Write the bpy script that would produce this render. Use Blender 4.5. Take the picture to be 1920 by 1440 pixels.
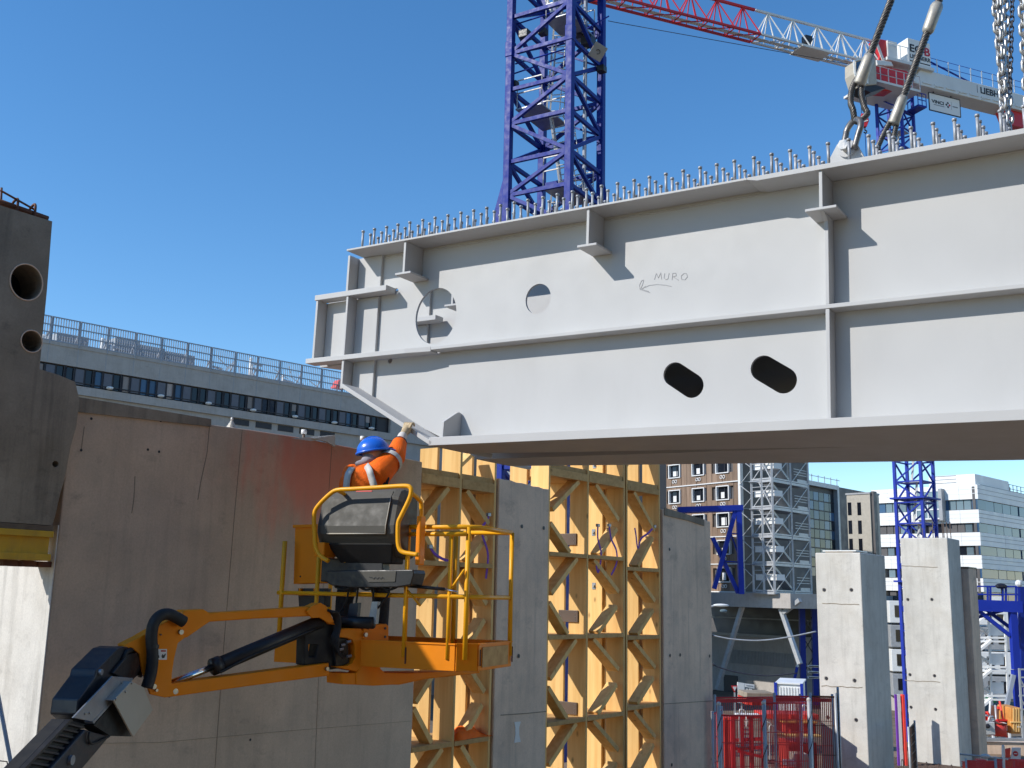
import bpy, bmesh, math, random
from mathutils import Vector, Matrix
from mathutils.geometry import tessellate_polygon
random.seed(7)
R = math.radians
for o in list(bpy.data.objects): bpy.data.objects.remove(o)
scene = bpy.context.scene
COL = scene.collection

# ------------------------------------------------------------------ camera
CAMZ, FPX, PITCH, ROLL = 4.5, 1980.0, math.atan(392 / 1980.0), 0.022
_F = Vector((0, math.cos(PITCH), math.sin(PITCH)))
_U0 = Vector((0, -math.sin(PITCH), math.cos(PITCH)))
_R0 = Vector((1, 0, 0))
_R = _R0 * math.cos(ROLL) + _U0 * math.sin(ROLL)
_U = _U0 * math.cos(ROLL) - _R0 * math.sin(ROLL)
EYE = Vector((0, 0, CAMZ))
cd = bpy.data.cameras.new('camera')
cam = bpy.data.objects.new('camera', cd); COL.objects.link(cam)
cd.sensor_width = 36.0; cd.lens = 36.0 * FPX / 1920.0
cd.clip_start = 0.05; cd.clip_end = 3000
m3 = Matrix((_R, _U, -_F)).transposed()
cam.matrix_world = Matrix.Translation(EYE) @ m3.to_4x4()
scene.camera = cam

# ------------------------------------------------------------------ sky, sun, exposure
SUN_AZ, SUN_EL = R(250.5), R(35.6)
world = bpy.data.worlds.new('World'); scene.world = world; world.use_nodes = True
wn = world.node_tree.nodes; wl = world.node_tree.links
sky = wn.new('ShaderNodeTexSky'); sky.sky_type = 'NISHITA'; sky.sun_disc = False
sky.sun_elevation = SUN_EL; sky.sun_rotation = SUN_AZ
sky.altitude = 900; sky.air_density = 1.1; sky.dust_density = 0.0; sky.ozone_density = 3.0
hs_ = wn.new('ShaderNodeHueSaturation'); hs_.inputs['Saturation'].default_value = 1.24
wl.new(sky.outputs[0], hs_.inputs['Color']); wl.new(hs_.outputs[0], wn['Background'].inputs[0]); wn['Background'].inputs[1].default_value = 0.15
sd = bpy.data.lights.new('sun', 'SUN'); sd.energy = 3.75; sd.angle = R(0.53); sd.color = (1.0, 0.955, 0.89)
sun = bpy.data.objects.new('sun', sd); COL.objects.link(sun)
TOSUN = Vector((math.sin(SUN_AZ) * math.cos(SUN_EL), math.cos(SUN_AZ) * math.cos(SUN_EL), math.sin(SUN_EL)))
sun.rotation_euler = (-TOSUN).to_track_quat('-Z', 'Y').to_euler(); sun.location = TOSUN * 60
vs = scene.view_settings
vs.view_transform = 'Standard'; vs.look = 'None'; vs.exposure = 0.33; vs.gamma = 1.0; vs.use_curve_mapping = False
scene.cycles.max_bounces = 6; scene.cycles.diffuse_bounces = 4; scene.cycles.glossy_bounces = 3
scene.cycles.use_denoising = True

# ------------------------------------------------------------------ measuring helpers
def ray(px, py):
    return (_F * FPX + _R * (px - 960.0) + _U * (720.0 - py)).normalized()
def at(px, py, Y):
    d = ray(px, py); return EYE + d * (Y / d.y)
def atz(px, py, z):
    d = ray(px, py); return EYE + d * ((z - CAMZ) / d.z)
def V(*a): return Vector(a)
def flat(v):
    v = Vector((v.x, v.y, 0)); return v.normalized()

class Fr:
    """a vertical working plane: u along it, z up, w out of it (towards the viewer)"""
    def __init__(s, o, u, tilt=False):
        s.u = u.normalized() if tilt else flat(u)
        s.n = flat(Vector((s.u.y, -s.u.x, 0)))
        if s.n.dot(Vector((o.x, o.y, 0))) > 0: s.n = -s.n
        s.v = s.u.cross(s.n).normalized()
        if s.v.z < 0: s.v = -s.v
        s.o = Vector(o) if tilt else Vector((o.x, o.y, 0))
    def P(s, u, z, w=0.0):
        return s.o + s.u * u + s.n * w + s.v * z
    def px(s, x, y, w=0.0):
        d = ray(x, y); p0 = s.o + s.n * w
        t = (p0 - EYE).dot(s.n) / d.dot(s.n)
        q = EYE + d * t - s.o
        return (q.dot(s.u), q.dot(s.v))

# ------------------------------------------------------------------ materials
def _nt(name):
    m = bpy.data.materials.new(name); m.use_nodes = True
    return m, m.node_tree.nodes, m.node_tree.links, m.node_tree.nodes['Principled BSDF']
def _noise(n, l, vec, scale, detail=4, rough=.55):
    t = n.new('ShaderNodeTexNoise'); t.inputs['Scale'].default_value = scale
    t.inputs['Detail'].default_value = detail; t.inputs['Roughness'].default_value = rough
    l.new(vec, t.inputs['Vector']); return t.outputs['Fac']
def _map(n, l, fac, a, b, c, d):
    t = n.new('ShaderNodeMapRange'); t.inputs[1].default_value = a; t.inputs[2].default_value = b
    t.inputs[3].default_value = c; t.inputs[4].default_value = d; l.new(fac, t.inputs[0]); return t.outputs[0]
def _mul(n, l, a, b, op='MULTIPLY'):
    t = n.new('ShaderNodeMath'); t.operation = op
    for i, x in enumerate((a, b)):
        if isinstance(x, (int, float)): t.inputs[i].default_value = x
        else: l.new(x, t.inputs[i])
    return t.outputs[0]
def _mixc(n, l, fac, a, b, mode='MIX'):
    t = n.new('ShaderNodeMix'); t.data_type = 'RGBA'; t.blend_type = mode
    if isinstance(fac, (int, float)): t.inputs[0].default_value = fac
    else: l.new(fac, t.inputs[0])
    for i, x in ((6, a), (7, b)):
        if isinstance(x, (tuple, list)): t.inputs[i].default_value = (*x[:3], 1)
        else: l.new(x, t.inputs[i])
    return t.outputs[2]
def _scaled(n, l, vec, s):
    t = n.new('ShaderNodeMapping'); t.inputs['Scale'].default_value = s; l.new(vec, t.inputs['Vector']); return t.outputs[0]
def _val(n, l, fac, col):
    t = n.new('ShaderNodeHueSaturation'); l.new(fac, t.inputs['Value'])
    if isinstance(col, (tuple, list)): t.inputs['Color'].default_value = (*col[:3], 1)
    else: l.new(col, t.inputs['Color'])
    return t.outputs[0]
def _bump(n, l, b, h, strength, dist=.01):
    t = n.new('ShaderNodeBump'); t.inputs['Strength'].default_value = strength; t.inputs['Distance'].default_value = dist
    l.new(h, t.inputs['Height']); l.new(t.outputs[0], b.inputs['Normal'])

def paint(name, col, rough=.45, metal=0.0, var=.12, scale=3.0, grime=.25, grime_col=None, rnd=.0, bump=.05, gscale=1.3, spec=.5):
    m, n, l, b = _nt(name)
    tc = n.new('ShaderNodeTexCoord').outputs['Object']
    f1 = _map(n, l, _noise(n, l, tc, scale, 6), .3, .7, 1 - var, 1 + var)
    if rnd:
        oi = n.new('ShaderNodeObjectInfo'); f1 = _mul(n, l, f1, _map(n, l, oi.outputs['Random'], 0, 1, 1 - rnd, 1 + rnd))
    c = _val(n, l, f1, col)
    if grime:
        g = _noise(n, l, _scaled(n, l, tc, (gscale * 2, gscale * 2, gscale * .6)), 1.0, 8, .7)
        gf = _map(n, l, g, .52, .78, 0, grime)
        c = _mixc(n, l, gf, c, grime_col or tuple(x * .45 + .02 for x in col))
    l.new(c, b.inputs['Base Color'])
    r = _map(n, l, _noise(n, l, tc, scale * 4, 4), .3, .7, max(.05, rough - .12), min(1, rough + .14))
    l.new(r, b.inputs['Roughness']); b.inputs['Metallic'].default_value = metal
    b.inputs['Specular IOR Level'].default_value = spec
    if bump: _bump(n, l, b, _noise(n, l, tc, scale * 12, 3), bump)
    return m

def concrete(name, col, var=.18, streak=.25, pores=.5, warm=(.30, .26, .21), rough=.9, seed=0.0, dark=(.10, .095, .09), dk=.35):
    m, n, l, b = _nt(name)
    tco = n.new('ShaderNodeTexCoord').outputs['Object']
    mp = n.new('ShaderNodeMapping'); mp.inputs['Location'].default_value = (seed, seed * 2.3, seed * .7)
    l.new(tco, mp.inputs['Vector']); tc = mp.outputs[0]
    big = _noise(n, l, tc, .9, 6, .6); mid = _noise(n, l, tc, 4.5, 7, .65); fine = _noise(n, l, tc, 60, 3, .6)
    st = _noise(n, l, _scaled(n, l, tc, (5, 5, .35)), 1.6, 6, .65)
    f = _mul(n, l, _map(n, l, big, .3, .7, 1 - var, 1 + var), _map(n, l, mid, .25, .75, 1 - var * .6, 1 + var * .6))
    f = _mul(n, l, f, _map(n, l, fine, .3, .7, .93, 1.07))
    c = _val(n, l, f, col)
    c = _mixc(n, l, _map(n, l, st, .5, .75, 0, streak), c, dark)
    c = _mixc(n, l, _map(n, l, _noise(n, l, tc, 1.7, 5, .6), .5, .75, 0, .35), c, warm)
    c = _mixc(n, l, _map(n, l, _noise(n, l, _scaled(n, l, tc, (1, 1, 1.6)), 2.6, 8, .72), .58, .74, 0, dk), c, dark)
    h = mid
    if pores:
        vo = n.new('ShaderNodeTexVoronoi'); vo.inputs['Scale'].default_value = 34; l.new(tc, vo.inputs['Vector'])
        gate = _map(n, l, _noise(n, l, tc, 3.2, 3), .5, .6, 0, 1)
        pf = _mul(n, l, _map(n, l, vo.outputs['Distance'], .0, .16, pores, 0), gate)
        c = _mixc(n, l, pf, c, (.05, .047, .043))
    l.new(c, b.inputs['Base Color']); b.inputs['Roughness'].default_value = rough
    b.inputs['Specular IOR Level'].default_value = .25
    _bump(n, l, b, _mul(n, l, mid, _map(n, l, fine, 0, 1, .8, 1.2)), .35, .012)
    return m

def timber(name, col, dark, rnd=.14, axis=2, gs=14.0):
    m, n, l, b = _nt(name)
    tc = n.new('ShaderNodeTexCoord').outputs['Object']
    oi = n.new('ShaderNodeObjectInfo')
    off = n.new('ShaderNodeVectorMath'); off.operation = 'ADD'
    cm = n.new('ShaderNodeCombineXYZ'); rr = _mul(n, l, oi.outputs['Random'], 37.0)
    for i in range(3): l.new(rr, cm.inputs[i])
    l.new(tc, off.inputs[0]); l.new(cm.outputs[0], off.inputs[1]); v = off.outputs[0]
    s = [gs, gs, gs]; s[axis] = gs * .06
    gr = _noise(n, l, _scaled(n, l, v, s), 1.0, 6, .6)
    c = _mixc(n, l, _map(n, l, gr, .38, .66, 0, .75), col, dark)
    kn = n.new('ShaderNodeTexVoronoi'); kn.inputs['Scale'].default_value = 1.0
    ks = [4.2, 4.2, 4.2]; ks[axis] = 2.2
    l.new(_scaled(n, l, v, ks), kn.inputs['Vector'])
    c = _mixc(n, l, _map(n, l, kn.outputs['Distance'], .03, .12, .75, 0), c, tuple(x * .35 for x in dark))
    c = _val(n, l, _map(n, l, oi.outputs['Random'], 0, 1, 1 - rnd, 1 + rnd), c)
    l.new(c, b.inputs['Base Color']); b.inputs['Roughness'].default_value = .75
    b.inputs['Specular IOR Level'].default_value = .25
    _bump(n, l, b, gr, .12, .004)
    return m

def glass(name, col, rough=.08, rnd=.3, spec=.4):
    m, n, l, b = _nt(name)
    oi = n.new('ShaderNodeObjectInfo')
    l.new(_val(n, l, _map(n, l, oi.outputs['Random'], 0, 1, 1 - rnd, 1 + rnd), col), b.inputs['Base Color'])
    b.inputs['Roughness'].default_value = rough; b.inputs['Specular IOR Level'].default_value = spec
    return m

M = {}
M['girder'] = paint('girder_paint', (.50, .50, .495), rough=.62, var=.04, scale=1.6, grime=.22, grime_col=(.40, .395, .385), gscale=.9, bump=.06, spec=.3)
M['stud'] = paint('stud_steel', (.36, .37, .385), rough=.5, metal=.25, var=.12, scale=9, grime=.2, rnd=.15)
M['conc_wall'] = concrete('wall_concrete', (.61, .46, .335), var=.10, streak=.22, pores=.35, seed=1.0)
M['conc_dark'] = concrete('rough_concrete', (.30, .25, .19), var=.22, streak=.45, pores=.4, seed=5.0, warm=(.20, .155, .095), dark=(.055, .05, .045), dk=.5)
M['conc_pier'] = concrete('pier_concrete', (.74, .56, .42), var=.13, streak=.3, pores=.3, seed=9.0, warm=(.27, .26, .24))
M['conc_lit'] = concrete('column_concrete', (.57, .55, .50), var=.12, streak=.32, pores=.8, seed=13.0, warm=(.45, .40, .32), dark=(.24, .225, .2), dk=.4)
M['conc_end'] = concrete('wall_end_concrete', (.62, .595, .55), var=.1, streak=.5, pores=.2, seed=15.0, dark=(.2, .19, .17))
M['conc_far'] = concrete('building_concrete', (.42, .39, .36), var=.08, streak=.2, pores=0, seed=3.0)
M['deck'] = concrete('deck_concrete', (.22, .155, .105), var=.25, streak=.1, pores=0, seed=21.0)
M['ground'] = concrete('site_ground', (.17, .135, .10), var=.25, streak=.1, pores=0, seed=25.0, warm=(.28, .2, .13))
M['wood'] = timber('formwork_timber', (.82, .535, .215), (.66, .375, .12))
M['wood_lintel'] = timber('lintel_timber', (.60, .37, .15), (.44, .24, .08), axis=0)
M['plyplate'] = paint('brown_plate', (.10, .065, .045), rough=.5, var=.15, grime=.2)
M['orange'] = paint('lift_orange', (.86, .255, .006), spec=.2, rough=.5, var=.06, scale=2, grime=.25, grime_col=(.42, .15, .02), bump=.04)
M['orange_mesh'] = paint('lift_yellow_rail', (.88, .40, .01), spec=.3, rough=.42, var=.06, scale=4, grime=.2, grime_col=(.5, .22, .03))
M['black'] = paint('black_steel', (.018, .018, .02), rough=.45, var=.3, scale=5, grime=.25, grime_col=(.06, .055, .05))
M['rubber'] = paint('black_rubber', (.014, .014, .015), rough=.65, var=.2, grime=.2, grime_col=(.05, .047, .042))
M['plastic'] = paint('control_box_plastic', (.085, .08, .068), rough=.6, var=.07, scale=3, grime=.15, grime_col=(.13, .125, .11), spec=.3)
M['darksteel'] = paint('dark_boom_steel', (.035, .037, .045), rough=.42, metal=.2, var=.25, scale=4, grime=.3, grime_col=(.09, .085, .075))
M['galv'] = paint('galvanised_sheet', (.30, .32, .35), rough=.42, metal=.55, var=.14, scale=7, grime=.2)
M['beige'] = paint('beige_cover', (.42, .385, .32), rough=.55, var=.08, grime=.35, grime_col=(.2, .18, .14))
M['chrome'] = paint('chrome_rod', (.75, .76, .78), rough=.15, metal=1, var=.03, grime=0, bump=0)
M['bolt'] = paint('zinc_bolt', (.35, .34, .32), rough=.35, metal=.8, var=.1, grime=.2)
M['yellow'] = paint('yellow_form_beam', (.62, .36, .02), rough=.6, var=.2, scale=4, grime=.6, grime_col=(.16, .09, .04))
M['rust'] = paint('rusty_steel', (.12, .045, .025), rough=.8, var=.3, scale=8, grime=.4, grime_col=(.05, .025, .018))
M['hivis'] = paint('hi_vis_orange', (.98, .16, .010), rough=.7, var=.14, scale=9, grime=.2, grime_col=(.75, .10, .008), bump=.8, spec=.2)
M['reflect'] = paint('reflective_tape', (.55, .54, .50), rough=.6, metal=0, spec=.3, var=.08, scale=20, grime=.1)
M['navy'] = paint('dark_work_trousers', (.018, .019, .024), rough=.85, var=.2, scale=10, grime=.2)
M['skin'] = paint('skin', (.45, .27, .19), rough=.6, var=.06, grime=0)
M['hood'] = paint('grey_hood_fabric', (.30, .27, .29), rough=.85, var=.15, scale=14, grime=.1)
M['helmet'] = paint('blue_helmet', (.015, .13, .62), rough=.28, var=.04, grime=.1)
M['glove'] = paint('leather_glove', (.52, .40, .24), rough=.8, var=.2, scale=16, grime=.4, grime_col=(.18, .11, .06))
M['glove_cuff'] = paint('glove_cuff', (.62, .58, .54), rough=.85, var=.1, scale=14, grime=.3)
M['cblue'] = paint('crane_blue', (.007, .026, .24), rough=.5, var=.1, scale=1.5, grime=.15, grime_col=(.006, .015, .10), spec=.25)
M['cblue2'] = paint('crane_blue_bright', (.012, .033, .32), spec=.25, rough=.5, var=.1, scale=.6, grime=.1)
M['cwhite'] = paint('crane_white', (.66, .66, .64), rough=.45, var=.05, scale=.7, grime=.2, grime_col=(.4, .39, .36))
M['cred'] = paint('crane_red', (.55, .018, .022), rough=.42, var=.08, scale=.7, grime=.15)
M['ladder'] = paint('ladder_galvanised', (.58, .57, .54), rough=.5, metal=.1, var=.1, grime=.2)
M['rope'] = paint('wire_rope', (.105, .098, .09), rough=.42, metal=.6, var=.3, scale=20, grime=.4, grime_col=(.04, .035, .03))
M['ferrule'] = paint('ferrule_steel', (.43, .40, .34), rough=.45, metal=.35, var=.12, scale=7, grime=.5, grime_col=(.22, .18, .11))
M['chain'] = paint('chain_steel', (.46, .45, .43), rough=.3, metal=.6, var=.2, scale=12, grime=.3)
M['shackle'] = paint('shackle_steel', (.20, .19, .18), rough=.4, metal=.6, var=.3, scale=14, grime=.4)
M['cable'] = paint('thin_cable', (.03, .03, .045), rough=.6, var=.1, grime=0, bump=0)
M['hotelwood'] = timber('hotel_cladding', (.27, .19, .135), (.16, .105, .07), rnd=.22, gs=6)
M['wwhite'] = paint('white_frame', (.74, .74, .72), rough=.5, var=.03, grime=.05, bump=0)
M['panelwhite'] = paint('white_cladding', (.80, .80, .785), rough=.5, var=.03, scale=.2, grime=.06, bump=0, rnd=.03)
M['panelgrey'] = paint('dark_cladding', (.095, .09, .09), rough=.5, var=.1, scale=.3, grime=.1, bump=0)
M['glassdark'] = glass('dark_window_glass', (.012, .015, .022))
M['glassblue'] = glass('blue_window_glass', (.045, .10, .19))
M['glasslight'] = glass('light_window_glass', (.16, .22, .25))
M['glasswarm'] = glass('blind_behind_glass', (.30, .25, .23), rough=.3)
M['frame_dark'] = paint('dark_hole_shade', (.012, .012, .02), rough=.5, var=.1, grime=0, bump=0)
M['scaff'] = paint('scaffold_tube', (.46, .47, .48), rough=.45, metal=.3, var=.12, grime=.15)
M['scaffwhite'] = paint('white_stair_paint', (.78, .77, .74), rough=.5, var=.05, grime=.1)
M['railgrey'] = paint('roof_rail_grey', (.30, .33, .38), rough=.5, var=.08, grime=.1, bump=0)
M['winpanel'] = paint('window_panel', (.10, .11, .14), rough=.5, var=.08, grime=.1, bump=0)
M['hvac'] = paint('roof_unit_grey', (.33, .34, .35), rough=.5, var=.1, grime=.2)
M['redbox'] = paint('red_site_paint', (.74, .06, .04), rough=.5, var=.15, scale=2, grime=.2, rnd=.25)
M['redmesh'] = paint('red_fence_mesh', (.78, .05, .055), rough=.5, var=.1, grime=.1)
M['orangebox'] = paint('orange_site_board', (.62, .27, .06), rough=.6, var=.2, scale=2, grime=.3)
M['green'] = paint('green_banner', (.02, .25, .10), rough=.6, var=.05, grime=.1)
M['greenpipe'] = paint('green_pipe', (.015, .12, .05), rough=.4, var=.1, grime=.1)
M['purple'] = paint('purple_strap', (.20, .05, .42), rough=.7, var=.15, grime=.2)
M['rebar'] = paint('rebar_steel', (.10, .07, .055), rough=.7, var=.3, scale=12, grime=.4, grime_col=(.16, .065, .03))
M['asphalt'] = concrete('asphalt', (.05, .05, .052), var=.2, streak=0, pores=0, seed=31)
M['ink'] = paint('marker_ink', (.36, .36, .365), rough=.8, var=.1, grime=0, bump=0)
M['blackprint'] = paint('black_lettering', (.012, .012, .014), rough=.5, var=.05, grime=0, bump=0)
M['redprint'] = paint('red_lettering', (.5, .02, .03), rough=.5, var=.05, grime=0, bump=0)
M['greyprint'] = paint('grey_lettering', (.2, .2, .22), rough=.5, var=.05, grime=0, bump=0)
M['whiteprint'] = paint('white_sign_face', (.74, .74, .72), rough=.5, var=.03, grime=.1, bump=0)

def add_red_patch(m, c0, rx, rz):
    """soft irregular reddish patch mixed into the wall colour"""
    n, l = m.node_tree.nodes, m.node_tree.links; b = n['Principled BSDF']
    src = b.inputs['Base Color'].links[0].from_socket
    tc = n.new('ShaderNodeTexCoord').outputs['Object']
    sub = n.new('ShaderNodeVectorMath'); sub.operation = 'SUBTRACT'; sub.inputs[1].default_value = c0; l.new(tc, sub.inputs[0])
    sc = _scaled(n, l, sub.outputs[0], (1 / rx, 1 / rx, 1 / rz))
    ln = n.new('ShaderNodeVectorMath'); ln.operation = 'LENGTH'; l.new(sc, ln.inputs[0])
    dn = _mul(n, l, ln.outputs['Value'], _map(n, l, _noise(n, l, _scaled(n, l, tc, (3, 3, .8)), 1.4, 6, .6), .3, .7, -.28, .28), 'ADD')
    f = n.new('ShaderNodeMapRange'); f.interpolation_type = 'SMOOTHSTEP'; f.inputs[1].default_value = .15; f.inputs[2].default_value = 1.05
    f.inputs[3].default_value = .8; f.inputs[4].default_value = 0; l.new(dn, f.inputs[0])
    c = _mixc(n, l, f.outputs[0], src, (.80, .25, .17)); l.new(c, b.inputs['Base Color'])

# ------------------------------------------------------------------ mesh building
ORG = {}
def org(o):
    return ORG.get(o.name, Vector((0, 0, 0))) if o else Vector((0, 0, 0))
def tag(o, label=None, cat=None, group=None, kind=None):
    if label: o['label'] = label
    if cat: o['category'] = cat
    if group: o['group'] = group
    if kind: o['kind'] = kind
    return o
def thing(name, loc, label, cat, group=None):
    o = bpy.data.objects.new(name, None); COL.objects.link(o); o.location = loc
    o.empty_display_size = .2; ORG[o.name] = Vector(loc)
    return tag(o, label, cat, group)
def link(name, me, parent=None, loc=None, base=None):
    """a mesh object; vertices are relative to base (the thing's own origin)"""
    o = bpy.data.objects.new(name, me); COL.objects.link(o)
    if parent is not None:
        o.parent = parent; ORG[o.name] = org(parent)
        if loc is not None: o.location = Vector(loc) - org(parent); ORG[o.name] = Vector(loc)
    else:
        ORG[o.name] = Vector(base if base is not None else (loc or (0, 0, 0))); o.location = ORG[o.name]
    return o

class MB:
    def __init__(s): s.v = []; s.f = []
    def add(s, vs, fs):
        k = len(s.v); s.v += [Vector(x) for x in vs]; s.f += [tuple(i + k for i in f) for f in fs]; return s
    def box(s, c, a, b, d):
        """centre and three half-axis vectors"""
        c = Vector(c); vs = [c + a * i + b * j + d * k for k in (-1, 1) for j in (-1, 1) for i in (-1, 1)]
        return s.add(vs, [(0, 2, 3, 1), (4, 5, 7, 6), (0, 1, 5, 4), (2, 6, 7, 3), (0, 4, 6, 2), (1, 3, 7, 5)])
    def fb(s, fr, u0, u1, z0, z1, w0, w1):
        return s.box(fr.P((u0 + u1) / 2, (z0 + z1) / 2, (w0 + w1) / 2), fr.u * (u1 - u0) / 2, fr.v * ((z1 - z0) / 2), fr.n * (w1 - w0) / 2)
    def xyz(s, x0, x1, y0, y1, z0, z1):
        return s.box(((x0 + x1) / 2, (y0 + y1) / 2, (z0 + z1) / 2), V((x1 - x0) / 2, 0, 0), V(0, (y1 - y0) / 2, 0), V(0, 0, (z1 - z0) / 2))
    def bar(s, p, q, w, h, up=None):
        p, q = Vector(p), Vector(q); d = q - p
        if d.length < 1e-6: return s
        t = d.normalized(); up = Vector(up) if up is not None else Vector((0, 0, 1))
        if abs(t.dot(up.normalized())) > .97: up = Vector((1, 0, 0)) if abs(t.x) < .9 else Vector((0, 1, 0))
        a = t.cross(up).normalized(); b = a.cross(t).normalized()
        return s.box((p + q) / 2, d / 2, a * w / 2, b * h / 2)
    def tube(s, pts, r, n=8, caps=True, rs=None, closed=False):
        pts = [Vector(p) for p in pts]; m = len(pts); rings = []
        prev = None
        for i, p in enumerate(pts):
            if closed: t = (pts[(i + 1) % m] - pts[i - 1])
            else: t = (pts[min(i + 1, m - 1)] - pts[max(i - 1, 0)])
            t.normalize()
            if prev is None:
                a = t.cross(Vector((0, 0, 1)))
                if a.length < .1: a = t.cross(Vector((1, 0, 0)))
            else: a = prev - t * prev.dot(t)
            a.normalize(); b = t.cross(a); prev = a
            rr = rs[i] if rs else r
            rings.append([p + (a * math.cos(2 * math.pi * k / n) + b * math.sin(2 * math.pi * k / n)) * rr for k in range(n)])
        k0 = len(s.v); s.v += [x for rg in rings for x in rg]
        mm = m if closed else m - 1
        for i in range(mm):
            j = (i + 1) % m
            for k in range(n):
                k2 = (k + 1) % n
                s.f.append((k0 + i * n + k, k0 + i * n + k2, k0 + j * n + k2, k0 + j * n + k))
        if caps and not closed:
            s.f.append(tuple(k0 + k for k in reversed(range(n)))); s.f.append(tuple(k0 + (m - 1) * n + k for k in range(n)))
        return s
    def prism(s, pts3, d, holes=()):
        """extrude planar 3D loops (outer + holes) by vector d"""
        loops = [[Vector(p) for p in pts3]] + [[Vector(p) for p in h] for h in holes]
        tri = tessellate_polygon(loops); allp = [p for lp in loops for p in lp]; k = len(s.v); n = len(allp)
        nrm = Vector((0, 0, 0))
        for t in tri: nrm += (allp[t[1]] - allp[t[0]]).cross(allp[t[2]] - allp[t[0]])
        flip = nrm.dot(d) > 0
        s.v += allp + [p + d for p in allp]
        if len(loops) == 1:
            L = list(range(n)); area = Vector((0, 0, 0))
            for i in range(n): area += allp[i].cross(allp[(i + 1) % n])
            if area.dot(d) > 0: s.f += [tuple(k + i for i in reversed(L)), tuple(k + n + i for i in L)]
            else: s.f += [tuple(k + i for i in L), tuple(k + n + i for i in reversed(L))]
        else:
            for t in tri:
                a, b, c = t
                if ((allp[b] - allp[a]).cross(allp[c] - allp[a])).dot(d) > 0: a, c = c, a
                s.f.append((k + a, k + b, k + c)); s.f.append((k + n + c, k + n + b, k + n + a))
        o = 0
        for lp in loops:
            m_ = len(lp)
            for i in range(m_):
                a, b = o + i, o + (i + 1) % m_
                s.f.append((k + a, k + b, k + n + b, k + n + a))
            o += m_
        return s
    def plate(s, fr, uz, w0, w1, holes=()):
        return s.prism([fr.P(u, z, w0) for u, z in uz], fr.n * (w1 - w0), [[fr.P(u, z, w0) for u, z in h] for h in holes])
    def ball(s, c, r, nu=12, nv=8, sx=1, sy=1, sz=1, v0=0.0, v1=1.0, rot=None):
        c = Vector(c); k = len(s.v)
        for j in range(nv + 1):
            th = math.pi * (v0 + (v1 - v0) * j / nv)
            for i in range(nu):
                ph = 2 * math.pi * i / nu
                p = Vector((sx * r * math.sin(th) * math.cos(ph), sy * r * math.sin(th) * math.sin(ph), sz * r * math.cos(th)))
                s.v.append(c + (rot @ p if rot else p))
        for j in range(nv):
            for i in range(nu):
                i2 = (i + 1) % nu
                s.f.append((k + j * nu + i, k + (j + 1) * nu + i, k + (j + 1) * nu + i2, k + j * nu + i2))
        return s
    def mesh(s, name, mat, base=Vector((0, 0, 0)), smooth=False, fix=True):
        me = bpy.data.meshes.new(name); me.from_pydata([v - base for v in s.v], [], s.f)
        if fix:
            bm = bmesh.new(); bm.from_mesh(me); bmesh.ops.recalc_face_normals(bm, faces=bm.faces); bm.to_mesh(me); bm.free()
        if mat: me.materials.append(M[mat] if isinstance(mat, str) else mat)
        if smooth: me.polygons.foreach_set('use_smooth', [True] * len(me.polygons))
        me.update(); return me
    def build(s, name, mat, parent=None, smooth=False, bevel=0, base=None, fix=True, label=None, kind=None):
        b = org(parent) if parent is not None else Vector(base if base is not None else (0, 0, 0))
        o = link(name, s.mesh(name, mat, b, smooth, fix), parent, base=b)
        if bevel:
            md = o.modifiers.new('edge', 'BEVEL'); md.width = bevel; md.segments = 2; md.limit_method = 'ANGLE'; md.angle_limit = R(40)
        if label: o['label'] = label
        if kind: o['kind'] = kind
        return o

def bar(name, parent, p, q, w, h, mat, up=None, bevel=0):
    return MB().bar(p, q, w, h, up).build(name, mat, parent, bevel=bevel, fix=False)
def tube(name, parent, pts, r, mat, n=8, rs=None):
    return MB().tube(pts, r, n, rs=rs).build(name, mat, parent, smooth=True)
def arc(fn, c, rx, rz, a0, a1, n):
    return [fn(c[0] + rx * math.cos(R(a0 + (a1 - a0) * i / n)), c[1] + rz * math.sin(R(a0 + (a1 - a0) * i / n))) for i in range(n + 1)]
def circle(cu, cz, ru, rz=None, n=40):
    rz = rz or ru
    return [(cu + ru * math.cos(2 * math.pi * i / n), cz + rz * math.sin(2 * math.pi * i / n)) for i in range(n)]
def smooth_path(pts, k=6):
    """Catmull-Rom through the points"""
    P = [Vector(p) for p in pts]; out = []
    for i in range(len(P) - 1):
        a, b, c, d = P[max(i - 1, 0)], P[i], P[i + 1], P[min(i + 2, len(P) - 1)]
        for j in range(k):
            t = j / k
            out.append(.5 * ((2 * b) + (c - a) * t + (2 * a - 5 * b + 4 * c - d) * t * t + (3 * b - a - 3 * c + d) * t ** 3))
    out.append(P[-1]); return out
def lettering(name, text, size, origin, right, up, mat, parent, thick=.01, bold=0.0, sx=1.0, align='LEFT'):
    cu = bpy.data.curves.new(name, 'FONT'); cu.body = text; cu.size = size; cu.extrude = thick / 2; cu.offset = bold; cu.align_x = align
    cu.resolution_u = 3
    t = bpy.data.objects.new(name + '_src', cu); COL.objects.link(t)
    dg = bpy.context.evaluated_depsgraph_get(); dg.update()
    me = bpy.data.meshes.new_from_object(t.evaluated_get(dg)); bpy.data.objects.remove(t); bpy.data.curves.remove(cu)
    nrm = right.cross(up).normalized(); b = org(parent)
    for v in me.vertices:
        v.co = Vector(origin) + right * (v.co.x * sx) + up * v.co.y + nrm * v.co.z - b
    me.materials.clear(); me.materials.append(M[mat]); me.name = name
    return link(name, me, parent)
# ================================================================== SETTING
GZ = -5.0      # site ground
DZ = 0.5       # near concrete deck
g = MB(); g.xyz(-900, 900, 20, 1800, GZ - .5, GZ); tag(g.build('ground', 'ground'), kind='structure')
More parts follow.
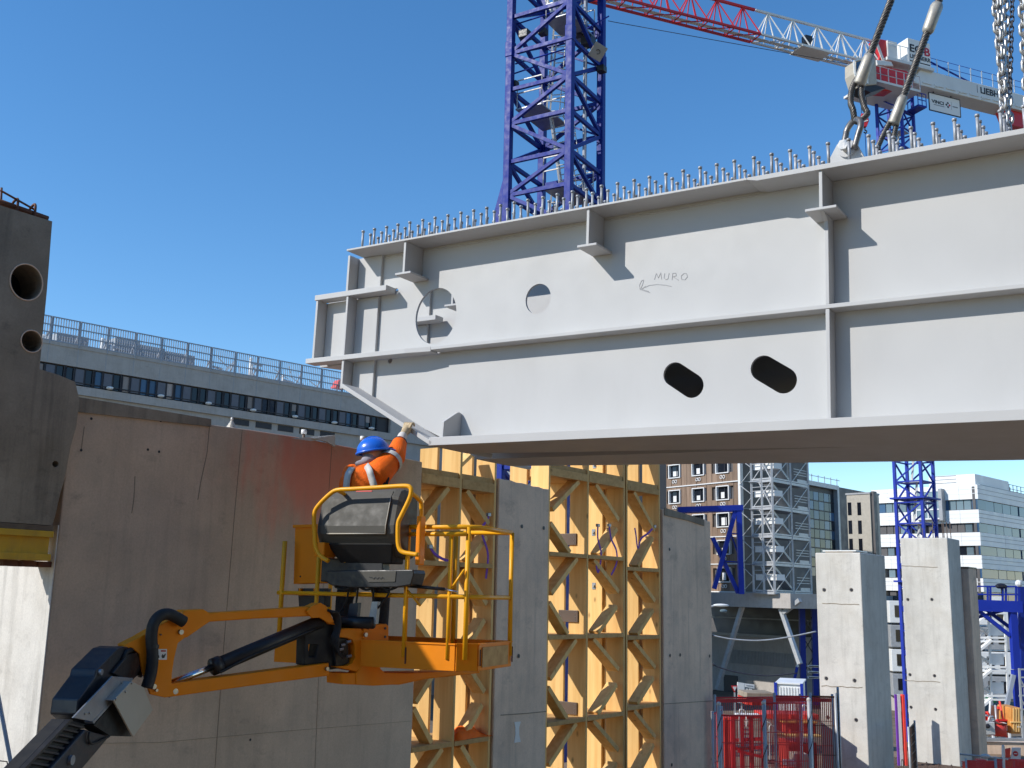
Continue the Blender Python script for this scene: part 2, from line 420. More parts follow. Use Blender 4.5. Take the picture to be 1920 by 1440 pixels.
# added unseen block behind the camera, cuts the low skylight on that side
rbk = thing('sky_blocker', V(14, -16, GZ), 'plain grey block added behind the viewer to cut skylight, out of the picture', 'building')
MB().xyz(-7, 46, -30, -15, GZ, 27).build('wall', 'panelgrey', rbk)  # body of the added sky blocker
for i in range(9):
    for k in range(8): MB().xyz(-5 + 5.6 * i, -2.4 + 5.6 * i, -15.02, -14.9, GZ + 2 + 3.8 * k, GZ + 4 + 3.8 * k).build('window', 'glassdark', rbk, fix=False)
W = Fr(at(100, 1100, 9.0), ray(2475, 1145))       # the wall line: u to the right (away), w towards the viewer
d_ = MB(); d_.xyz(-30, 14, -14, 31, DZ - .5, DZ); tag(d_.build('deck', 'deck'), kind='structure')

# ------------------------------------------------------------------ long concrete wall
def W_(x, y, w=0.0): return W.px(x, y, w)
uR = W_(787, 1000)[0]
wall = thing('concrete_wall', W.P(0, DZ), 'long shaded concrete wall behind the lift basket, reddish patch near its top', 'wall')
top = [W_(150, 752), W_(395, 787), W_(395, 796), W_(470, 806), W_(560, 820), W_(700, 847), W_(786, 865)]
top[0] = (.0, top[0][1]); zt_end = top[-1][1]
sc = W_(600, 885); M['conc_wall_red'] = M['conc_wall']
add_red_patch(M['conc_wall'], W.P(sc[0], sc[1]) - wall.location, 1.3, .82)
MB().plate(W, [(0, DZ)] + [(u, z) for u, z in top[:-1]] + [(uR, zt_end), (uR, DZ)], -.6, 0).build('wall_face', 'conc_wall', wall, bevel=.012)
MB().fb(W, 0, .5, DZ, W_(90, 1040)[1] + .2, -1.3, -.601).build('wall_return', 'conc_end', wall)
MB().plate(Fr(W.P(0, 0), -W.n), [(0.004, DZ), (1.3, DZ), (1.3, W_(70, 1040)[1] + .2), (0.004, W_(90, 1040)[1] + .25)], .002, .012).build('end_face', 'conc_end', wall, label='sunlit pale end of the wall with drip streaks')
# rough strip on the wall head, panel joints, cracks and tie holes
MB().plate(W, [(.03, top[0][1] - .10), (.03, top[0][1] + .03), W_(394, 786), W_(394, 800)], 0.0, .018).build('mortar_strip', 'conc_dark', wall)
def groove(pts, wd=.005, nm='joint'):
    m = MB(); P = [W.P(*W_(x, y), .001) for x, y in pts]
    for a, b in zip(P, P[1:]): m.bar(a, b, wd, .004, up=W.n)
    return m.build(nm, 'conc_dark', wall)
groove([(454, 806), (440, 960), (418, 1230), (403, 1440), (398, 1500)], .004)
groove([(393, 797), (388, 850), (376, 905), (371, 937)], .005, 'crack')
groove([(622, 836), (614, 960), (600, 1200), (588, 1500)], .003)
groove([(92, 1395), (300, 1392), (520, 1372), (770, 1352)], .003)
groove([(253, 893), (251, 935), (247, 962)], .005, 'crack')
groove([(158, 800), (152, 845)], .005, 'crack')
th = MB()
for k in range(14):
    a = 2 * math.pi * k / 14
    th.v.append(Vector((0, 0, 0)) + W.u * .017 * math.cos(a) + Vector((0, 0, .017 * math.sin(a))) + W.n * .004)
th.f.append(tuple(range(14)))
th_me = th.mesh('tie_hole', 'frame_dark', fix=False)
def tie_hole(fr, x, y, parent, s=1.0):
    o = link('tie_hole', th_me, parent, fr.P(*fr.px(x, y)))
    if s != 1: o.scale = (s, s, s)
    ang = math.atan2(fr.u.y, fr.u.x) - math.atan2(W.u.y, W.u.x); o.rotation_euler = (0, 0, ang)
for x, y in ((150, 763), (221, 778), (171, 785), (277, 843), (298, 847), (152, 844), (469, 1387), (301, 789)): tie_hole(W, x, y, wall, .75)
# little white bracket and its bolt on the wall head
br = thing('white_bracket', W.P(*W_(612, 830)), 'small white angle bracket fixed on top of the shaded wall', 'bracket')
MB().plate(W, [W_(583, 822), W_(625, 816), W_(625, 838), W_(610, 829), W_(600, 826)], .0, .03).build('gusset', 'whiteprint', br)
MB().plate(W, [W_(546, 822), W_(583, 819), W_(622, 816), W_(610, 824), W_(583, 827)], -.25, 0).build('foot_plate', 'whiteprint', br)
for x, y in ((584, 812), (694, 824)):
    c = W.P(*W_(x, y), -.12); s_ = thing('plastic_cap', c, 'white capped bar end %s' % ('standing beside the white bracket' if x < 600 else 'on the wall head above the blue helmet'), 'bar end')
    tube('stem', s_, [c - V(0, 0, .12), c], .015, 'plyplate'); tube('cap', s_, [c, c + V(0, 0, .045)], .03, 'whiteprint', 12)
# coiled cone on the wall head
c = W.P(*W_(469, 806), -.3); cone = thing('rope_cone', c, 'pale ribbed cone standing on the wall head before the strip windows', 'cone')
mb = MB(); mb.tube([c + V(0, 0, k * .012) for k in range(11)], .07, 14, rs=[.078 * (1 - k / 11.5) * (1 + .06 * (k % 2)) for k in range(11)]); mb.build('ribbed_shell', 'ferrule', cone, smooth=False)
tube('peak', cone, [c + V(0, 0, .12), c + V(0, 0, .15)], .012, 'whiteprint', 8)
# bars leaning on the sunlit wall end (bottom left corner)
lp = Fr(W.P(0, 0), -W.n)
pl = thing('leaning_pole', at(22, 1440, 8.6), 'blue-grey steel pole leaning against the sunlit wall end', 'pole')
tube('pole', pl, [at(-4, 1300, 8.7), at(24, 1450, 8.45), at(50, 1600, 8.2)], .016, 'railgrey'); tube('foot', pl, [at(50, 1600, 8.2), at(52, 1612, 8.18)], .022, 'black')
lb = thing('bent_bar', at(40, 1440, 8.5), 'bent dark reinforcing bar looping at the bottom left corner', 'bar')
tube('loop', lb, smooth_path([at(30, 1600, 8.5), at(33, 1445, 8.5), at(35, 1424, 8.5), at(41, 1425, 8.5), at(52, 1446, 8.5), at(60, 1600, 8.5)]), .006, 'rebar', 6)
tube('straight_bar', lb, [at(-6, 1426, 8.55), at(13, 1428, 8.5), at(22, 1470, 8.45)], .005, 'rebar', 6)

# ------------------------------------------------------------------ dark rough block above the wall end
wb = .045
bz0 = W_(98, 985, wb)[1]; bz1 = W_(98, 415, wb)[1]
blk = thing('concrete_block', W.P(0, bz0), 'tall dark rough concrete block with two round holes at the left edge', 'block')
ring = [(-.86, bz0), (-.86, bz1)] + [W_(x, y, wb) for x, y in ((98, 415), (96, 440), (88, 545), (74, 692), (110, 703), (141, 716), (149, 750), (143, 800), (133, 835), (121, 898), (113, 925), (103, 968), (98, 985))]
ring[2] = (ring[2][0], bz1)
def whole(cx, cy, rx, ry):
    a, b = W_(cx - rx, cy, wb), W_(cx + rx, cy, wb); t, q = W_(cx, cy - ry, wb), W_(cx, cy + ry, wb)
    return circle((a[0] + b[0]) / 2, (t[1] + q[1]) / 2, (b[0] - a[0]) / 2, (t[1] - q[1]) / 2, 36)
hs = [whole(49, 529, 30, 33), whole(59, 640, 19.5, 20), whole(104, 870, 6, 6)]
mb = MB(); mb.plate(W, ring, wb - .34, wb, hs); mb.build('block_body', 'conc_dark', blk)
MB().plate(W, [(-.84, bz0 + .02), (-.84, bz1 - .02), (ring[4][0] - .02, bz1 - .02), (ring[4][0] - .05, bz0 + .02)], wb - .40, wb - .345).build('dark_backing', 'frame_dark', blk)  # near-black sheet behind the holes, stands in for the shade inside them
for h, s in ((hs[0], 1), (hs[1], 1)):
    cu = sum(p[0] for p in h) / len(h); cz = sum(p[1] for p in h) / len(h)
    MB().tube([W.P(cu + (u - cu) * 1.04, cz + (z - cz) * 1.04, wb + .003) for u, z in h], .006, 5, closed=True).build('hole_rim', 'conc_pier', blk, smooth=True)
MB().plate(W, [(-4.2, DZ), (-4.2, 7.3), (-.87, 7.3), (-.87, DZ)], -.3, .0).build('side_wall', 'conc_dark', blk)
# rusty bars on its head
for k, (w_, dz, r_) in enumerate(((.0, .03, .022), (-.09, .05, .018), (-.2, .03, .02))):
    tube('reinforcing_bar', blk, [W.P(-.84, bz1 + dz + .02, w_), W.P(W_(90, 405)[0] - .02 * k, bz1 + dz, w_)], r_, 'rust')
for x in (30, 64):
    u0 = W_(x, 390)[0]
    tube('stirrup', blk, smooth_path([W.P(u0, bz1 - .02, .02), W.P(u0, bz1 + .09, .02), W.P(u0 + .012, bz1 + .125, -.03), W.P(u0 + .02, bz1 + .09, -.12), W.P(u0 + .02, bz1 - .02, -.14)]), .011, 'rust', 6)
tube('reinforcing_bar', blk, [W.P(-.84, bz1 + .14, .01), W.P(W_(66, 390)[0], bz1 + .07, .0)], .009, 'rust', 6)
tube('reinforcing_bar', blk, [W.P(W_(3, 380)[0], bz1 - .02, 0), W.P(W_(2, 360)[0], bz1 + .17, 0)], .009, 'rust', 6)
# yellow formwork beam under it
fb = thing('formwork_beam', W.P(-.2, bz0 - .2), 'yellow formwork beam carrying the dark block at the left edge', 'beam')
z1, z2, z3, z4, z5 = [W_(98, y, wb)[1] for y in (987, 996, 1008, 1039, 1052)]
ue = W_(98, 1020, wb)[0]
MB().fb(W, -.86, ue - .005, z2 + .002, bz0 - .004, -.28, wb).build('ply_sheet', 'plyplate', fb)
MB().fb(W, -.86, ue, z3, z2, -.26, wb + .01).build('top_flange', 'yellow', fb, bevel=.004)
MB().fb(W, -.86, ue - .01, z4, z3, -.14, wb - .035).build('web', 'yellow', fb)
MB().fb(W, -.86, ue - .004, z5, z4, -.26, wb + .01).build('bottom_flange', 'yellow', fb, bevel=.004)
for k, u0 in enumerate((-.45, -.28, -.13)):
    MB().fb(W, u0, u0 + .12, z5 - .05, z5 - .004, -.25, .0 - .02 * k).build('packing_board', 'rust', fb)

# ------------------------------------------------------------------ concrete piers in the wall line
def pier(x0, x1, ytl, ytr, label, w0=-.6):
    a, b = W_(x0, ytl), W_(x1, ytr)
    t = thing('concrete_pier', W.P(a[0], DZ), label, 'pier', 'piers between the timber frames')
    n = 9; tp = []
    for i in range(n + 1):
        k = i / n; tp.append((a[0] + (b[0] - a[0]) * k, a[1] + (b[1] - a[1]) * k + random.uniform(-.012, .012)))
    MB().plate(W, [(a[0], DZ)] + tp + [(b[0], DZ)], w0, -.012).build('pier_face', 'conc_pier', t, bevel=.01)
    return t
p1 = pier(938, 1031, 896, 917, 'narrow grey concrete pier between the two timber frames')
p2 = pier(1244, 1333, 953, 978, 'grey concrete pier right of the timber frames, rough top')
Wp = Fr(W.P(0, 0, -.012), W.u)
for x, y in ((972, 1230), (1019, 990), (978, 987)): tie_hole(Wp, x, y, p1, 1.6)
for x, y in ((1255, 1030), (1256, 1229), (1330, 1230), (1259, 1434), (1334, 1423), (1275, 1228)): tie_hole(Wp, x, y, p2, 1.6)
MB().plate(W, [W_(965, 1354), W_(977, 1353), W_(974, 1364), W_(974, 1378), W_(977, 1391), W_(965, 1393), W_(967, 1378), W_(967, 1365)], -.012, -.004).build('repair_patch', 'whiteprint', p1, label='white bone-shaped filler patch')
mb = MB()
for (x0, y0), (x1, y1) in (((940, 1341), (985, 1338)), ((985, 1338), (1026, 1334))): mb.bar(W.P(*W_(x0, y0), -.011), W.P(*W_(x1, y1), -.011), .012, .006, up=W.n)
mb.build('joint', 'conc_dark', p1)
mb = MB()
for z_, xa, xb in ((1320, 1246, 1340),): mb.bar(W.P(*W_(xa, z_), -.011), W.P(*W_(xb, z_ - 6), -.011), .01, .006, up=W.n)
mb.build('joint', 'conc_dark', p2)
# the rough shadowed head of the right-hand pier
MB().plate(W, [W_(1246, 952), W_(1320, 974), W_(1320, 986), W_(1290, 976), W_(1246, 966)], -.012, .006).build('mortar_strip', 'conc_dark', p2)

# ------------------------------------------------------------------ timber lattice frames
TF = -.03
def tframe(posts, lev, modes, label, lint_h, xm):
    us = [W_(x, 1000)[0] for x in posts]
    zs = [W_(xm, y)[1] for y in lev]                      # shelf tops, from the top down
    t = thing('timber_frame', W.P(us[0], DZ), label, 'timber frame', 'timber frames set in the wall line')
    zb = DZ; ztop = zs[0] + (.42 if posts[0] < 800 else 1.0)
    D1, SL, D2 = .31, .075, .30
    for i, u in enumerate(us):                            # ribs: two boards deep with a slot between
        th_ = .042
        zt_r = zs[0] - .002 if (i == 0 and posts[0] < 800) else ztop
        MB().fb(W, u - th_, u, zb, zt_r, TF - D1, TF).build('rib_board', 'wood', t, bevel=.004)
        MB().fb(W, u - th_ - .004 * (i % 2), u - .004 * (i % 2), zb, zt_r, TF - D1 - SL - D2, TF - D1 - SL).build('rib_board', 'wood', t, bevel=.004)
    cells = zs + [zs[-1] - (zs[-2] - zs[-1])]
    for i in range(len(us) - 1):
        a, b = us[i] + .002, us[i + 1] - .046; bw = b - a
        for k, z in enumerate(cells):
            if z < zb + .1: continue
            hh = lint_h if k == 0 else .058
            MB().fb(W, a, b, z - hh, z, TF - .70, TF + .006).build('lintel_board' if k == 0 else 'shelf_board', 'wood_lintel', t, bevel=.004)
            if k == 0: MB().fb(W, a, b, z + .002, z + .07, TF - .25, TF - .02).build('lintel_board', 'wood_lintel', t, bevel=.004)
            # knee braces under this shelf
            zt = z - hh; zn = cells[k + 1] if k + 1 < len(cells) else None
            if zn is None: continue
            h = zt - zn
            L = modes[i] == '<'
            def U(f): return a + bw * f if not L else b - bw * f
            jit = random.uniform(-.04, .04)
            p, q = W.P(U(.22 + jit), zt - .01, TF - .11), W.P(U(.90), zt - h * (.47 + jit), TF - .11)
            MB().bar(p, q, .045, .15, up=W.n.cross((q - p).normalized())).build('brace', 'wood', t, bevel=.004) if False else MB().bar(p, q, .19, .07, up=(q - p).cross(W.n)).build('brace', 'wood', t, bevel=.004)
            p, q = W.P(U(.90), zn + h * (.40 + jit), TF - .13), W.P(U(.40 + jit), zn + .012, TF - .13)
            MB().bar(p, q, .17, .07, up=(q - p).cross(W.n)).build('brace', 'wood', t, bevel=.004)
        for u0 in ((.0,) if (i or posts[0] > 800) else ()):                                   # braces of the lift above the lintel
            p, q = W.P(a + bw * .1, zs[0] + .08, TF - .3), W.P(a + bw * .75, min(zs[0] + .75, ztop - .02), TF - .3)
            MB().bar(p, q, .17, .05, up=(q - p).cross(W.n)).build('brace', 'wood', t, bevel=.004)
    return t, us, cells
f1, us1, zs1 = tframe((790, 867, 932), (889, 1051, 1225, 1397), '<>', 'timber lattice frame of two bays right behind the lift basket', .12, 812)
f2, us2, zs2 = tframe((1034, 1107, 1175), (881, 1036, 1191, 1351), '<>', 'timber lattice frame with brown plates, between narrow pier and narrower frame', .11, 1060)
f3, us3, zs3 = tframe((1180, 1241), (912, 1064, 1192, 1322), '>', 'narrow one-bay timber frame next to the right-hand pier', .09, 1205)
# brown joint plates across the slots, galvanised anchors, straps, a folded jacket
for x, y in ((1166, 735), (1205, 130), (1197, 765)):
    X, Y = (760 + x / 3.84, 820 + y / 3.84) if y == 735 else (740 + x / 3.692, 1120 + y / 3.692)
    rf = Fr(W.P(us2[1] - .044, 0, 0), -W.n)
    u, z = rf.px(X, Y)
    m = MB().fb(rf, u - .17, u + .17, z - .085, z + .085, .0, .02); o = m.build('joint_plate', 'plyplate', f2, bevel=.004)
    for du in (-.13, .13):
        for dzz in (-.05, .0, .05): MB().ball(rf.P(u + du, z + dzz, .021), .007, 6, 4).build('screw_head', 'bolt', o)
for x, y in ((1362, 200), (1355, 685), (1358, 1070)):
    rf = Fr(W.P(us2[2] - .044, 0, 0), -W.n); u, z = rf.px(760 + x / 3.84, 820 + y / 3.84)
    o = MB().fb(rf, u - .03, u + .03, z - .05, z + .05, 0, .006).build('anchor_plate', 'galv', f2)
    MB().tube([rf.P(u, z, .006), rf.P(u, z, .03)], .02, 8).build('anchor_nut', 'bolt', o)
def strap(pts, label, w_=-.05, r=.011):
    P = [W.P(*W_(x, y, w_), w_) for x, y in pts]
    t = thing('lashing_strap', P[0], label, 'strap', 'purple lashing straps')
    sp = smooth_path(P, 5); m = MB()
    for a, b in zip(sp, sp[1:]): m.bar(a, b, .034, .005, up=W.n)
    m.build('webbing', 'purple', t)
    MB().box(P[0], W.u * .03, W.n * .02, V(0, 0, .022)).build('buckle', 'galv', t, bevel=.004)
strap([(916, 965), (914, 975), (903, 990), (905, 1005), (915, 1040), (911, 1085)], 'purple strap hanging from the brace in the right bay beside the basket')
strap([(806, 1025), (815, 1038), (830, 1048), (846, 1053)], 'purple strap lying on the shelf behind the basket rail', -.06)
strap([(1121, 985), (1121, 1010), (1127, 1035), (1125, 1060), (1121, 1073), (1118, 1060)], 'purple strap in the second bay, thin loop near its left side')
strap([(1142, 985), (1146, 1010), (1155, 1030), (1157, 1048), (1154, 1062), (1146, 1078)], 'purple strap knotted over the shelf of the middle bay')
strap([(1227, 987), (1215, 1000), (1202, 1010), (1196, 1028), (1192, 1000), (1190, 990)], 'purple strap tied round the brace in the narrow frame')
# orange folded jacket on a shelf
ja = W.P((us1[1] + us1[2]) / 2, zs1[3], TF - .15); jk = thing('folded_jacket', ja, 'orange work jacket crumpled on a shelf of the timber frame', 'jacket')
def crumple(c, a, b, h, seed, nx=14, ny=8):
    rn = random.Random(seed); ph = [rn.uniform(0, 6) for _ in range(6)]; m = MB(); vs_ = []
    for j in range(ny + 1):
        for i in range(nx + 1):
            x, y = i / nx * 2 - 1, j / ny * 2 - 1
            e = max(0, 1 - (abs(x) ** 3 + abs(y) ** 4)) ** .5
            zz = h * e * (.55 + .25 * math.sin(3.1 * x + ph[0] + 1.5 * y) + .2 * math.sin(7 * x + ph[1]) * math.sin(4 * y + ph[2]))
            rr = 1 + .08 * math.sin(5 * math.atan2(y, x) + ph[3])
            vs_.append(c + a * x * rr + b * y * rr + V(0, 0, zz + .004))
    fs = [(j * (nx + 1) + i, j * (nx + 1) + i + 1, (j + 1) * (nx + 1) + i + 1, (j + 1) * (nx + 1) + i) for j in range(ny) for i in range(nx)]
    return m.add(vs_, fs)
crumple(ja, W.u * .36, W.n * .16, .16, 3).build('cloth_heap', 'hivis', jk, smooth=True)
crumple(ja + W.u * .06 + V(0, 0, .05), W.u * .1, W.n * .10, .10, 5).build('reflective_band', 'reflect', jk, smooth=True)

# ------------------------------------------------------------------ sunlit columns on the right
CL = Vector((-W.n.x, -W.n.y, 0)); CD = W.u                # lit face runs along CL, shaded face along CD
def column(px_, py_, Y, w1, w2, label, ties, joints, cap=True, hx=0):
    N = at(px_, py_, Y); N0 = V(N.x, N.y, DZ)
    t = thing('concrete_column', N0, label, 'column', 'sunlit concrete columns on the right')
    c = N0 + CL * w1 / 2 + CD * w2 / 2; h = N.z - DZ
    MB().box(c + V(0, 0, h / 2), CL * w1 / 2, CD * w2 / 2, V(0, 0, h / 2)).build('shaft', 'conc_lit', t, bevel=.02)
    fr = Fr(N0, CL)
    fr2 = Fr(fr.o + fr.n * .014, CL)
    for x, y in ties:
        tie_hole(fr2, x, y, t, 2.0)
        u, z = fr.px(x, y)
        MB().tube([fr.P(u + .042 * math.cos(k * .6283), z + .042 * math.sin(k * .6283), .001) for k in range(10)], .003, 4, closed=True).build('tie_ring', 'conc_dark', t)
    for y, (xa, xb) in joints:
        m = MB(); n = 8; P = []
        for i in range(n + 1):
            u, z = fr.px(xa + (xb - xa) * i / n, y + 3 * i / n); P.append(fr.P(u, z + random.uniform(-.012, .012), .002))
        for a, b in zip(P, P[1:]): m.bar(a, b, .014, .008, up=fr.n)
        m.build('joint', 'conc_dark', t)
    return t, N0, N.z, fr
c1, N1, zc1, fr1 = column(1613, 1036, 22.2, .97, 1.58, 'sunlit concrete column beside the red fence, pale sheet on top', ((1545, 1106), (1596, 1106), (1549, 1272), (1602, 1276), (1552, 1345), (1605, 1350)), ((1131, (1542, 1611)), (1286, (1540, 1617))))
c2, N2, zc2, fr2_ = column(1776, 1008, 27.0, 1.18, 1.16, 'taller sunlit concrete column with starter bars on top', ((1702, 1124), (1747, 1124), (1706, 1265), (1752, 1267), (1708, 1326), (1754, 1330)), ((1061, (1690, 1758)), (1276, (1696, 1763))))
cp = N1 + V(0, 0, zc1 - DZ)
MB().box(cp + CL * .50 + CD * .5 + V(0, 0, .045), CL * .36, CD * .35, V(0, 0, .012)).build('cap_sheet', 'wwhite', c1)
MB().box(cp + CL * .50 + CD * .55 + V(0, 0, .018), CL * .30, CD * .40, V(0, 0, .018)).build('mortar_bed', 'conc_dark', c1)
for i, (a, b, h) in enumerate(((.1, .1, .38), (.28, .1, .05), (.46, .1, .05), (.82, .1, .06), (.1, .4, .42), (.1, .75, .45), (.3, .75, .44), (.55, .75, .46), (.8, .75, .30))):
    p = N2 + V(0, 0, zc2 - DZ) + CL * a + CD * b
    tube('starter_bar', c2, [p - V(0, 0, .1), p + V(random.uniform(-.01, .01), 0, h)], .011, 'rebar', 6)
q = N2 + CD * 1.16 + CL * .0
pr = thing('rear_pier', q, 'lower shaded concrete pier joined behind the taller column', 'pier')
hz = at(1800, 1066, 28.3).z
MB().box(V(q.x, q.y, (DZ + hz) / 2) + CD * .42 + CL * .2 + V(.08, 0, 0), CL * .3, CD * .4, V(0, 0, (hz - DZ) / 2)).build('shaft', 'conc_pier', pr, bevel=.02)
MB().box(V(q.x, q.y, hz) + CD * .42 + CL * .2 + V(.08, 0, .02), CL * .31, CD * .42, V(0, 0, .018)).build('cap_sheet', 'plyplate', pr)
# ================================================================== STEEL GIRDERS
gu = -ray(-2106, 960)
_p1 = at(805, 835.4, 10.0)
_n = flat(Vector((gu.y, -gu.x, 0)))
if _n.dot(_p1) > 0: _n = -_n
G = Fr(_p1 - _n * .32, gu, tilt=True)
FW = .32
def gp(x, y, w=FW): return G.px(x, y, w)
UR = 8.5
zT = (gp(900, 422)[1] + gp(1300, 351)[1] + gp(1700, 280)[1]) / 3
MW_ = .17
zM = (gp(800, 647, MW_)[1] + gp(1536, 576, MW_)[1]) / 2
LW = .19
zU = (gp(600, 551, LW)[1] + gp(715, 538, LW)[1]) / 2
TF_, BF, MF, UF = .02, .08, .035, .058
uA, uB, uC, uD = gp(652, 500, LW)[0], gp(590, 610, LW)[0], gp(640, 700)[0], gp(805, 835)[0]
uC2 = gp(640, 700, LW)[0]
zD = gp(639, 727)[1]
u14 = gp(1400, 335)[0]; u1900 = gp(1900, 790)[0]
gir = thing('steel_girder', G.P(0, 0), 'near light-grey plate girder hanging on slings, worker touching its end', 'girder', 'pair of lifted plate girders')
def gb(name, u0, u1, z0, z1, w0, w1, bevel=.004, mat='girder', par=None): return MB().fb(G, u0, u1, z0, z1, w0, w1).build(name, mat, par or gir, bevel=bevel)
def hole(x0, x1, y0, y1):
    a, b = G.px(x0, (y0 + y1) / 2, 0), G.px(x1, (y0 + y1) / 2, 0); t, q = G.px((x0 + x1) / 2, y0, 0), G.px((x0 + x1) / 2, y1, 0)
    return ((a[0] + b[0]) / 2, (t[1] + q[1]) / 2, (b[0] - a[0]) / 2, (t[1] - q[1]) / 2)
h1, h2 = hole(781, 857, 541, 645), hole(987, 1034, 533, 589)
def capsule(x0, y0, x1, y1, r):
    a, b = Vector(G.px(x0, y0, 0)), Vector(G.px(x1, y1, 0)); d = (b - a).normalized(); n = Vector((-d.y, d.x)); out = []
    for c, s in ((b, 1), (a, -1)):
        for i in range(13):
            an = math.pi * (i / 12 - .5); out.append(tuple(c + (d * math.cos(an) + n * math.sin(an)) * r * s))
    return out
holes = [circle(h1[0], h1[1], h1[2], h1[3], 48), circle(h2[0], h2[1], h2[2], h2[3], 40), capsule(1266, 702, 1299, 724, .105), capsule(1432, 691, 1471, 714, .108)]
nick = lambda x, y, r: circle(*G.px(x, y, 0), r, n=14)
holes.append(nick(744, 547, .035)); holes.append(nick(733, 677, .028))
web = [(uD, BF), (UR, BF), (UR, zT - TF_), (uA + .02, zT - TF_), (uA + .02, zU - UF), (uB + .02, zU - UF), (uB + .02, zM - MF), (uC2 + .02, zM - MF), (uC2 + .02, zD + .02)]
MB().plate(G, web, -.014, .014, holes).build('web', 'girder', gir)
uX = G.px(707, 600, .05)[0]
MB().plate(G, [(uA + .03, zU + .001), (uA + .03, zT - TF_ - .001), (uX + .012, zT - TF_ - .001), (uX + .012, zU + .001)], .014, .05).build('doubler_plate', 'girder', gir, bevel=.006)
MB().plate(G, [(uB + .03, zM + .001), (uB + .03, zU - UF - .001), (uX, zU - UF - .001), (uX, zM + .001)], .014, .05).build('doubler_plate', 'girder', gir, bevel=.006)
MB().plate(G, [(uC2 + .03, zD + .01), (uC2 + .03, zM - MF - .001), (uX, zM - MF - .001), (uX, zD - .01 - (uX - uC - .03) * (zD - BF) / (uD - uC))], .014, .05).build('doubler_plate', 'girder', gir, bevel=.006)
# flanges
MB().fb(G, gp(650, 468)[0], u14, zT - TF_, zT, -.14, FW).build('top_flange', 'girder', gir, bevel=.003)
MB().plate(G, [(u14 + .001, zT - TF_), (u14 + .001, zT), (UR, zT), (UR, zT - .042), (u14 + .09, zT - .042)], -.14, FW).build('top_flange', 'girder', gir, bevel=.003)
fl = MB(); fl.prism([G.P(uD - .01, 0, FW), G.P(UR, 0, FW), G.P(UR, 0, -.98), G.P(u1900, 0, -.92), G.P(uD + 1.2, 0, -.48), G.P(uD - .01, 0, -FW)], G.v * BF); fl.build('bottom_flange', 'girder', gir, bevel=.004)
MB().prism([G.P(uB - .08, zM, LW + .015), G.P(gp(745, 655)[0], zM, LW + .015), G.P(gp(790, 650)[0], zM, MW_), G.P(gp(790, 650)[0], zM, .052), G.P(uB - .08, zM, .052)], -G.v * .052).build('stub_flange', 'girder', gir, bevel=.004)
MB().prism([G.P(uB - .08, zM, -.02), G.P(uB + .25, zM, -.02), G.P(uB + .25, zM, -FW), G.P(uB + .1, zM, -FW)], -G.v * .052).build('stub_flange', 'girder', gir, bevel=.004)
gb('middle_flange', gp(790, 650)[0] + .001, UR, zM - MF, zM, .015, MW_)
gb('middle_flange', uB + .25, UR, zM - MF, zM, -FW + .06, -.015)
gb('upper_plate', uB - .02, gp(725, 541, LW)[0], zU - UF, zU, .052, LW + .01)
gb('upper_plate', uB - .02, gp(725, 541, LW)[0], zU - UF, zU, -LW, -.016)
# end plates and stiffeners
def stiff(name, x, y0, y1, w1=FW - .012, th=.03, w0=.015, both=False):
    u = gp(x, (y0 + y1) / 2)[0]; z0, z1_ = sorted((gp(x, y0)[1], gp(x, y1)[1]))
    gb(name, u - th / 2, u + th / 2, z0, z1_, w0, w1)
    if both: gb(name, u - th / 2, u + th / 2, z0, z1_, -w1, -w0)
gb('end_plate', uA - .005, uA + .025, zU + .001, zT - TF_ - .001, -.12, LW)
gb('end_plate', uB - .005, uB + .025, zM + .001, zU - UF - .001, -LW, LW)
gb('end_plate', uC2 - .005, uC2 + .025, zD + .02, zM - .053, -LW, LW)
us_ = gp(648, 605, LW)[0]; gb('stiffener', us_ - .014, us_ + .014, zM + .001, zU - UF - .001, .05, LW)
# sloping lower flange at the end
q0, q1 = (uC - .005, zD + .01), (uD + .01, .0); dd = (Vector(q1) - Vector(q0)).normalized(); nn = Vector((-dd.y, dd.x)) * .042
MB().plate(G, [q0, q1, tuple(Vector(q1) + nn), tuple(Vector(q0) + nn)], -.72, FW).build('sloping_flange', 'girder', gir, bevel=.004)
# small pointed gusset on the bottom flange
ug = gp(824, 800)[0]; zg = gp(826, 765)[1]
MB().prism([G.P(ug, BF, .015), G.P(ug, BF, FW - .02), G.P(ug, BF + .15, FW - .03), G.P(ug, zg - .01, .085), G.P(ug, zg, .05), G.P(ug, zg - .01, .015)], G.u * .03).build('gusset', 'girder', gir, bevel=.003)
# hanging T-brackets
def bracket(x, ybot, half, w1=FW - .008):
    zb_ = gp(x, ybot)[1]; u = gp(x, (ybot + 400) / 2)[0]
    gb('hanger_plate', u - .014, u + .014, zb_ + .018, zT - (TF_ if x < 1400 else .042) - .001, .015, w1 - .01)
    gb('bracket_foot', u - half, u + half, zb_ - .006, zb_ + .017, .015, w1)
    return u, zb_
for x, y, hf in ((757.5, 512, .10), (1100, 460, .10), (1538, 391, .125)):
    ub, zbk = bracket(x, y, hf)
gb('stiffener', ub - .016, ub + .016, zM + .001, zbk - .007, .015, MW_ - .005)
MB().prism([G.P(ub - .016, zbk - .007, .165), G.P(ub - .016, zbk - .06, .165), G.P(ub - .016, zbk - .007, .28)], G.u * .032).build('gusset', 'girder', gir)
gb('stiffener', ub - .016, ub + .016, BF + .001, zM - MF - .001, .015, MW_ - .005)
gb('stiffener', ub - .016, ub + .016, BF + .001, zT - .043, -.2, -.015)
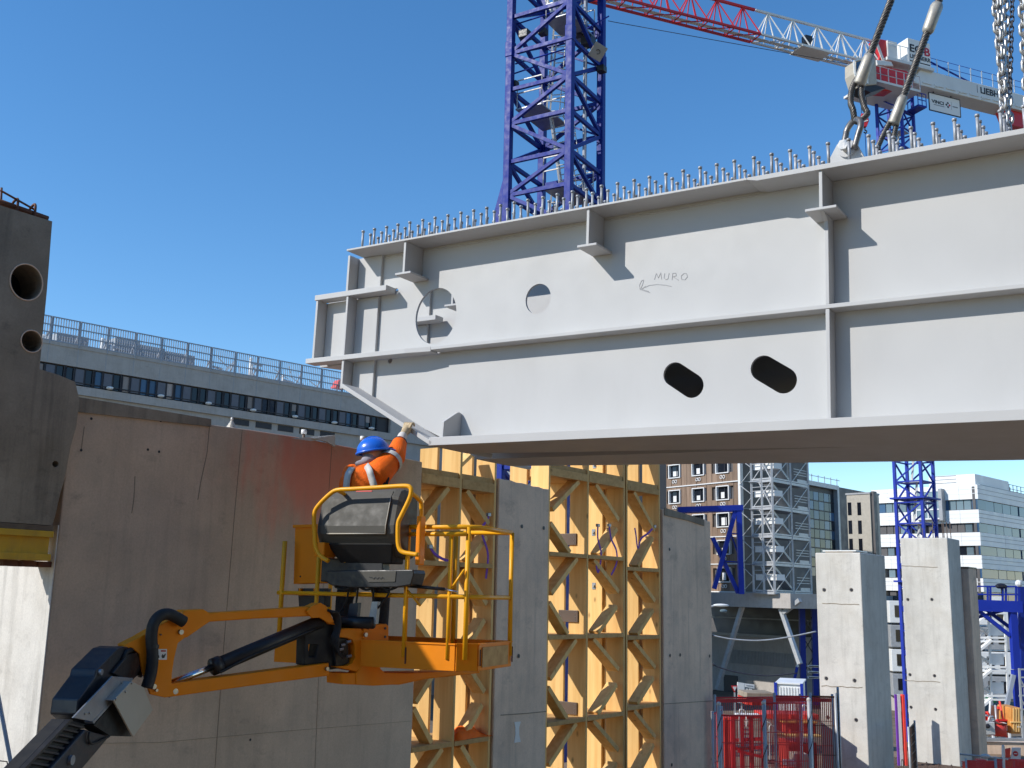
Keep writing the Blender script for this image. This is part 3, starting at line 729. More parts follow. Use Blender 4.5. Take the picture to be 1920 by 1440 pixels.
# marker writing: MURO and an arrow
def stroke(pts, r=.0028):
    P = [G.P(*G.px(1000 + x / 4, 260 + y / 4, .014), .0155) for x, y in pts]
    m = MB()
    for a, b in zip(P, P[1:]): m.bar(a, b, r * 2, .002, up=G.n)
    return m
wr = MB()
for pts in (((908, 1058), (922, 1010), (938, 1045), (955, 1005), (962, 1055)), ((985, 1010), (980, 1045), (995, 1058), (1010, 1050), (1018, 1008)), ((1040, 1060), (1045, 1010), (1068, 1008), (1072, 1028), (1048, 1035), (1090, 1062)), ((1130, 1010), (1108, 1030), (1112, 1056), (1138, 1058), (1156, 1035), (1148, 1012), (1130, 1010)),
            ((1035, 1108), (990, 1098), (930, 1093), (870, 1100), (800, 1130)), ((875, 1155), (800, 1130), (795, 1100), (812, 1065), (828, 1060), (820, 1090), (805, 1125)), ((840, 1105), (815, 1130), (865, 1145))):
    s_ = stroke(pts); wr.add(s_.v, s_.f)
wr.build('marker_writing', 'ink', gir, label='handwritten MURO and an arrow pointing left', kind='stuff')
# far girder first (copied before the studs and lug), set back and slightly lower
def copy_tree(o, parent=None, tf=None):
    c = o.copy(); COL.objects.link(c)
    if parent: c.parent = parent
    ORG[c.name] = org(o)
    for ch in list(o.children): copy_tree(ch, c)
    return c
# studs: one shared mesh, welded on the top flange in transverse rows
SH = .195
st = MB(); st.tube([V(0, 0, 0), V(0, 0, SH - .018)], .0125, 10); st.tube([V(0, 0, SH - .02), V(0, 0, SH - .004), V(0, 0, SH)], .02, 10, rs=[.0175, .0185, .0165]); st.tube([V(0, 0, -.001), V(0, 0, .008)], .017, 10)
st_me = st.mesh('stud', 'stud', smooth=False)
for p in st_me.polygons: p.use_smooth = len(p.vertices) == 4
u_s = gp(674, 455)[0]; k = 0; lug_u = gp(1562, 300)[0]
while u_s < gp(2010, 240)[0]:
    near_lug = abs(u_s - lug_u) < .14
    for j, w in enumerate((.27, .15, .03, -.09)):
        if near_lug and -.12 < w < .16: continue
        o = link('stud', st_me, gir, G.P(u_s, zT, w) + G.u * random.uniform(-.006, .006))
        o.rotation_euler = (random.uniform(-.015, .015), random.uniform(-.02, .02), random.uniform(0, 6))
    u_s += .158; k += 1
far = copy_tree(gir)
far['label'] = 'rear light-grey plate girder behind the near one, seen through its round hole'
for ch in list(far.children):
    if ch.name.startswith('marker_writing'): bpy.data.objects.remove(ch); continue
    if ch.name.split('.')[0] == 'web': ch.data = MB().plate(G, web, -.014, .014).mesh('web', 'girder', ORG[gir.name])
far.location = gir.location - G.n * 1.32 - G.u * .36 + V(0, 0, .03)
# plates added to keep light out of the lower cell between the girders
MB().prism([G.P(uD + .5, .34, -.30), G.P(UR, .34, -.30), G.P(UR, .34, -1.02), G.P(uD + .5, .34, -1.02)], G.v * .02).build('light_block_plate', 'girder', gir)
MB().prism([G.P(uB + .4, zM - .03, -.275), G.P(UR, zM - .03, -.275), G.P(UR, zM - .03, -1.14), G.P(uB + .4, zM - .03, -1.14)], G.v * .02).build('light_block_plate', 'girder', gir)
# weld beads along the web
for u0, u1, z_ in ((gp(800, 650)[0], UR, zM + .006), (uD + .05, UR, BF + .006), (uA + .05, UR, zT - .048)):
    n_ = 160; tube('weld_bead', gir, [G.P(u0 + (u1 - u0) * i / n_, z_ + random.uniform(-.0015, .0015), .0165) for i in range(n_ + 1)], .006, 'girder', 5)
# lifting lug with shackle
lg = MB(); lw = .03
lz = zT + .27
lugp = [(lug_u - .20, zT + .001), (lug_u - .05, lz - .0), (lug_u + .03, lz + .03), (lug_u + .10, lz), (lug_u + .22, zT + .001)]
lg.plate(G, lugp, -lw, lw, [circle(lug_u + .03, lz - .06, .036, n=18)]).build('lifting_lug', 'girder', gir, bevel=.006)
MB().tube([G.P(lug_u + .03, lz - .06, -lw - .02), G.P(lug_u + .03, lz - .06, -lw)], .07, 18).build('lug_cheek', 'girder', gir)
MB().tube([G.P(lug_u + .03, lz - .06, lw + .02), G.P(lug_u + .03, lz - .06, lw)], .07, 18).build('lug_cheek', 'girder', gir)

# ------------------------------------------------------------------ slings, shackles, chains
SY = (G.P(lug_u, zT)).y
def rope(P, r, strands=6, pitch=.16, seg=.014):
    """twisted strands along the polyline"""
    P = smooth_path(P, 10) if len(P) > 2 else [Vector(P[0]) + (Vector(P[1]) - Vector(P[0])) * i / 12 for i in range(13)]
    L = [0]
    for a, b in zip(P, P[1:]): L.append(L[-1] + (b - a).length)
    n = max(8, int(L[-1] / seg)); pts = []; j = 0; tg = []
    for i in range(n + 1):
        s = L[-1] * i / n
        while j < len(L) - 2 and L[j + 1] < s: j += 1
        k = (s - L[j]) / max(1e-6, L[j + 1] - L[j]); pts.append(P[j].lerp(P[j + 1], k)); tg.append((P[j + 1] - P[j]).normalized())
    m = MB()
    ref = Vector((.3, 1, .2))
    for q in range(strands):
        path = []
        for i, (p, t) in enumerate(zip(pts, tg)):
            a = t.cross(ref).normalized(); b = t.cross(a); an = 2 * math.pi * (L[-1] * i / n / pitch + q / strands)
            path.append(p + (a * math.cos(an) + b * math.sin(an)) * r * .62)
        m.tube(path, r * .42, 5)
    m.tube(pts, r * .5, 6)
    return m
def sling_line(x, y, Y): return at(x, y, Y)
cS = G.P(lug_u + .03, lz - .06, 0)
shk = thing('bow_shackle', cS, 'heavy bow shackle pinned through the girder lifting lug', 'shackle')
sx, upd = G.u, (at(1632, 120, SY) - cS).normalized()
bowc = cS + upd * .19
pts = [cS - G.n * .085] + [bowc + (-G.n * math.cos(R(a)) * .098 + upd * (math.sin(R(a)) * .10)) for a in range(-20, 201, 20)] + [cS + G.n * .085]
# turn the bow a little so that it shows open
rt = Matrix.Rotation(R(52), 3, upd); pts = [cS + rt @ (p - cS) for p in pts]
MB().tube(smooth_path(pts, 3), .026, 10).build('bow', 'shackle', shk, smooth=True)
tube('pin', shk, [cS - G.n * .13, cS + G.n * .13], .03, 'ferrule', 12)
MB().tube([cS + G.n * .12, cS + G.n * .15], .045, 6).build('nut', 'bolt', shk)
def sling(a, b, c, d, Y0, Y1, label, r1=.031):
    """a: eye bottom, b..c ferrule, d: upper end (pixels)"""
    A, B, C, D = at(*a, Y0), at(*b, Y0), at(*c, (Y0 * 2 + Y1) / 3), at(*d, Y1)
    t = thing('wire_rope_sling', A, label, 'sling', 'wire rope slings'); ax = (C - B).normalized(); sd_ = ax.cross(Vector((0, 1, 0))).normalized()
    eye = smooth_path([B - sd_ * .028 + ax * .05, B - sd_ * .04 - ax * .06, B.lerp(A, .55) - sd_ * .06, A + ax * .09 - sd_ * .062, A, A + ax * .09 + sd_ * .062, B.lerp(A, .55) + sd_ * .06, B + sd_ * .04 - ax * .06, B + sd_ * .028 + ax * .05], 6)
    rope(eye, .026, pitch=.13, seg=.012).build('eye', 'rope', t, smooth=True)
    m = MB(); m.tube([B - ax * .012, B, C, C + ax * .03], .05, 18, rs=[.046, .053, .049, .036]); m.build('ferrule', 'ferrule', t, smooth=True)
    rope([C, D], r1, pitch=.2, seg=.016).build('rope', 'rope', t, smooth=True)
    return t
topc = cS + upd * .30
ex = G.P(lug_u, zT)
def topx(p):    # pixel of a world point (for aligning the eye with the shackle)
    q = p - EYE; return (960 + FPX * q.dot(_R) / q.dot(_F), 720 - FPX * q.dot(_U) / q.dot(_F))
tp = topx(topc)
sling((tp[0], tp[1] + 6), (1611, 157), (1629, 109), (1694, -60), SY, SY - .1, 'wire rope sling with cream ferrule looped into the shackle')
FY = SY + 1.2
s2 = sling((1652, 300), (1675, 231), (1692, 186), (1735, 70), FY, FY - .1, 'wire rope sling with two ferrules rising from the rear girder')
B2, C2 = at(1740, 57, FY - .1), at(1756, 13, FY - .1); ax = (C2 - B2).normalized()
rope([at(1692, 186, FY - .03), B2], .036, pitch=.2).build('rope', 'rope', s2, smooth=True)
MB().tube([B2 - ax * .03, B2, C2, C2 + ax * .03], .06, 18, rs=[.04, .056, .06, .05]).build('ferrule', 'ferrule', s2, smooth=True)
rope([C2, at(1795, -90, FY - .15)], .036, pitch=.2).build('rope', 'rope', s2, smooth=True)
# chains: interlocking links sharing one mesh per kind
def link_mesh(L, Wd, r, name='chain_link', mat='chain'):
    pts = []; h = L / 2 - Wd / 2
    for a in range(0, 181, 30): pts.append(V(Wd / 2 * math.cos(R(a)), 0, h + Wd / 2 * math.sin(R(a))))
    for a in range(180, 361, 30): pts.append(V(Wd / 2 * math.cos(R(a)), 0, -h + Wd / 2 * math.sin(R(a))))
    return MB().tube(pts, r, 6, closed=True).mesh(name, mat, smooth=True)
big = link_mesh(.108, .062, .0145); small = link_mesh(.06, .032, .006, mat='darksteel')
def chain(a, b, me, step, label, start=0.0):
    A, B = Vector(a), Vector(b); t = thing('lifting_chain', A, label, 'chain', 'hanging lifting chains')
    d = (B - A).normalized(); n = int((B - A).length / step); rot = Vector((0, 0, 1)).rotation_difference(d).to_euler()
    from mathutils import Euler
    rm = rot.to_matrix()
    for i in range(n):
        o = link('chain_link', me, t, A + d * step * (i + .5))
        o.rotation_euler = (rm @ Matrix.Rotation(R(start + 90 * (i % 2)) + random.uniform(-.25, .25), 3, 'Z')).to_euler()
    return t
cY = SY - .75
for i, (xa, ya, xb, yb, Yc) in enumerate(((1888, 250, 1862, -60, cY + .9), (1884, 215, 1868, -60, cY + 1.05), (1892, 245, 1880, -60, cY + 1.3))):
    chain(at(xa, ya, Yc), at(xb, yb, Yc), big, .078, ('left strand of the triple lifting chain at the upper right', 'middle strand of the triple lifting chain at the upper right', 'right strand of the triple lifting chain at the upper right')[i], start=30 * i)
chain(at(1893, 175, cY + .6), at(1899, -40, cY + .6), small, .046, 'thin dark chain hanging between the heavy chains')
chain(at(1930, 235, cY + .3), at(1914, -60, cY + .3), big, .078, 'heavy chain cut by the right edge of the frame')
# ================================================================== BOOM LIFT
_K, _E = at(290, 1230, 7.9), at(660, 1215, 9.2)
J = Fr(_K, _E - _K)
lift = thing('boom_lift', V(_K.x - 1.5, _K.y - 2.2, DZ), 'orange articulated boom lift with a work basket before the wall', 'boom lift')
def jp(pts, w=0.0): return [J.px(x, y, w) for x, y in pts]
def jplate(name, pts, w0, w1, mat='orange', bevel=.006, par=None, holes=()):
    return MB().plate(J, jp(pts, w1), w0, w1, [jp(h, w1) for h in holes]).build(name, mat, par or lift, bevel=bevel)
# boom below the jib
_b0, _b1 = at(110, 1440, 6.9), at(235, 1270, 7.75)
BM = Fr(_b0, _b1 - _b0)
def bp(pts, w=0.0): return [BM.px(x, y, w) for x, y in pts]
def bplate(name, pts, w0, w1, mat, bevel=.005, par=None): return MB().plate(BM, bp(pts, w1), w0, w1).build(name, mat, par or lift, bevel=bevel)
# the boom carries on down to its turntable, out of the picture
tb = bp([(156, 1440), (206, 1381)], .1); dirv = (Vector(tb[0]) - Vector(tb[1])).normalized()
far0 = Vector(tb[0]) + dirv * 2.6
tbl = bp([(96, 1440), (160, 1368)], .1)
far1 = Vector(tbl[0]) + dirv * 2.6
MB().plate(BM, [tuple(far1), tbl[0], tbl[1], tb[1], tb[0], tuple(far0)], -.14, .1).build('boom_tube', 'darksteel', lift, bevel=.01)
tk = bp([(54, 1437), (137, 1349), (174, 1358), (87, 1440)], .1)
e0, e1 = Vector(tk[0]) + dirv * 2.4, Vector(tk[3]) + dirv * 2.4
MB().plate(BM, [tuple(e0), tk[1], tk[2], tuple(e1)], -.04, .055).build('cable_track', 'rubber', lift, bevel=.006)
a_, b_ = Vector(tk[1]), Vector(tk[2])
for k in range(12):
    s0 = dirv * (.035 + .062 * k)
    pa, pb = a_ + s0, b_ + s0
    MB().plate(BM, [tuple(pa + (pb - pa) * .16), tuple(pa + (pb - pa) * .95), tuple(pa + (pb - pa) * .95 + dirv * .024), tuple(pa + (pb - pa) * .16 + dirv * .024)], .055, .075).build('track_link', 'darksteel', lift, bevel=.003)
MB().plate(BM, [tuple(e0), tk[1], tuple(Vector(tk[1]) + (b_ - a_) * .12), tuple(e0 + (b_ - a_) * .12)], .055, .085).build('track_edge', 'black', lift)
for sx_, sy_ in ((131, 1425), (128, 1428)):
    pass
c_ = BM.px(131, 1425, .1); MB().tube([BM.P(*c_, .1), BM.P(*c_, .12)], .03, 14).build('pin_head', 'galv', lift)
MB().tube(smooth_path([BM.P(*BM.px(x, y, .115), .115) for x, y in ((168, 1372), (166, 1385), (172, 1394), (190, 1388), (205, 1380))], 4), .008, 6).build('hose', 'rubber', lift, smooth=True)
hd = bplate('boom_head', [(144, 1340), (148, 1311), (179, 1268), (182, 1255), (220, 1216), (232, 1212), (258, 1214), (273, 1231), (268, 1258), (250, 1275), (235, 1300), (190, 1340), (165, 1362)], -.14, .04, 'darksteel', .01)
c_ = BM.px(186, 1260, .04); MB().tube([BM.P(*c_, .04), BM.P(*c_, .06)], .02, 14).build('pin_head', 'galv', hd)
MB().tube([BM.P(*BM.px(x, y, .05), .05) for x, y in ((228, 1240), (236, 1223), (252, 1216), (266, 1228), (268, 1252), (262, 1268))], .018, 8).build('seal_strip', 'rubber', hd, smooth=True)
bplate('inner_link', [(212, 1262), (240, 1228), (258, 1222), (262, 1245), (248, 1270), (230, 1272)], .04, .07, 'black', .006)
cv = bplate('cover_sheet', [(137, 1346), (211, 1268), (249, 1271), (174, 1353)], .1, .112, 'galv', .003)
MB().plate(BM, bp([(174, 1353), (249, 1271), (249, 1275), (176, 1357)], .115), .06, .115).build('folded_lip', 'galv', cv)
for x, y in ((160, 1338), (168, 1337), (228, 1280)):
    c_ = BM.px(x, y, .115); MB().ball(BM.P(*c_, .113), .008, 8, 5).build('rivet', 'bolt', cv)
# beige end cover, an open wedge-shaped box
fx = [(213, 1313), (247, 1277), (270, 1289), (287, 1331), (250, 1382)]
bz = bplate('end_cover', fx, .155, .168, 'beige', .004)
MB().plate(BM, bp([(213, 1313), (247, 1277), (249, 1279), (216, 1314)], .168), -.1, .155).build('cover_side', 'beige', bz)
MB().plate(BM, bp([(270, 1289), (287, 1331), (284, 1331), (268, 1290)], .168), -.1, .155).build('cover_side', 'beige', bz)
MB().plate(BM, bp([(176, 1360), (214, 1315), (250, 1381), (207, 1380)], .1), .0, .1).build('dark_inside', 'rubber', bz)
for x, y in ((247, 1281), (217, 1311), (235, 1297)):
    c_ = BM.px(x, y, .17); MB().ball(BM.P(*c_, .17), .009, 8, 5).build('bolt', 'bolt', bz)
# knuckle plates and the parallelogram jib
kn = [(222, 1219), (236, 1208), (262, 1195), (300, 1172), (322, 1160), (338, 1146), (352, 1160), (340, 1180), (347, 1196), (334, 1206), (327, 1235), (323, 1262), (322, 1282), (333, 1287), (331, 1305), (310, 1308), (282, 1302), (268, 1262), (262, 1226), (246, 1214)]
jplate('knuckle_plate', kn, .06, .085); jplate('knuckle_plate', kn, -.10, -.075)
jplate('knuckle_web', [(236, 1209), (262, 1196), (322, 1161), (326, 1168), (266, 1204), (240, 1218)], -.075, .06)
up = [(330, 1181), (340, 1160), (345, 1144), (382, 1142), (393, 1149), (480, 1144), (585, 1137), (600, 1130), (613, 1137), (622, 1160), (630, 1172), (618, 1170), (606, 1157), (590, 1155), (480, 1160), (394, 1166), (382, 1174), (352, 1195), (340, 1197), (330, 1192)]
jplate('upper_arm', up, -.06, .055, bevel=.01)
jplate('arm_cheek', [(575, 1146), (586, 1136), (601, 1130), (612, 1136), (627, 1166), (616, 1168), (600, 1158), (585, 1159)], .056, .075, bevel=.004)
lo = jplate('lower_arm', [(319, 1282), (470, 1262), (617, 1243), (617, 1267), (470, 1286), (319, 1307)], -.06, .065, bevel=.008)
MB().plate(J, jp([(309, 1281), (319, 1281), (319, 1308), (309, 1306)], .05), -.05, .05).build('arm_end', 'darksteel', lo)
def jpin(x, y, w, r=.022, L=.02, mat='bolt', par=None):
    u, z = J.px(x, y, w); MB().tube([J.P(u, z, w), J.P(u, z, w + L)], r, 14).build('pin_head', mat, par or lift)
jpin(327, 1296, .066, .02, par=lo); jpin(612, 1254, .066, .016, par=lo); jpin(338, 1185, .086, .018); jpin(340, 1172, .086, .01); jpin(287, 1287, .086, .018); jpin(292, 1294, .086, .010); jpin(301, 1190, .086, .006, .01, 'black')
def jtube(name, pts, w, r, mat, n=10, par=None, sm=True):
    P = [J.P(*J.px(x, y, w), w) for x, y in pts]
    return tube(name, par or lift, smooth_path(P, 5) if len(P) > 2 and sm else P, r, mat, n)
cy = jtube('cylinder_barrel', ((402, 1250), (600, 1166)), -.01, .058, 'black', 16)
jtube('cylinder_rod', ((318, 1282), (405, 1248)), -.01, .026, 'chrome', 14)
jtube('cylinder_gland', ((398, 1251), (412, 1245)), -.01, .066, 'black', 16, cy)
jtube('oil_pipe', ((411, 1258), (418, 1258), (480, 1226), (590, 1180)), .045, .011, 'rubber', 6, cy)
jtube('hose_bundle', ((345, 1166), (318, 1152), (300, 1155), (288, 1170), (284, 1195), (286, 1230), (283, 1262), (275, 1290)), .13, .042, 'rubber', 14)
for x, y, w in ((286, 1212, .13),):
    u, z = J.px(x, y, w); MB().tube([J.P(u, z - .012, w), J.P(u, z + .012, w)], .045, 14).build('clip', 'black', lift)
# warning sticker
sk = jplate('warning_sticker', [(294, 1217), (313, 1217), (313, 1237), (294, 1237)], .0855, .087, 'whiteprint', 0)
jplate('red_header', [(302, 1219), (311, 1219), (311, 1222), (302, 1222)], .0871, .0882, 'redprint', 0, sk)
jplate('pictogram', [(303, 1230), (305, 1226), (307, 1229), (310, 1225), (311, 1227), (308, 1234), (304, 1234)], .0871, .0882, 'blackprint', 0, sk)
jplate('pictogram', [(296, 1231), (298, 1228), (299, 1233), (296, 1234)], .0871, .0882, 'blackprint', 0, sk)
# dark rotator and hoses at the jib end
rot = jplate('rotator_body', [(572, 1172), (600, 1160), (622, 1166), (640, 1176), (646, 1200), (646, 1252), (618, 1256), (616, 1243), (585, 1247), (570, 1248)], -.10, .02, 'rubber', .012, holes=[[(579, 1208), (596, 1208), (592, 1233), (580, 1231)]])
for k in range(5):
    jtube('hose', ((606 + 4 * k, 1140 + 2 * k), (622 + 3 * k, 1150), (630 + 2 * k, 1172), (622 + 3 * k, 1196), (627 + 2 * k, 1214 + 2 * k), (643, 1210 + 6 * k)), .05 + .014 * k, .011, 'rubber', 7, rot)
for x, y in ((644, 1210), (641, 1218), (655, 1204), (656, 1231)):
    u, z = J.px(x, y, .1); MB().tube([J.P(u - .02, z, .09), J.P(u + .02, z + .006, .09)], .012, 8).build('hose_fitting', 'galv', rot)
jplate('valve_block', [(626, 1196), (652, 1196), (655, 1244), (630, 1252)], -.04, .05, 'black', .006, rot)
jplate('clamp_casting', [(632, 1193), (637, 1180), (650, 1178), (676, 1178), (682, 1186), (682, 1204), (684, 1210), (677, 1240), (672, 1259), (664, 1258), (628, 1250), (652, 1248), (661, 1243), (666, 1232), (665, 1208), (660, 1199), (650, 1196), (632, 1194)], -.06, .09, 'orange', .008)
mt = [(682, 1178), (684, 1172), (725, 1170), (729, 1174), (729, 1200), (722, 1208), (718, 1228), (711, 1240), (714, 1254), (722, 1261), (760, 1262), (870, 1258), (872, 1264), (800, 1272), (748, 1283), (700, 1286), (668, 1284), (668, 1262), (672, 1258), (681, 1240), (686, 1206), (681, 1200)]
jplate('basket_mount', mt, -.02, .10, 'orange', .006)
jplate('mount_end', [(641, 1262), (668, 1262), (668, 1284), (641, 1283)], -.12, .09, 'orange', .006)
jplate('support_arm', [(722, 1263), (900, 1258), (900, 1262), (800, 1273), (750, 1284), (722, 1284)], -.3, -.03, 'orange', .006)
jpin(684, 1190, .101, .018); jpin(722, 1178, .101, .011, .006, 'black'); jpin(722, 1194, .101, .011, .006, 'black')
# ------------------------------------------------------------------ basket
BO = at(872, 1262, 8.8); YAW = R(22)
bu, bv = V(math.cos(YAW), -math.sin(YAW), 0), V(math.sin(YAW), math.cos(YAW), 0)
def bk(a, d, z): return BO + bu * a + bv * d + V(0, 0, z)
LEN, DEP, RH = 1.82, .86, 1.17
outl = [(-LEN, 0), (-.09, 0), (.05, .13), (.05, DEP), (-LEN, DEP)]
basket = MB().prism([bk(a, d, .02) for a, d in outl], V(0, 0, .03)).build('basket_floor', 'orange', lift, bevel=.005)
for i in range(5):
    (a0, d0), (a1, d1) = outl[i], outl[(i + 1) % 5]
    p, q = bk(a0, d0, .115), bk(a1, d1, .115); t_ = (q - p).normalized()
    o = MB().bar(p + t_ * .004, q - t_ * .004, .012, .21).build('toe_board', 'orange', lift, bevel=.003)
    bar('board_lip', o, bk(a0, d0, .222), bk(a1, d1, .222), .03, .012, 'orange')
MB().bar(bk(.062, .2, .115), bk(.062, DEP - .1, .115), .006, .16).build('end_board', 'wood_lintel', lift, label='bare plywood sheet on the basket end')
for a, d in ((-.54, -.008), (.0, .10), (.07, .14), (.07, DEP - .02)):
    MB().bar(bk(a, d, .05), bk(a, d, .18), .012, .012).build('slot_weld', 'rust', lift)
rt_ = .021
def rail(name, pts, r=rt_, mat='orange_mesh', k=0):
    P = [bk(*p) for p in pts]
    return tube(name, lift, smooth_path(P, k) if k else P, r, mat, 10)
cr = [(-.56, .0), (-.06, .0), (.05, .1), (.05, DEP - .03), (-LEN + .1, DEP - .03)]
MB().tube([bk(a, d, RH) for a, d in cr], .021, 10).build('top_rail', 'orange_mesh', lift, smooth=True)
MB().tube([bk(-LEN - .02, .02, .60)] + [bk(a, d, .60) for a, d in ((-.06, .0), (.05, .1), (.05, DEP - .03), (-LEN + .1, DEP - .03))], .019, 10).build('middle_rail', 'orange_mesh', lift, smooth=True)
for a, d in ((-.56, .0), (-.02, .03), (.05, DEP - .03), (-.5, DEP - .03), (-1.2, DEP - .03), (-LEN + .02, DEP - .03), (-LEN + .02, .02)):
    rail('post', [(a, d, .1), (a, d, RH if a > -LEN + .1 else 1.05)], .021)
rail('gate_post', [(-.16, .0, .1), (-.16, .0, RH - .05)], .019)
rail('gate_rail', [(-.54, -.01, RH - .06), (-.02, -.01, RH - .06)], .019)
tube('gas_strut', lift, [bk(-.53, -.02, .68), bk(-.2, -.02, .66)], .014, 'black', 8)
tube('strut_rod', lift, [bk(-.2, -.02, .66), bk(-.08, -.02, .64)], .008, 'chrome', 8)
rail('rail_brace', [(-.16, -.01, .64), (-.03, -.01, .82)], .010); rail('rail_brace', [(-.54, -.01, .64), (-.42, -.01, .52)], .010)
# side box on the left end
MB().bar(bk(-LEN + .16, .18, .90), bk(-LEN + .16, .18, 1.02 + .16), .30, .0) if False else None
SB = Fr(bk(0, .16, 0), bu)
def sp(pts, w=0.0): return [SB.px(x, y, w) for x, y in pts]
MB().plate(SB, sp([(553, 988), (613, 986), (612, 1093), (550, 1095)], .0), -.14, .0).build('side_box', 'orange', lift, bevel=.006)
MB().plate(SB, sp([(549, 984), (616, 982), (616, 988), (549, 990)], .01), -.15, .012).build('side_box_lid', 'orange', lift, bevel=.004)
MB().plate(SB, sp([(556, 1103), (608, 1103), (606, 1138), (558, 1138)], .0), -.12, -.02).build('side_box_base', 'black', lift, bevel=.004)
for x in (560, 588): MB().plate(SB, sp([(x, 1103), (x + 4, 1103), (x + 4, 1117), (x, 1117)], .01), -.02, .01).build('hinge', 'orange', lift)
for x, y in ((563, 1081), (597, 1081)):
    u, z = SB.px(x, y, .002); MB().ball(SB.P(u, z, .002), .008, 6, 4).build('rivet', 'black', lift)
rail('left_post', [(-LEN + .38, .02, .1), (-LEN + .38, .02, .95)], .019)
# control box: a plastic barrel-shaped console
prof = [(.16, .90), (-.06, .92), (-.17, 1.00), (-.225, 1.10), (-.225, 1.17), (-.155, 1.42), (-.11, 1.475), (-.05, 1.495), (.16, 1.47)]
a0, a1 = -1.34, -.55
m = MB()
secs = [(a0, .86, .02), (a0 + .05, .97, .005), (a0 + .09, 1, 0), (a1 - .09, 1, 0), (a1 - .04, .96, .005), (a1, .80, .02)]
rings = []
for a, s, _ in secs:
    cz = 1.19; rings.append([bk(a, d * s, cz + (z - cz) * s) for d, z in prof])
k0 = 0; npf = len(prof)
m.v = [p for r_ in rings for p in r_]
for i in range(len(rings) - 1):
    for j in range(npf): m.f.append((i * npf + j, i * npf + (j + 1) % npf, (i + 1) * npf + (j + 1) % npf, (i + 1) * npf + j))
m.f.append(tuple(range(npf))); m.f.append(tuple(range((len(rings) - 1) * npf, len(rings) * npf)))
cb = m.build('control_box', 'plastic', lift, bevel=.012)
# lid of the console
m = MB(); off = .012
pf = [(-.232, 1.045 + .06), (-.234, 1.165), (-.163, 1.40), (-.118, 1.462)]
L0, L1 = a0 + .13, a1 - .10
vs_ = [bk(a, d - off, z) for a in (L0, L1) for d, z in pf] + [bk(a, d + .03, z) for a in (L0, L1) for d, z in pf]
m.add(vs_, [(0, 1, 5, 4), (1, 2, 6, 5), (2, 3, 7, 6), (0, 4, 12, 8), (3, 11, 15, 7), (0, 8, 9, 1), (1, 9, 10, 2), (2, 10, 11, 3), (4, 5, 13, 12), (5, 6, 14, 13), (6, 7, 15, 14)])
ld = m.build('lid', 'plastic', cb, bevel=.005)
tube('lid_edge', cb, [bk(L0, -.245, 1.10), bk(L1, -.245, 1.10)], .006, 'beige', 6)
tube('lid_edge', cb, [bk(L1, -.245, 1.10), bk(L1, -.247, 1.16), bk(L1, -.178, 1.40)], .004, 'beige', 6)
MB().bar(bk(-1.02, -.10, 1.462), bk(-.86, -.10, 1.462), .05, .02).build('red_stop_button', 'redbox', cb, bevel=.005)
MB().prism([bk(a0 + .10, -.20, 1.02), bk(a1 - .05, -.20, 1.02), bk(a1 - .12, -.08, .86), bk(a0 + .18, -.08, .86)], bv * .22).build('lower_tub', 'rubber', cb, bevel=.01)
# guard tube round the console
GF = Fr(bk(0, -.27, 0), bu)
gpts = [GF.P(*GF.px(x, y)) for x, y in ((616, 1052), (600, 1042), (592, 1025), (590, 1000), (589, 965), (597, 948), (618, 927), (632, 919), (660, 917), (710, 914), (758, 911), (769, 914), (771, 922), (767, 937), (752, 968), (747, 980), (746, 1000), (747, 1022), (753, 1034), (768, 1038), (784, 1040))]
tube('console_guard', lift, smooth_path(gpts, 3), .019, 'orange_mesh', 10)
tube('console_guard', lift, smooth_path([gpts[12] + V(0, 0, -.01), gpts[12] + bv * .14 + V(0, 0, -.05), gpts[12] + bv * .2 + V(0, 0, -.12), gpts[12] + bv * .2 + V(0, 0, -.52)], 4), .019, 'orange_mesh', 10)
tube('console_guard', lift, smooth_path([gpts[7], gpts[7] + bv * .14 + V(0, 0, -.03), gpts[7] + bv * .2 + V(0, 0, -.1), gpts[7] + bv * .2 + V(0, 0, -.6)], 4), .017, 'orange_mesh', 10)
MB().box(GF.P(*GF.px(598, 1030)) + bv * .1, bu * .05, bv * .1, V(0, 0, .06)).build('guard_bracket', 'orange', lift, bevel=.01)
MB().box(GF.P(*GF.px(776, 1012)) + bv * .12, bu * .02, bv * .05, V(0, 0, .20)).build('guard_bracket', 'orange', lift, bevel=.01)
# tray under the console
TR = Fr(bk(0, -.16, 0), bu)
def tpx(pts, w=0.0): return [TR.px(x, y, w) for x, y in pts]
tr = MB().plate(TR, tpx([(612, 1070), (774, 1068), (776, 1075), (770, 1097), (742, 1101), (660, 1102), (622, 1098), (612, 1092)]), -.22, .0).build('tool_tray', 'black', lift, bevel=.008)
MB().plate(TR, tpx([(674, 1071), (743, 1071), (741, 1091), (691, 1092)], .004), 0, .006).build('tray_panel', 'plastic', tr, bevel=.003)
wv = MB()
P = [TR.P(*TR.px(692 + i * 1.35, 1084 + 1.6 * math.sin(i * 1.25) - (2.5 if i < 3 else 0), .008), .0085) for i in range(22)]
for p, q in zip(P, P[1:]): wv.bar(p, q, .0045, .002, up=TR.n)
wv.build('embossed_script', 'black', tr)
for k, (xa, xb) in enumerate(((628, 660), (672, 702), (712, 745))):
    tube('loom', tr, smooth_path([TR.P(*TR.px(x, y, -.05), -.05) for x, y in ((xa, 1099), ((xa + xb) / 2, 1106), (xb, 1100))], 4), .011, 'rubber', 6)
for k, pts in enumerate((((640, 1060), (655, 1085), (648, 1130), (625, 1165)), ((660, 1058), (690, 1085), (700, 1120), (690, 1180)), ((700, 1058), (676, 1084), (668, 1130), (660, 1180)), ((720, 1058), (712, 1090), (730, 1110), (700, 1150)))):
    tube('control_cable', lift, smooth_path([TR.P(*TR.px(x, y, -.12), -.12) for x, y in pts], 5), .009, 'rubber', 6)
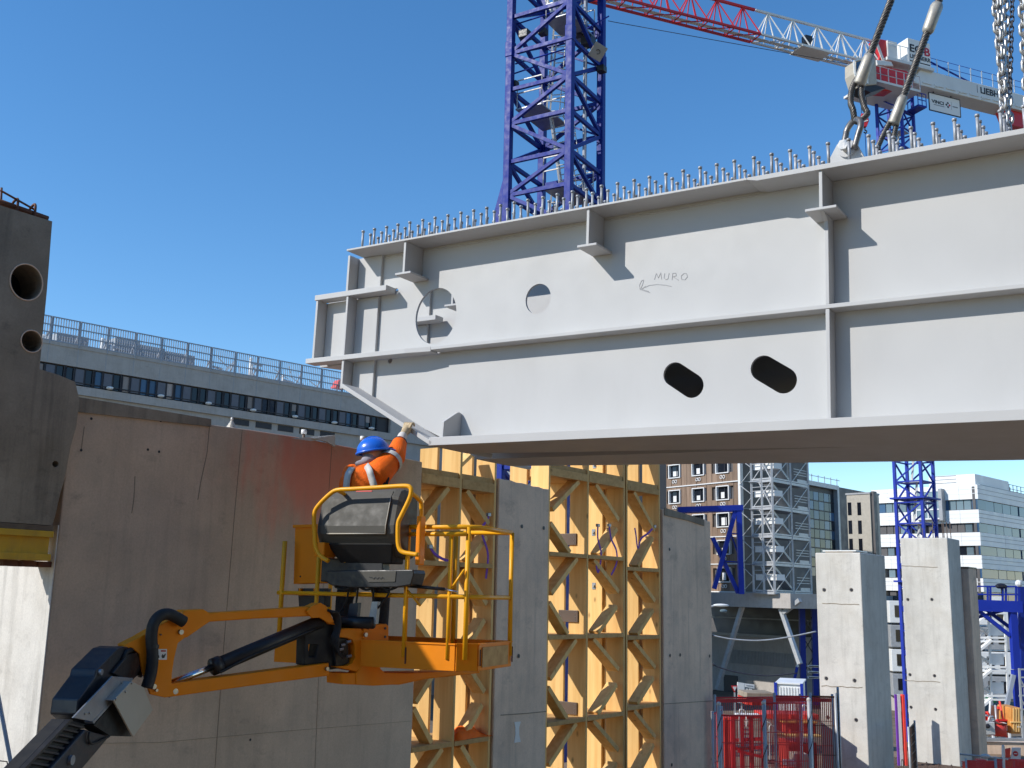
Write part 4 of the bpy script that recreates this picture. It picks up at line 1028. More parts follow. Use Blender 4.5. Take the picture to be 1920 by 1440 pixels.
MB().box(bk(-1.05, -.02, .80), bu * .3, bv * .06, V(0, 0, .10)).build('console_bracket', 'black', lift, bevel=.01)
MB().plate(TR, tpx([(650, 1160), (656, 1132), (672, 1130), (668, 1170)], -.1), -.15, -.1).build('pedestal', 'darksteel', lift)
MB().plate(TR, tpx([(690, 1168), (697, 1128), (708, 1128), (704, 1170)], -.1), -.15, -.1).build('pedestal', 'galv', lift)
tube('cross_tube', lift, [TR.P(*TR.px(628, 1166, -.1), -.1), TR.P(*TR.px(700, 1168, -.1), -.1)], .05, 'black', 12)
# turntable and chassis standing on the deck, below and left of the frame
tb_ = thing if False else None
b_end = BM.P(far0.x, (far0.y + far1.y) / 2, 0)
MB().box(V(b_end.x, b_end.y, DZ + 1.0) , V(.55, 0, 0), V(0, .7, 0), V(0, 0, .45)).build('turntable', 'orange', lift, bevel=.05)
MB().box(V(b_end.x, b_end.y, DZ + .42), V(.9, 0, 0), V(0, 1.1, 0), V(0, 0, .14)).build('chassis', 'darksteel', lift, bevel=.03)
for sx_ in (-1, 1):
    for sy_ in (-1, 1):
        c = V(b_end.x + sx_ * .95, b_end.y + sy_ * .85, DZ + .38)
        w_ = MB().tube([c - V(.13, 0, 0), c - V(.1, 0, 0), c + V(.1, 0, 0), c + V(.13, 0, 0)], .38, 22, rs=[.33, .38, .38, .33]).build('wheel', 'rubber', lift, smooth=False)
        MB().tube([c - V(.135, 0, 0), c + V(.135, 0, 0)], .2, 16).build('rim', 'wwhite', w_)
MB().bar(V(b_end.x, b_end.y, DZ + 1.2), BM.P(*tuple(Vector(tb[0]) + dirv * 2.3 - Vector((.05, -.05))), 0), .24, .3).build('boom_root', 'darksteel', lift)

# ================================================================== WORKER
wk = thing('person', bk(-1.12, .36, .05), 'worker in orange hi-vis jacket and blue helmet reaching up to the girder', 'person')
def wpx(x, y, Y=9.6): return at(x, y, Y)
def blob(parts, name, mat, voxel, par=wk, sm=4):
    m = MB()
    for p in parts:
        if p[0] == 'c':
            _, a, b, ra, rb = p; a, b = Vector(a), Vector(b); n = 5
            m.tube([a.lerp(b, i / n) for i in range(n + 1)], ra, 14, rs=[ra + (rb - ra) * i / n for i in range(n + 1)])
            m.ball(a, ra, 14, 9); m.ball(b, rb, 14, 9)
        else:
            _, c, r, sc, rot_ = p; m.ball(c, r, 18, 12, *sc, rot=rot_)
    o = m.build(name, mat, par)
    md = o.modifiers.new('skin', 'REMESH'); md.mode = 'VOXEL'; md.voxel_size = voxel; md.use_smooth_shade = True
    md2 = o.modifiers.new('soft', 'SMOOTH'); md2.iterations = sm; md2.factor = .5
    return o
fz = bk(0, 0, .05).z
hipL, hipR = wpx(672, 1012, 9.62), wpx(708, 1010, 9.5)
hipc = (hipL + hipR) / 2
neck = wpx(690, 874, 9.62); shR = wpx(716, 882, 9.55); shL = wpx(661, 890, 9.68)
elR, wrR, hdR = wpx(741, 856, 9.75), wpx(752, 822, 10.0), wpx(763, 804, 10.10)
elL = wpx(690, 950, 10.0); wrL = wpx(735, 962, 10.05)
head = wpx(700, 852, 9.68)
fL = V(hipL.x - .12, hipL.y + .02, fz); fR = V(hipR.x + .06, hipR.y - .02, fz)
kL = hipL.lerp(fL, .5) + V(-.03, -.05, 0); kR = hipR.lerp(fR, .5) + V(.02, .06, 0)
aL, aR = fL + V(0, 0, .09), fR + V(0, 0, .09)
face_dir = flat(V(.75, .6, 0))
blob([('c', hipc + V(0, 0, .02), neck.lerp(hipc, .3), .13, .14), ('c', neck.lerp(hipc, .3), neck, .13, .06), ('c', neck, head, .058, .06), ('b', head, .1, (1.0, .9, 1.18), None),
      ('c', head + face_dir * .085, head + face_dir * .115 + V(0, 0, -.02), .018, .02), ('c', head + face_dir * .05 + V(0, 0, -.08), head + face_dir * .08 + V(0, 0, -.085), .035, .03),
      ('c', shR, elR, .05, .042), ('c', elR, wrR, .04, .03), ('c', shL, elL, .05, .042), ('c', elL, wrL, .04, .03),
      ('c', hipL, kL, .09, .062), ('c', kL, aL, .06, .042), ('c', hipR, kR, .09, .062), ('c', kR, aR, .06, .042)], 'body', 'skin', .014)
blob([('c', hipL + V(.02, 0, .06), kL, .115, .082), ('c', kL, aL, .080, .068), ('c', hipR + V(-.02, 0, .06), kR, .115, .082), ('c', kR, aR, .080, .068), ('b', hipc + V(0, 0, .06), .16, (1.05, .85, .8), None)], 'trousers', 'navy', .014)
fd = flat(V(.35, 1, 0))
for f in (fL, fR):
    blob([('c', f + V(0, 0, .055), f + fd * .17 + V(0, 0, .045), .05, .045), ('c', f + V(0, 0, .06), f + V(0, 0, .16), .055, .055)], 'boot', 'black', .012)
# jacket
mid = hipc.lerp(neck, .45)
ax_t = (neck - hipc).normalized()
blob([('b', hipc + ax_t * .10, .185, (1.05, .86, .9), None), ('b', mid + V(-.015, 0, 0), .205, (1.0, .84, 1.15), None), ('b', hipc.lerp(neck, .74) + V(-.035, 0, -.005), .215, (1.08, .86, .88), None),
      ('c', shL + V(.03, 0, -.02), shR + V(-.01, 0, -.02), .105, .105), ('c', shR + V(-.03, 0, -.03), elR, .125, .098), ('c', elR, elR.lerp(wrR, .72), .098, .072),
      ('c', shL, elL, .10, .078), ('c', elL, elL.lerp(wrL, .85), .076, .058), ('c', hipc.lerp(neck, .85), neck + V(0, 0, -.005), .12, .075)], 'jacket', 'hivis', .013, sm=3)
blob([('c', neck + V(-.085, -.04, .012), neck + V(.0, -.05, .045), .032, .030), ('c', neck + V(.0, -.05, .045), neck + V(.06, .0, .04), .030, .026), ('c', neck + V(-.085, -.04, .012), neck + V(-.05, .06, .03), .03, .03)], 'hood', 'hood', .012)
blob([('c', neck + V(-.01, 0, .0), head + V(-.015, -.01, -.04), .075, .085)], 'balaclava', 'hood', .014)
# reflective bands
def band(c, axis, rx, ry, wd, a0=0, a1=360, ref=V(0, 0, 1), mat='reflect', n=28):
    axis = axis.normalized(); a = axis.cross(ref)
    if a.length < .1: a = axis.cross(V(1, 0, 0))
    a.normalize(); b = axis.cross(a); m = MB(); vs2 = []
    for i in range(n + 1):
        an = R(a0 + (a1 - a0) * i / n); p = c + a * math.cos(an) * rx + b * math.sin(an) * ry
        vs2 += [p - axis * wd / 2, p + axis * wd / 2]
    m.add(vs2, [(2 * i, 2 * i + 1, 2 * i + 3, 2 * i + 2) for i in range(n)])
    return m.build('reflective_band', mat, wk, smooth=True)
band(shR.lerp(elR, .62), elR - shR, .112, .112, .055)
band(hipc + ax_t * .075, ax_t, .198, .167, .055, ref=V(0, 1, 0))
def back_strip(pts):
    P = smooth_path(pts, 6); m = MB(); vs2 = []
    for i, p in enumerate(P):
        t = (P[min(i + 1, len(P) - 1)] - P[max(0, i - 1)]).normalized(); s = t.cross(V(-.25, -1, .05)).normalized()
        vs2 += [p - s * .03, p + s * .03]
    m.add(vs2, [(2 * i, 2 * i + 1, 2 * i + 3, 2 * i + 2) for i in range(len(P) - 1)])
    o = m.build('reflective_band', 'reflect', wk, smooth=True); md = o.modifiers.new('thick', 'SOLIDIFY'); md.thickness = .008; return o
back_strip([wpx(686, 872, 9.50), wpx(692, 882, 9.40), wpx(696, 895, 9.385), wpx(700, 908, 9.385), wpx(704, 922, 9.41), wpx(706, 936, 9.44)])
back_strip([wpx(660, 876, 9.50), wpx(653, 888, 9.44), wpx(650, 902, 9.42), wpx(649, 918, 9.42), wpx(650, 936, 9.44)])
band(elR.lerp(wrR, .72), wrR - elR, .071, .071, .03, mat='navy')
# harness straps on the chest side
for pts in (((722, 905), (716, 915), (708, 925), (716, 932)), ((728, 895), (722, 918), (712, 935))):
    tube('harness_strap', wk, smooth_path([wpx(x, y, 9.50) for x, y in pts], 4), .014, 'navy', 6)
# helmet
hr = Matrix.Rotation(R(-10), 3, 'Y')
hc = head + V(-.005, 0, .035)
m = MB(); m.ball(hc, .135, 24, 10, 1.12, .95, .92, 0, .5, rot=hr)
m.tube([hc + hr @ V(.137 * 1.12 * math.cos(a), .137 * .95 * math.sin(a), -.012 + .0) for a in [2 * math.pi * i / 28 for i in range(28)]], .012, 6, closed=True)
hl = m.build('helmet', 'helmet', wk, smooth=True)
MB().box(hc + hr @ V(.155, .03, -.012), V(.045, .02, -.01), V(-.015, .075, 0), V(0, 0, .006)).build('peak', 'helmet', hl, bevel=.005)
tube('ridge', hl, [hc + hr @ V(.12 * 1.14 * math.cos(R(a)), 0, .127 * math.sin(R(a))) for a in range(20, 161, 10)], .010, 'helmet', 6)
# gloved hand: palm, thumb and four bent fingers closing on the flange edge
pd = (hdR - wrR).normalized(); sd2 = G.u
palm = [('b', hdR + V(-.004, 0, -.015), .047, (.95, .62, 1.0), None), ('c', wrR + pd * .03, hdR, .036, .042)]
fk = []
for i in range(4):
    b0 = hdR + sd2 * (-.036 + .024 * i) + V(0, -.012, .022 - .006 * i); L = (.038, .044, .042, .034)[i]
    k1 = b0 + V(.006, .012, .034 + .004 * i) + sd2 * .006 * i; k2 = k1 + V(.012, L, .008); k3 = k2 + V(.004, L * .6, -.024)
    fk += [('c', b0, k1, .0125, .012), ('c', k1, k2, .012, .011), ('c', k2, k3, .011, .0095)]
t0 = hdR + sd2 * -.045 + V(0, -.01, -.02); fk += [('c', t0, t0 + V(-.005, .03, .028), .015, .013), ('c', t0 + V(-.005, .03, .028), t0 + V(.012, .055, .045), .013, .011)]
blob(palm + fk, 'glove', 'glove', .0065, sm=2)
blob([('c', wrR + pd * .035, elR.lerp(wrR, .72), .046, .05)], 'glove_cuff', 'glove_cuff', .01)
# the other hand, holding on to the rail behind the console
pl_ = [('b', wrL, .042, (1, .8, .8), None)]
for i in range(4):
    b0 = wrL + V(.03, .03 - .02 * i, .01); pl_ += [('c', b0, b0 + V(.035, 0, -.012), .012, .011), ('c', b0 + V(.035, 0, -.012), b0 + V(.04, 0, -.045), .011, .01)]
pl_ += [('c', wrL + V(0, .03, 0), wrL + V(.03, .05, -.03), .014, .012)]
blob(pl_, 'glove', 'glove', .008, sm=2)
# ================================================================== TOWER CRANES
def bars(parent, name, segs, w, h, mat, kind=None):
    m = MB()
    for p, q in segs: m.bar(p, q, w, h)
    return m.build(name, mat, parent, fix=False, kind=kind)
# ---------------- near blue mast
N = at(1067, 300, 27.0); th0 = R(31); MW = 1.95
dL, dR = V(-math.cos(th0), math.sin(th0), 0), V(math.sin(th0), math.cos(th0), 0)
NF = Fr(N, V(1, 0, 0))
lv = [NF.px(1067, y)[1] for y in (344, 280, 206, 140, 70, 0, -70, -140)]
st_ = (lv[5] - lv[0]) / 5
z = lv[0]; low = []
while z > GZ + .3: z -= st_; low.append(z)
levels = low[::-1] + lv
NB = V(N.x, N.y, 0); Lc, Rc, Bc = NB + dL * MW, NB + dR * MW, NB + dL * MW + dR * MW
ca = thing('tower_crane_mast', V(N.x, N.y, GZ) + (dL + dR) * MW / 2, 'dark blue lattice crane mast with inner ladder, behind the girder', 'crane mast')
for c in (NB, Lc, Rc, Bc):
    o = MB().bar(V(c.x, c.y, GZ), V(c.x, c.y, lv[-1]), .20, .20, up=dL).build('leg', 'cblue', ca, bevel=.015)
zi = {}
for (c, d) in ((NB, dL), (NB, dR), (Lc, dR), (Rc, dL)):
    e = c + d * MW
    for i, z in enumerate(levels):
        if z < 4: 
            if i % 2: continue
        bar('cross_bar', ca, c + d * .085 + V(0, 0, z), e - d * .085 + V(0, 0, z), .09, .11, 'cblue')
        if i + 1 < len(levels) and z > 2:
            j = len(levels) - 1 - i
            p, q = (e, c) if (i - len(low)) % 2 == 0 else (c, e)
            t_ = (q - p).normalized() * .085
            bar('diagonal_brace', ca, p + t_ + V(0, 0, z + .05), q - t_ + V(0, 0, levels[i + 1] - .05), .10, .10, 'cblue')
            # lighter counter-brace on the far faces
            if c is not NB and i % 2: bar('diagonal_brace', ca, q - t_ + V(0, 0, z + .05), p + t_ + V(0, 0, levels[i + 1] - .05), .05, .05, 'cblue')
# joint plates at the section splice, base fins
for c in (NB, Lc, Rc):
    zj = lv[4] + .12
    MB().box(V(c.x, c.y, zj), (dL * .12), (dR * .12), V(0, 0, .24)).build('splice_plate', 'cblue', ca, bevel=.02)
for c, d in ((Lc, dL), (Rc, (dR * .5 + V(.8, 0, 0)).normalized())):
    zt, zb2 = lv[1] - .25, lv[0] - .75
    MB().prism([c + d * .09 + V(0, 0, zt), c + d * .42 + V(0, 0, zb2 + .35), c + d * .42 + V(0, 0, zb2 - .1), c + d * .09 + V(0, 0, zb2 - .3)], d.cross(V(0, 0, 1)) * .06).build('base_fin', 'cblue', ca, bevel=.01)
    MB().box(c + V(0, 0, zb2 - .9), dL * .15, dR * .15, V(0, 0, .8)).build('leg_socket', 'cblue', ca, bevel=.02)
# inner ladder runs, hoops and rest platforms
cen = NB + (dL + dR) * MW / 2
def ladder(p, q, w, side, par):
    p, q = Vector(p), Vector(q); d = (q - p); n = int(d.length / .28); s = side.normalized() * w / 2; m = MB()
    o = bar('ladder_rail', par, p - s, q - s, .05, .05, 'ladder'); bar('ladder_rail', par, p + s, q + s, .05, .05, 'ladder')
    for i in range(n): m.tube([p + d * (i + .5) / n - s, p + d * (i + .5) / n + s], .014, 5)
    m.build('ladder_rungs', 'ladder', o, kind='stuff')
    k = int(d.length / .5); hm = MB(); nrm = d.cross(side).normalized()
    if nrm.y > 0: nrm = -nrm
    for i in range(k):
        c = p + d * (i + .5) / k
        hm.tube([c + side.normalized() * .34 * math.cos(R(a)) + nrm * (.62 * math.sin(R(a))) for a in range(0, 181, 20)], .016, 5)
    for a in (40, 90, 140):
        off = side.normalized() * .34 * math.cos(R(a)) + nrm * .62 * math.sin(R(a)); hm.tube([p + off, q + off], .014, 5)
    hm.build('safety_hoops', 'ladder', o, kind='stuff', smooth=True)
zz = lv[0] - 2.5
for i in range(4):
    z0 = lv[0] - 2.4 + i * 2.55; s = -1 if i % 2 else 1
    ladder(cen + dL * (.25 * s) + V(0, 0, z0), cen + dL * (-.05 * s + .1) + V(0, 0, z0 + 2.5), .42, dR + dL * .3, ca)
    MB().box(cen + dL * (-.45 * s) + V(0, 0, z0 + 2.5), dL * .42, dR * .8, V(0, 0, .02)).build('rest_platform', 'galv', ca)
    for e in (-1, 1):
        bars(ca, 'platform_rail', [(cen + dL * (-.45 * s - .4) + dR * .75 * e + V(0, 0, z0 + 2.5), cen + dL * (-.45 * s - .4) + dR * .75 * e + V(0, 0, z0 + 3.4)), (cen + dL * (-.45 * s + .4) + dR * .75 * e + V(0, 0, z0 + 2.5), cen + dL * (-.45 * s + .4) + dR * .75 * e + V(0, 0, z0 + 3.4)), (cen + dL * (-.45 * s - .4) + dR * .75 * e + V(0, 0, z0 + 3.4), cen + dL * (-.45 * s + .4) + dR * .75 * e + V(0, 0, z0 + 3.4)), (cen + dL * (-.45 * s - .4) + dR * .75 * e + V(0, 0, z0 + 3.0), cen + dL * (-.45 * s + .4) + dR * .75 * e + V(0, 0, z0 + 3.0))], .03, .03, 'ladder')
# supply cable up the mast, inner pole, floodlight and clutter boxes
tube('supply_cable', ca, [NB + dR * .3 + dL * .06 + V(0, 0, GZ + 2), NB + dR * .32 + dL * .06 + V(0, 0, lv[-1])], .035, 'rubber')
tube('inner_pole', ca, [NB + dR * 1.4 + dL * .25 + V(0, 0, GZ + 2), NB + dR * 1.4 + dL * .25 + V(0, 0, lv[-1])], .06, 'railgrey', 10)
fl_c = at(1121, 97, 27.8); fdn = (EYE - fl_c).normalized()
fa = fdn.cross(V(0, 0, 1)).normalized(); fb2 = fa.cross(fdn); ro = Matrix.Rotation(R(-32), 3, fdn); fa, fb2 = ro @ fa, ro @ fb2
fo = MB().box(fl_c, fa * .20, fb2 * .22, fdn * .05).build('floodlight', 'beige', ca, bevel=.01)
MB().box(fl_c - fdn * .09, fa * .12, fb2 * .12, fdn * .04).build('lamp_housing', 'black', fo)
MB().tube([fl_c + fdn * .055 + fa * .06 * math.cos(R(a)) + fb2 * .06 * math.sin(R(a)) for a in range(0, 300, 30)], .012, 5).build('lamp_handle', 'darksteel', fo)
for x, y, Y, s in ((1103, 78, 28.2, .17), (985, 66, 28.0, .15), (1085, 62, 28.4, .13), (965, 158, 28.1, .1), (1018, 60, 28.5, .12), (1128, 130, 28.3, .12)):
    c = at(x, y, Y); MB().box(c, dL * s, dR * s, V(0, 0, s * .8)).build('equipment_box', 'black', ca, bevel=.02)
for x0, y0, x1, y1 in ((960, 48, 1060, 16), (958, 140, 1062, 105), (966, 120, 1060, 92), (1090, 60, 1142, 30)):
    tube('hand_rail', ca, [at(x0, y0, 28.2), at(x1, y1, 27.9)], .022, 'cblue2', 6)
for x0, y0, x1, y1, Y in ((1025, 0, 1052, 60, 28.6), (1040, 0, 1060, 50, 28.6), (1048, 40, 1062, 62, 28.6)):
    tube('pale_pipe', ca, [at(x0, y0, Y), at(x1, y1, Y)], .06, 'ladder', 8)

# ---------------- far crane with jib
DB = 75.0
NB2 = at(1711, 600, DB); NB2 = V(NB2.x, NB2.y, 0); t2 = R(46.5); W2 = 1.97
eL, eR = V(-math.cos(t2), math.sin(t2), 0), V(math.sin(t2), math.cos(t2), 0)
cB = NB2 + (eL + eR) * W2 / 2
FB = Fr(cB, V(1, 0, 0))
zs_top = FB.px(1680, 180)[1]
cb_ = thing('tower_crane', V(cB.x, cB.y, GZ), 'far tower crane with blue mast, red and white jib, white counter-jib', 'tower crane')
cors = [NB2, NB2 + eL * W2, NB2 + eR * W2, NB2 + eL * W2 + eR * W2]
for c in cors: MB().bar(V(c.x, c.y, GZ), V(c.x, c.y, zs_top), .2, .2, up=eL).build('mast_leg', 'cblue2', cb_)
seg = []; z = GZ; i = 0
while z < zs_top - 1.4:
    for c, d in ((NB2, eL), (NB2, eR), (cors[1], eR), (cors[2], eL)):
        e = c + d * W2; a, b = (c, e) if i % 2 else (e, c)
        seg += [(c + V(0, 0, z), e + V(0, 0, z)), (a + V(0, 0, z), b + V(0, 0, z + 1.5))]
    z += 1.5; i += 1
bars(cb_, 'mast_lattice', seg, .10, .10, 'cblue2', kind='stuff')
lm = MB(); cm_ = cB
for k in range(int((zs_top - GZ) / 3)):
    z = GZ + 3 * k; lm.bar(cm_ + eL * .2 + V(0, 0, z), cm_ - eL * .2 + V(0, 0, z + 3), .35, .04); lm.box(cm_ + V(0, 0, z), eL * .8, eR * .5, V(0, 0, .03))
lm.build('mast_ladder', 'ladder', cb_, kind='stuff')
# mast platform in the lower part
for zy in (935, 1090):
    z = FB.px(1690, zy)[1]
    MB().box(cB + V(0, 0, z), eL * 1.3, eR * 1.3, V(0, 0, .06)).build('mast_platform', 'cblue2', cb_)
# the jib: bottom chords level, towards upper left
P1 = at(1600, 118, DB - 1.0); P2 = atz(1155, 5, P1.z); jd = flat(P2 - P1)
jn = V(jd.y, -jd.x, 0)
if jn.y > 0: jn = -jn          # towards the viewer
JB = P1.copy(); zc = 0.0
def jb(u, h, n): return JB + jd * u + V(0, 0, h) + jn * n
JH, JWd = 2.25, .62
uw = None
def uofx(x):                    # distance along the near bottom chord at pixel column x
    a = at(x, 60, 10) ; dr = a - EYE; dr.z = 0
    # intersect in plan
    o = V(JB.x, JB.y, 0); den = jd.x * dr.y - jd.y * dr.x
    return ((-o.x) * dr.y - (-o.y) * dr.x) / den
ured = uofx(1417); uend = uofx(1040)
for nm, n_, h_, r_ in (('bottom_chord', JWd, 0, .14), ('bottom_chord', -JWd, 0, .14), ('top_chord', 0, JH, .16)):
    bar(nm, cb_, jb(uofx(1648), h_, n_), jb(ured - .05, h_, n_), r_, r_, 'cwhite'); bar(nm, cb_, jb(ured + .05, h_, n_), jb(uend, h_, n_), r_ * 1.1, r_ * 1.1, 'cred')
pnl = (ured) / 4.0; k = -1
while pnl * k < uend:
    u0 = pnl * k; m_ = 'cwhite' if u0 < ured - .1 else 'cred'; u1 = u0 + pnl
    for n_ in (JWd, -JWd):
        bar('jib_brace', cb_, jb(u0, 0, n_), jb(u0 + pnl * .5, JH, 0), .075, .075, m_); bar('jib_brace', cb_, jb(u1, 0, n_), jb(u0 + pnl * .5, JH, 0), .075, .075, m_)
        bar('jib_post', cb_, jb(u0 + pnl * .5, 0, n_), jb(u0 + pnl * .5, JH, 0), .06, .06, m_)
    bar('jib_brace', cb_, jb(u0, 0, JWd), jb(u0, 0, -JWd), .07, .07, m_); bar('jib_brace', cb_, jb(u0, 0, JWd), jb(u1, 0, -JWd), .06, .06, m_)
    MB().box(jb(u0 + pnl / 2, .05, -.15), jd * pnl * .48, jn * .18, V(0, 0, .02)).build('jib_walkway', 'cwhite', cb_)
    tube('jib_rail', cb_, [jb(u0, .9, -JWd), jb(u1, .9, -JWd)], .02, m_, 5)
    k += 1
MB().box(jb(ured * .45, -.10, 0), jd * 1.3, jn * .75, V(0, 0, .05)).build('trolley', 'cwhite', cb_)
MB().box(jb(ured * .50, .75, .2), jd * .3, jn * .25, V(0, 0, .28)).build('winch', 'black', cb_)
tube('jib_rope', cb_, [at(1590, 120, DB - 1), at(1155, 42, (P2.y + EYE.y))], .025, 'cable', 5)
tube('jib_rope', cb_, [at(1155, 42, P2.y), at(1140, 39, P2.y)], .025, 'cable', 5)
# counter-jib: white box girder, rails and lettering
CF = Fr(JB + jn * .75, -jd)
def cpx(pts): return [CF.px(x, y) for x, y in pts]
zct, zcb = CF.px(1760, 137)[1], CF.px(1760, 168)[1]
uc0, uc1 = CF.px(1712, 150)[0], CF.px(1712, 150)[0] + 14.5
MB().plate(CF, [(uc0, zcb + .2), (uc0 + .9, zct), (uc1, zct), (uc1, zcb), (uc0 + .5, zcb)], -1.6, 0).build('counter_jib', 'cwhite', cb_, bevel=.05)
for i in range(9):
    u = uc0 + .9 + 1.2 * i
    MB().plate(CF, [(u, zcb + .22), (u + .9, zcb + .22), (u + .9, zcb + .36), (u, zcb + .36)], 0.0, .06).build('counter_jib_rib', 'cwhite', cb_)
    if i % 2: bar('rib_strut', cb_, CF.P(u, zcb + .05, .04), CF.P(u + .7, zcb + .4, .04), .05, .05, 'cwhite')
for i in range(10):
    u = uc0 + 1.3 + 1.15 * i; bar('rail_post', cb_, CF.P(u, zct, .05), CF.P(u, zct + 1.1, .05), .06, .06, 'cwhite')
for h in (.55, 1.08): tube('hand_rail', cb_, [CF.P(uc0 + 1, zct + h, .05), CF.P(uc1, zct + h, .05)], .022, 'cblue2', 5)
tube('tie_rod', cb_, [CF.P(uc0 + .7, zct + 1.4, -.4), CF.P(uc0 + 6.8, zct + .05, -.4)], .07, 'cblue', 6)
uu, uz = CF.px(1838, 174); lettering('maker_name', 'LIEBHERR', .74, CF.P(uu, uz, .012), CF.u, V(0, 0, 1), 'blackprint', cb_, .01, .02, 1.05)
MB().fb(CF, uu - .32, uu - .26, uz - .05, uz + .6, .0, .01).build('maker_name_bar', 'greyprint', cb_)
MB().plate(CF, [(uc1 - 4.8, zcb - .001), (uc1 - .5, zcb - .001), (uc1 - .5, zcb - 1.3), (uc1 - 4.2, zcb - 1.3)], -1.3, -.3).build('counterweight', 'cred', cb_)
# switch cabinet with sign
SF = Fr(JB + jn * .9, -jd)
sz0, sz1 = SF.px(1703, 117)[1], SF.px(1703, 71)[1]; su0, su1 = SF.px(1703, 95)[0], SF.px(1744, 95)[0]
cab = MB().fb(SF, su0, su1, sz0, sz1, -1.4, 0).build('sign_cabinet', 'whiteprint', cb_, bevel=.02)
hh = sz1 - sz0; ww = su1 - su0
lettering('sign_letters', 'EC-', hh * .42, SF.P(su0 + ww * .05, sz0 + hh * .48, .012), SF.u, V(0, 0, 1), 'blackprint', cab, .01, .02, 1.15)
lettering('sign_letters', 'B', hh * .46, SF.P(su0 + ww * .70, sz0 + hh * .46, .012), SF.u, V(0, 0, 1), 'redprint', cab, .01, .025, 1.15)
lettering('sign_letters', 'LIEBHERR', hh * .22, SF.P(su0 + ww * .05, sz0 + hh * .22, .012), SF.u, V(0, 0, 1), 'blackprint', cab, .01, .01, 1.05)
MB().fb(SF, su0 + ww * .05, su1 - ww * .05, sz0 + hh * .08, sz0 + hh * .12, .0, .012).build('sign_line', 'blackprint', cab)
MB().fb(SF, su0 - 2.2, su1 + .2, sz0 - .25, sz0 - .01, -1.6, .12).build('cabinet_platform', 'cwhite', cb_)
MB().fb(SF, su0 - 1.9, su0 - 1.0, sz0, sz0 + 1.5, -1.2, -.1).build('service_box', 'wwhite', cb_)
for x in (-2.1, -.9, -.15):
    bars(cb_, 'rail_post', [(SF.P(su0 + x, sz0, .1), SF.P(su0 + x, sz0 + 1.15, .1))], .05, .05, 'cwhite')
tube('hand_rail', cb_, [SF.P(su0 - 2.1, sz0 + 1.15, .1), SF.P(su0, sz0 + 1.15, .1)], .03, 'cwhite', 5)
# slewing unit, tower head, cab
RF = Fr(JB + jn * .95, -jd)
def rpx(pts): return [RF.px(x, y) for x, y in pts]
MB().plate(RF, rpx([(1624, 116), (1645, 122), (1700, 132), (1714, 145), (1712, 166), (1690, 172), (1645, 168), (1640, 160), (1626, 154)]), -1.1, 0).build('slewing_ring', 'cred', cb_, bevel=.08)
MB().plate(RF, rpx([(1648, 68), (1668, 72), (1675, 100), (1678, 124), (1650, 120), (1655, 100)]), -1.2, -.3).build('tower_head', 'cred', cb_, bevel=.05)
bar('head_strut', cb_, RF.P(*RF.px(1648, 80), -.2), RF.P(*RF.px(1662, 118), -.2), .14, .14, 'cwhite'); bar('head_strut', cb_, RF.P(*RF.px(1652, 72), -.2), RF.P(*RF.px(1625, 100), -.2), .1, .1, 'cwhite')
MB().plate(RF, rpx([(1640, 114), (1668, 118), (1672, 126), (1642, 124)]), -.1, .2).build('head_collar', 'cwhite', cb_, bevel=.03)
cbx = MB().plate(RF, rpx([(1582, 128), (1620, 122), (1622, 172), (1590, 176), (1582, 150)]), .1, 1.3).build('operator_cab', 'beige', cb_, bevel=.06)
MB().plate(RF, rpx([(1583, 132), (1600, 127), (1601, 150), (1585, 154)]), 1.3, 1.33).build('cab_window', 'glassblue', cbx)
MB().plate(RF, rpx([(1585, 157), (1601, 153), (1602, 168), (1591, 171)]), 1.3, 1.33).build('cab_window', 'glassblue', cbx)
bars(cbx, 'cab_frame', [(RF.P(*RF.px(1578, 130), 1.36), RF.P(*RF.px(1602, 122), 1.36)), (RF.P(*RF.px(1578, 130), 1.36), RF.P(*RF.px(1580, 155), 1.36)), (RF.P(*RF.px(1580, 155), 1.36), RF.P(*RF.px(1588, 176), 1.36)), (RF.P(*RF.px(1602, 122), 1.36), RF.P(*RF.px(1603, 172), 1.36)), (RF.P(*RF.px(1582, 155), 1.36), RF.P(*RF.px(1603, 151), 1.36))], .12, .12, 'wwhite')
MB().plate(RF, rpx([(1590, 176), (1622, 172), (1640, 178), (1612, 186)]), .0, 1.2).build('cab_underside', 'black', cb_)
# ring platform and rails under the slewing unit
pz = FB.px(1680, 196)[1]; prs = [(RF.px(1627, 198)[0], 1.2), (RF.px(1715, 198)[0], 1.2)]
MB().fb(RF, prs[0][0], prs[1][0], pz, pz + .18, -2.6, .7).build('ring_platform', 'cwhite', cb_)
for i in range(7):
    u = prs[0][0] + (prs[1][0] - prs[0][0]) * i / 6; bar('rail_post', cb_, RF.P(u, pz + .18, .66), RF.P(u, pz + 1.3, .66), .06, .06, 'scaff')
for h in (.7, 1.3): tube('hand_rail', cb_, [RF.P(prs[0][0], pz + h, .66), RF.P(prs[1][0], pz + h, .66)], .03, 'scaff', 5)
# side access platform (blue cage)
uu = RF.px(1722, 200)[0]; z0 = RF.px(1722, 203)[1]
MB().fb(RF, uu - .3, uu + .5, z0, z0 + .15, -1.2, .3).build('access_platform', 'cblue2', cb_)
bars(cb_, 'access_rail', [(RF.P(uu + a, z0, b), RF.P(uu + a, z0 + 1.1, b)) for a in (-.3, .1, .5) for b in (-1.2, .3)] + [(RF.P(uu - .3, z0 + h, .3), RF.P(uu + .5, z0 + h, .3)) for h in (.55, 1.1)], .05, .05, 'cblue2')
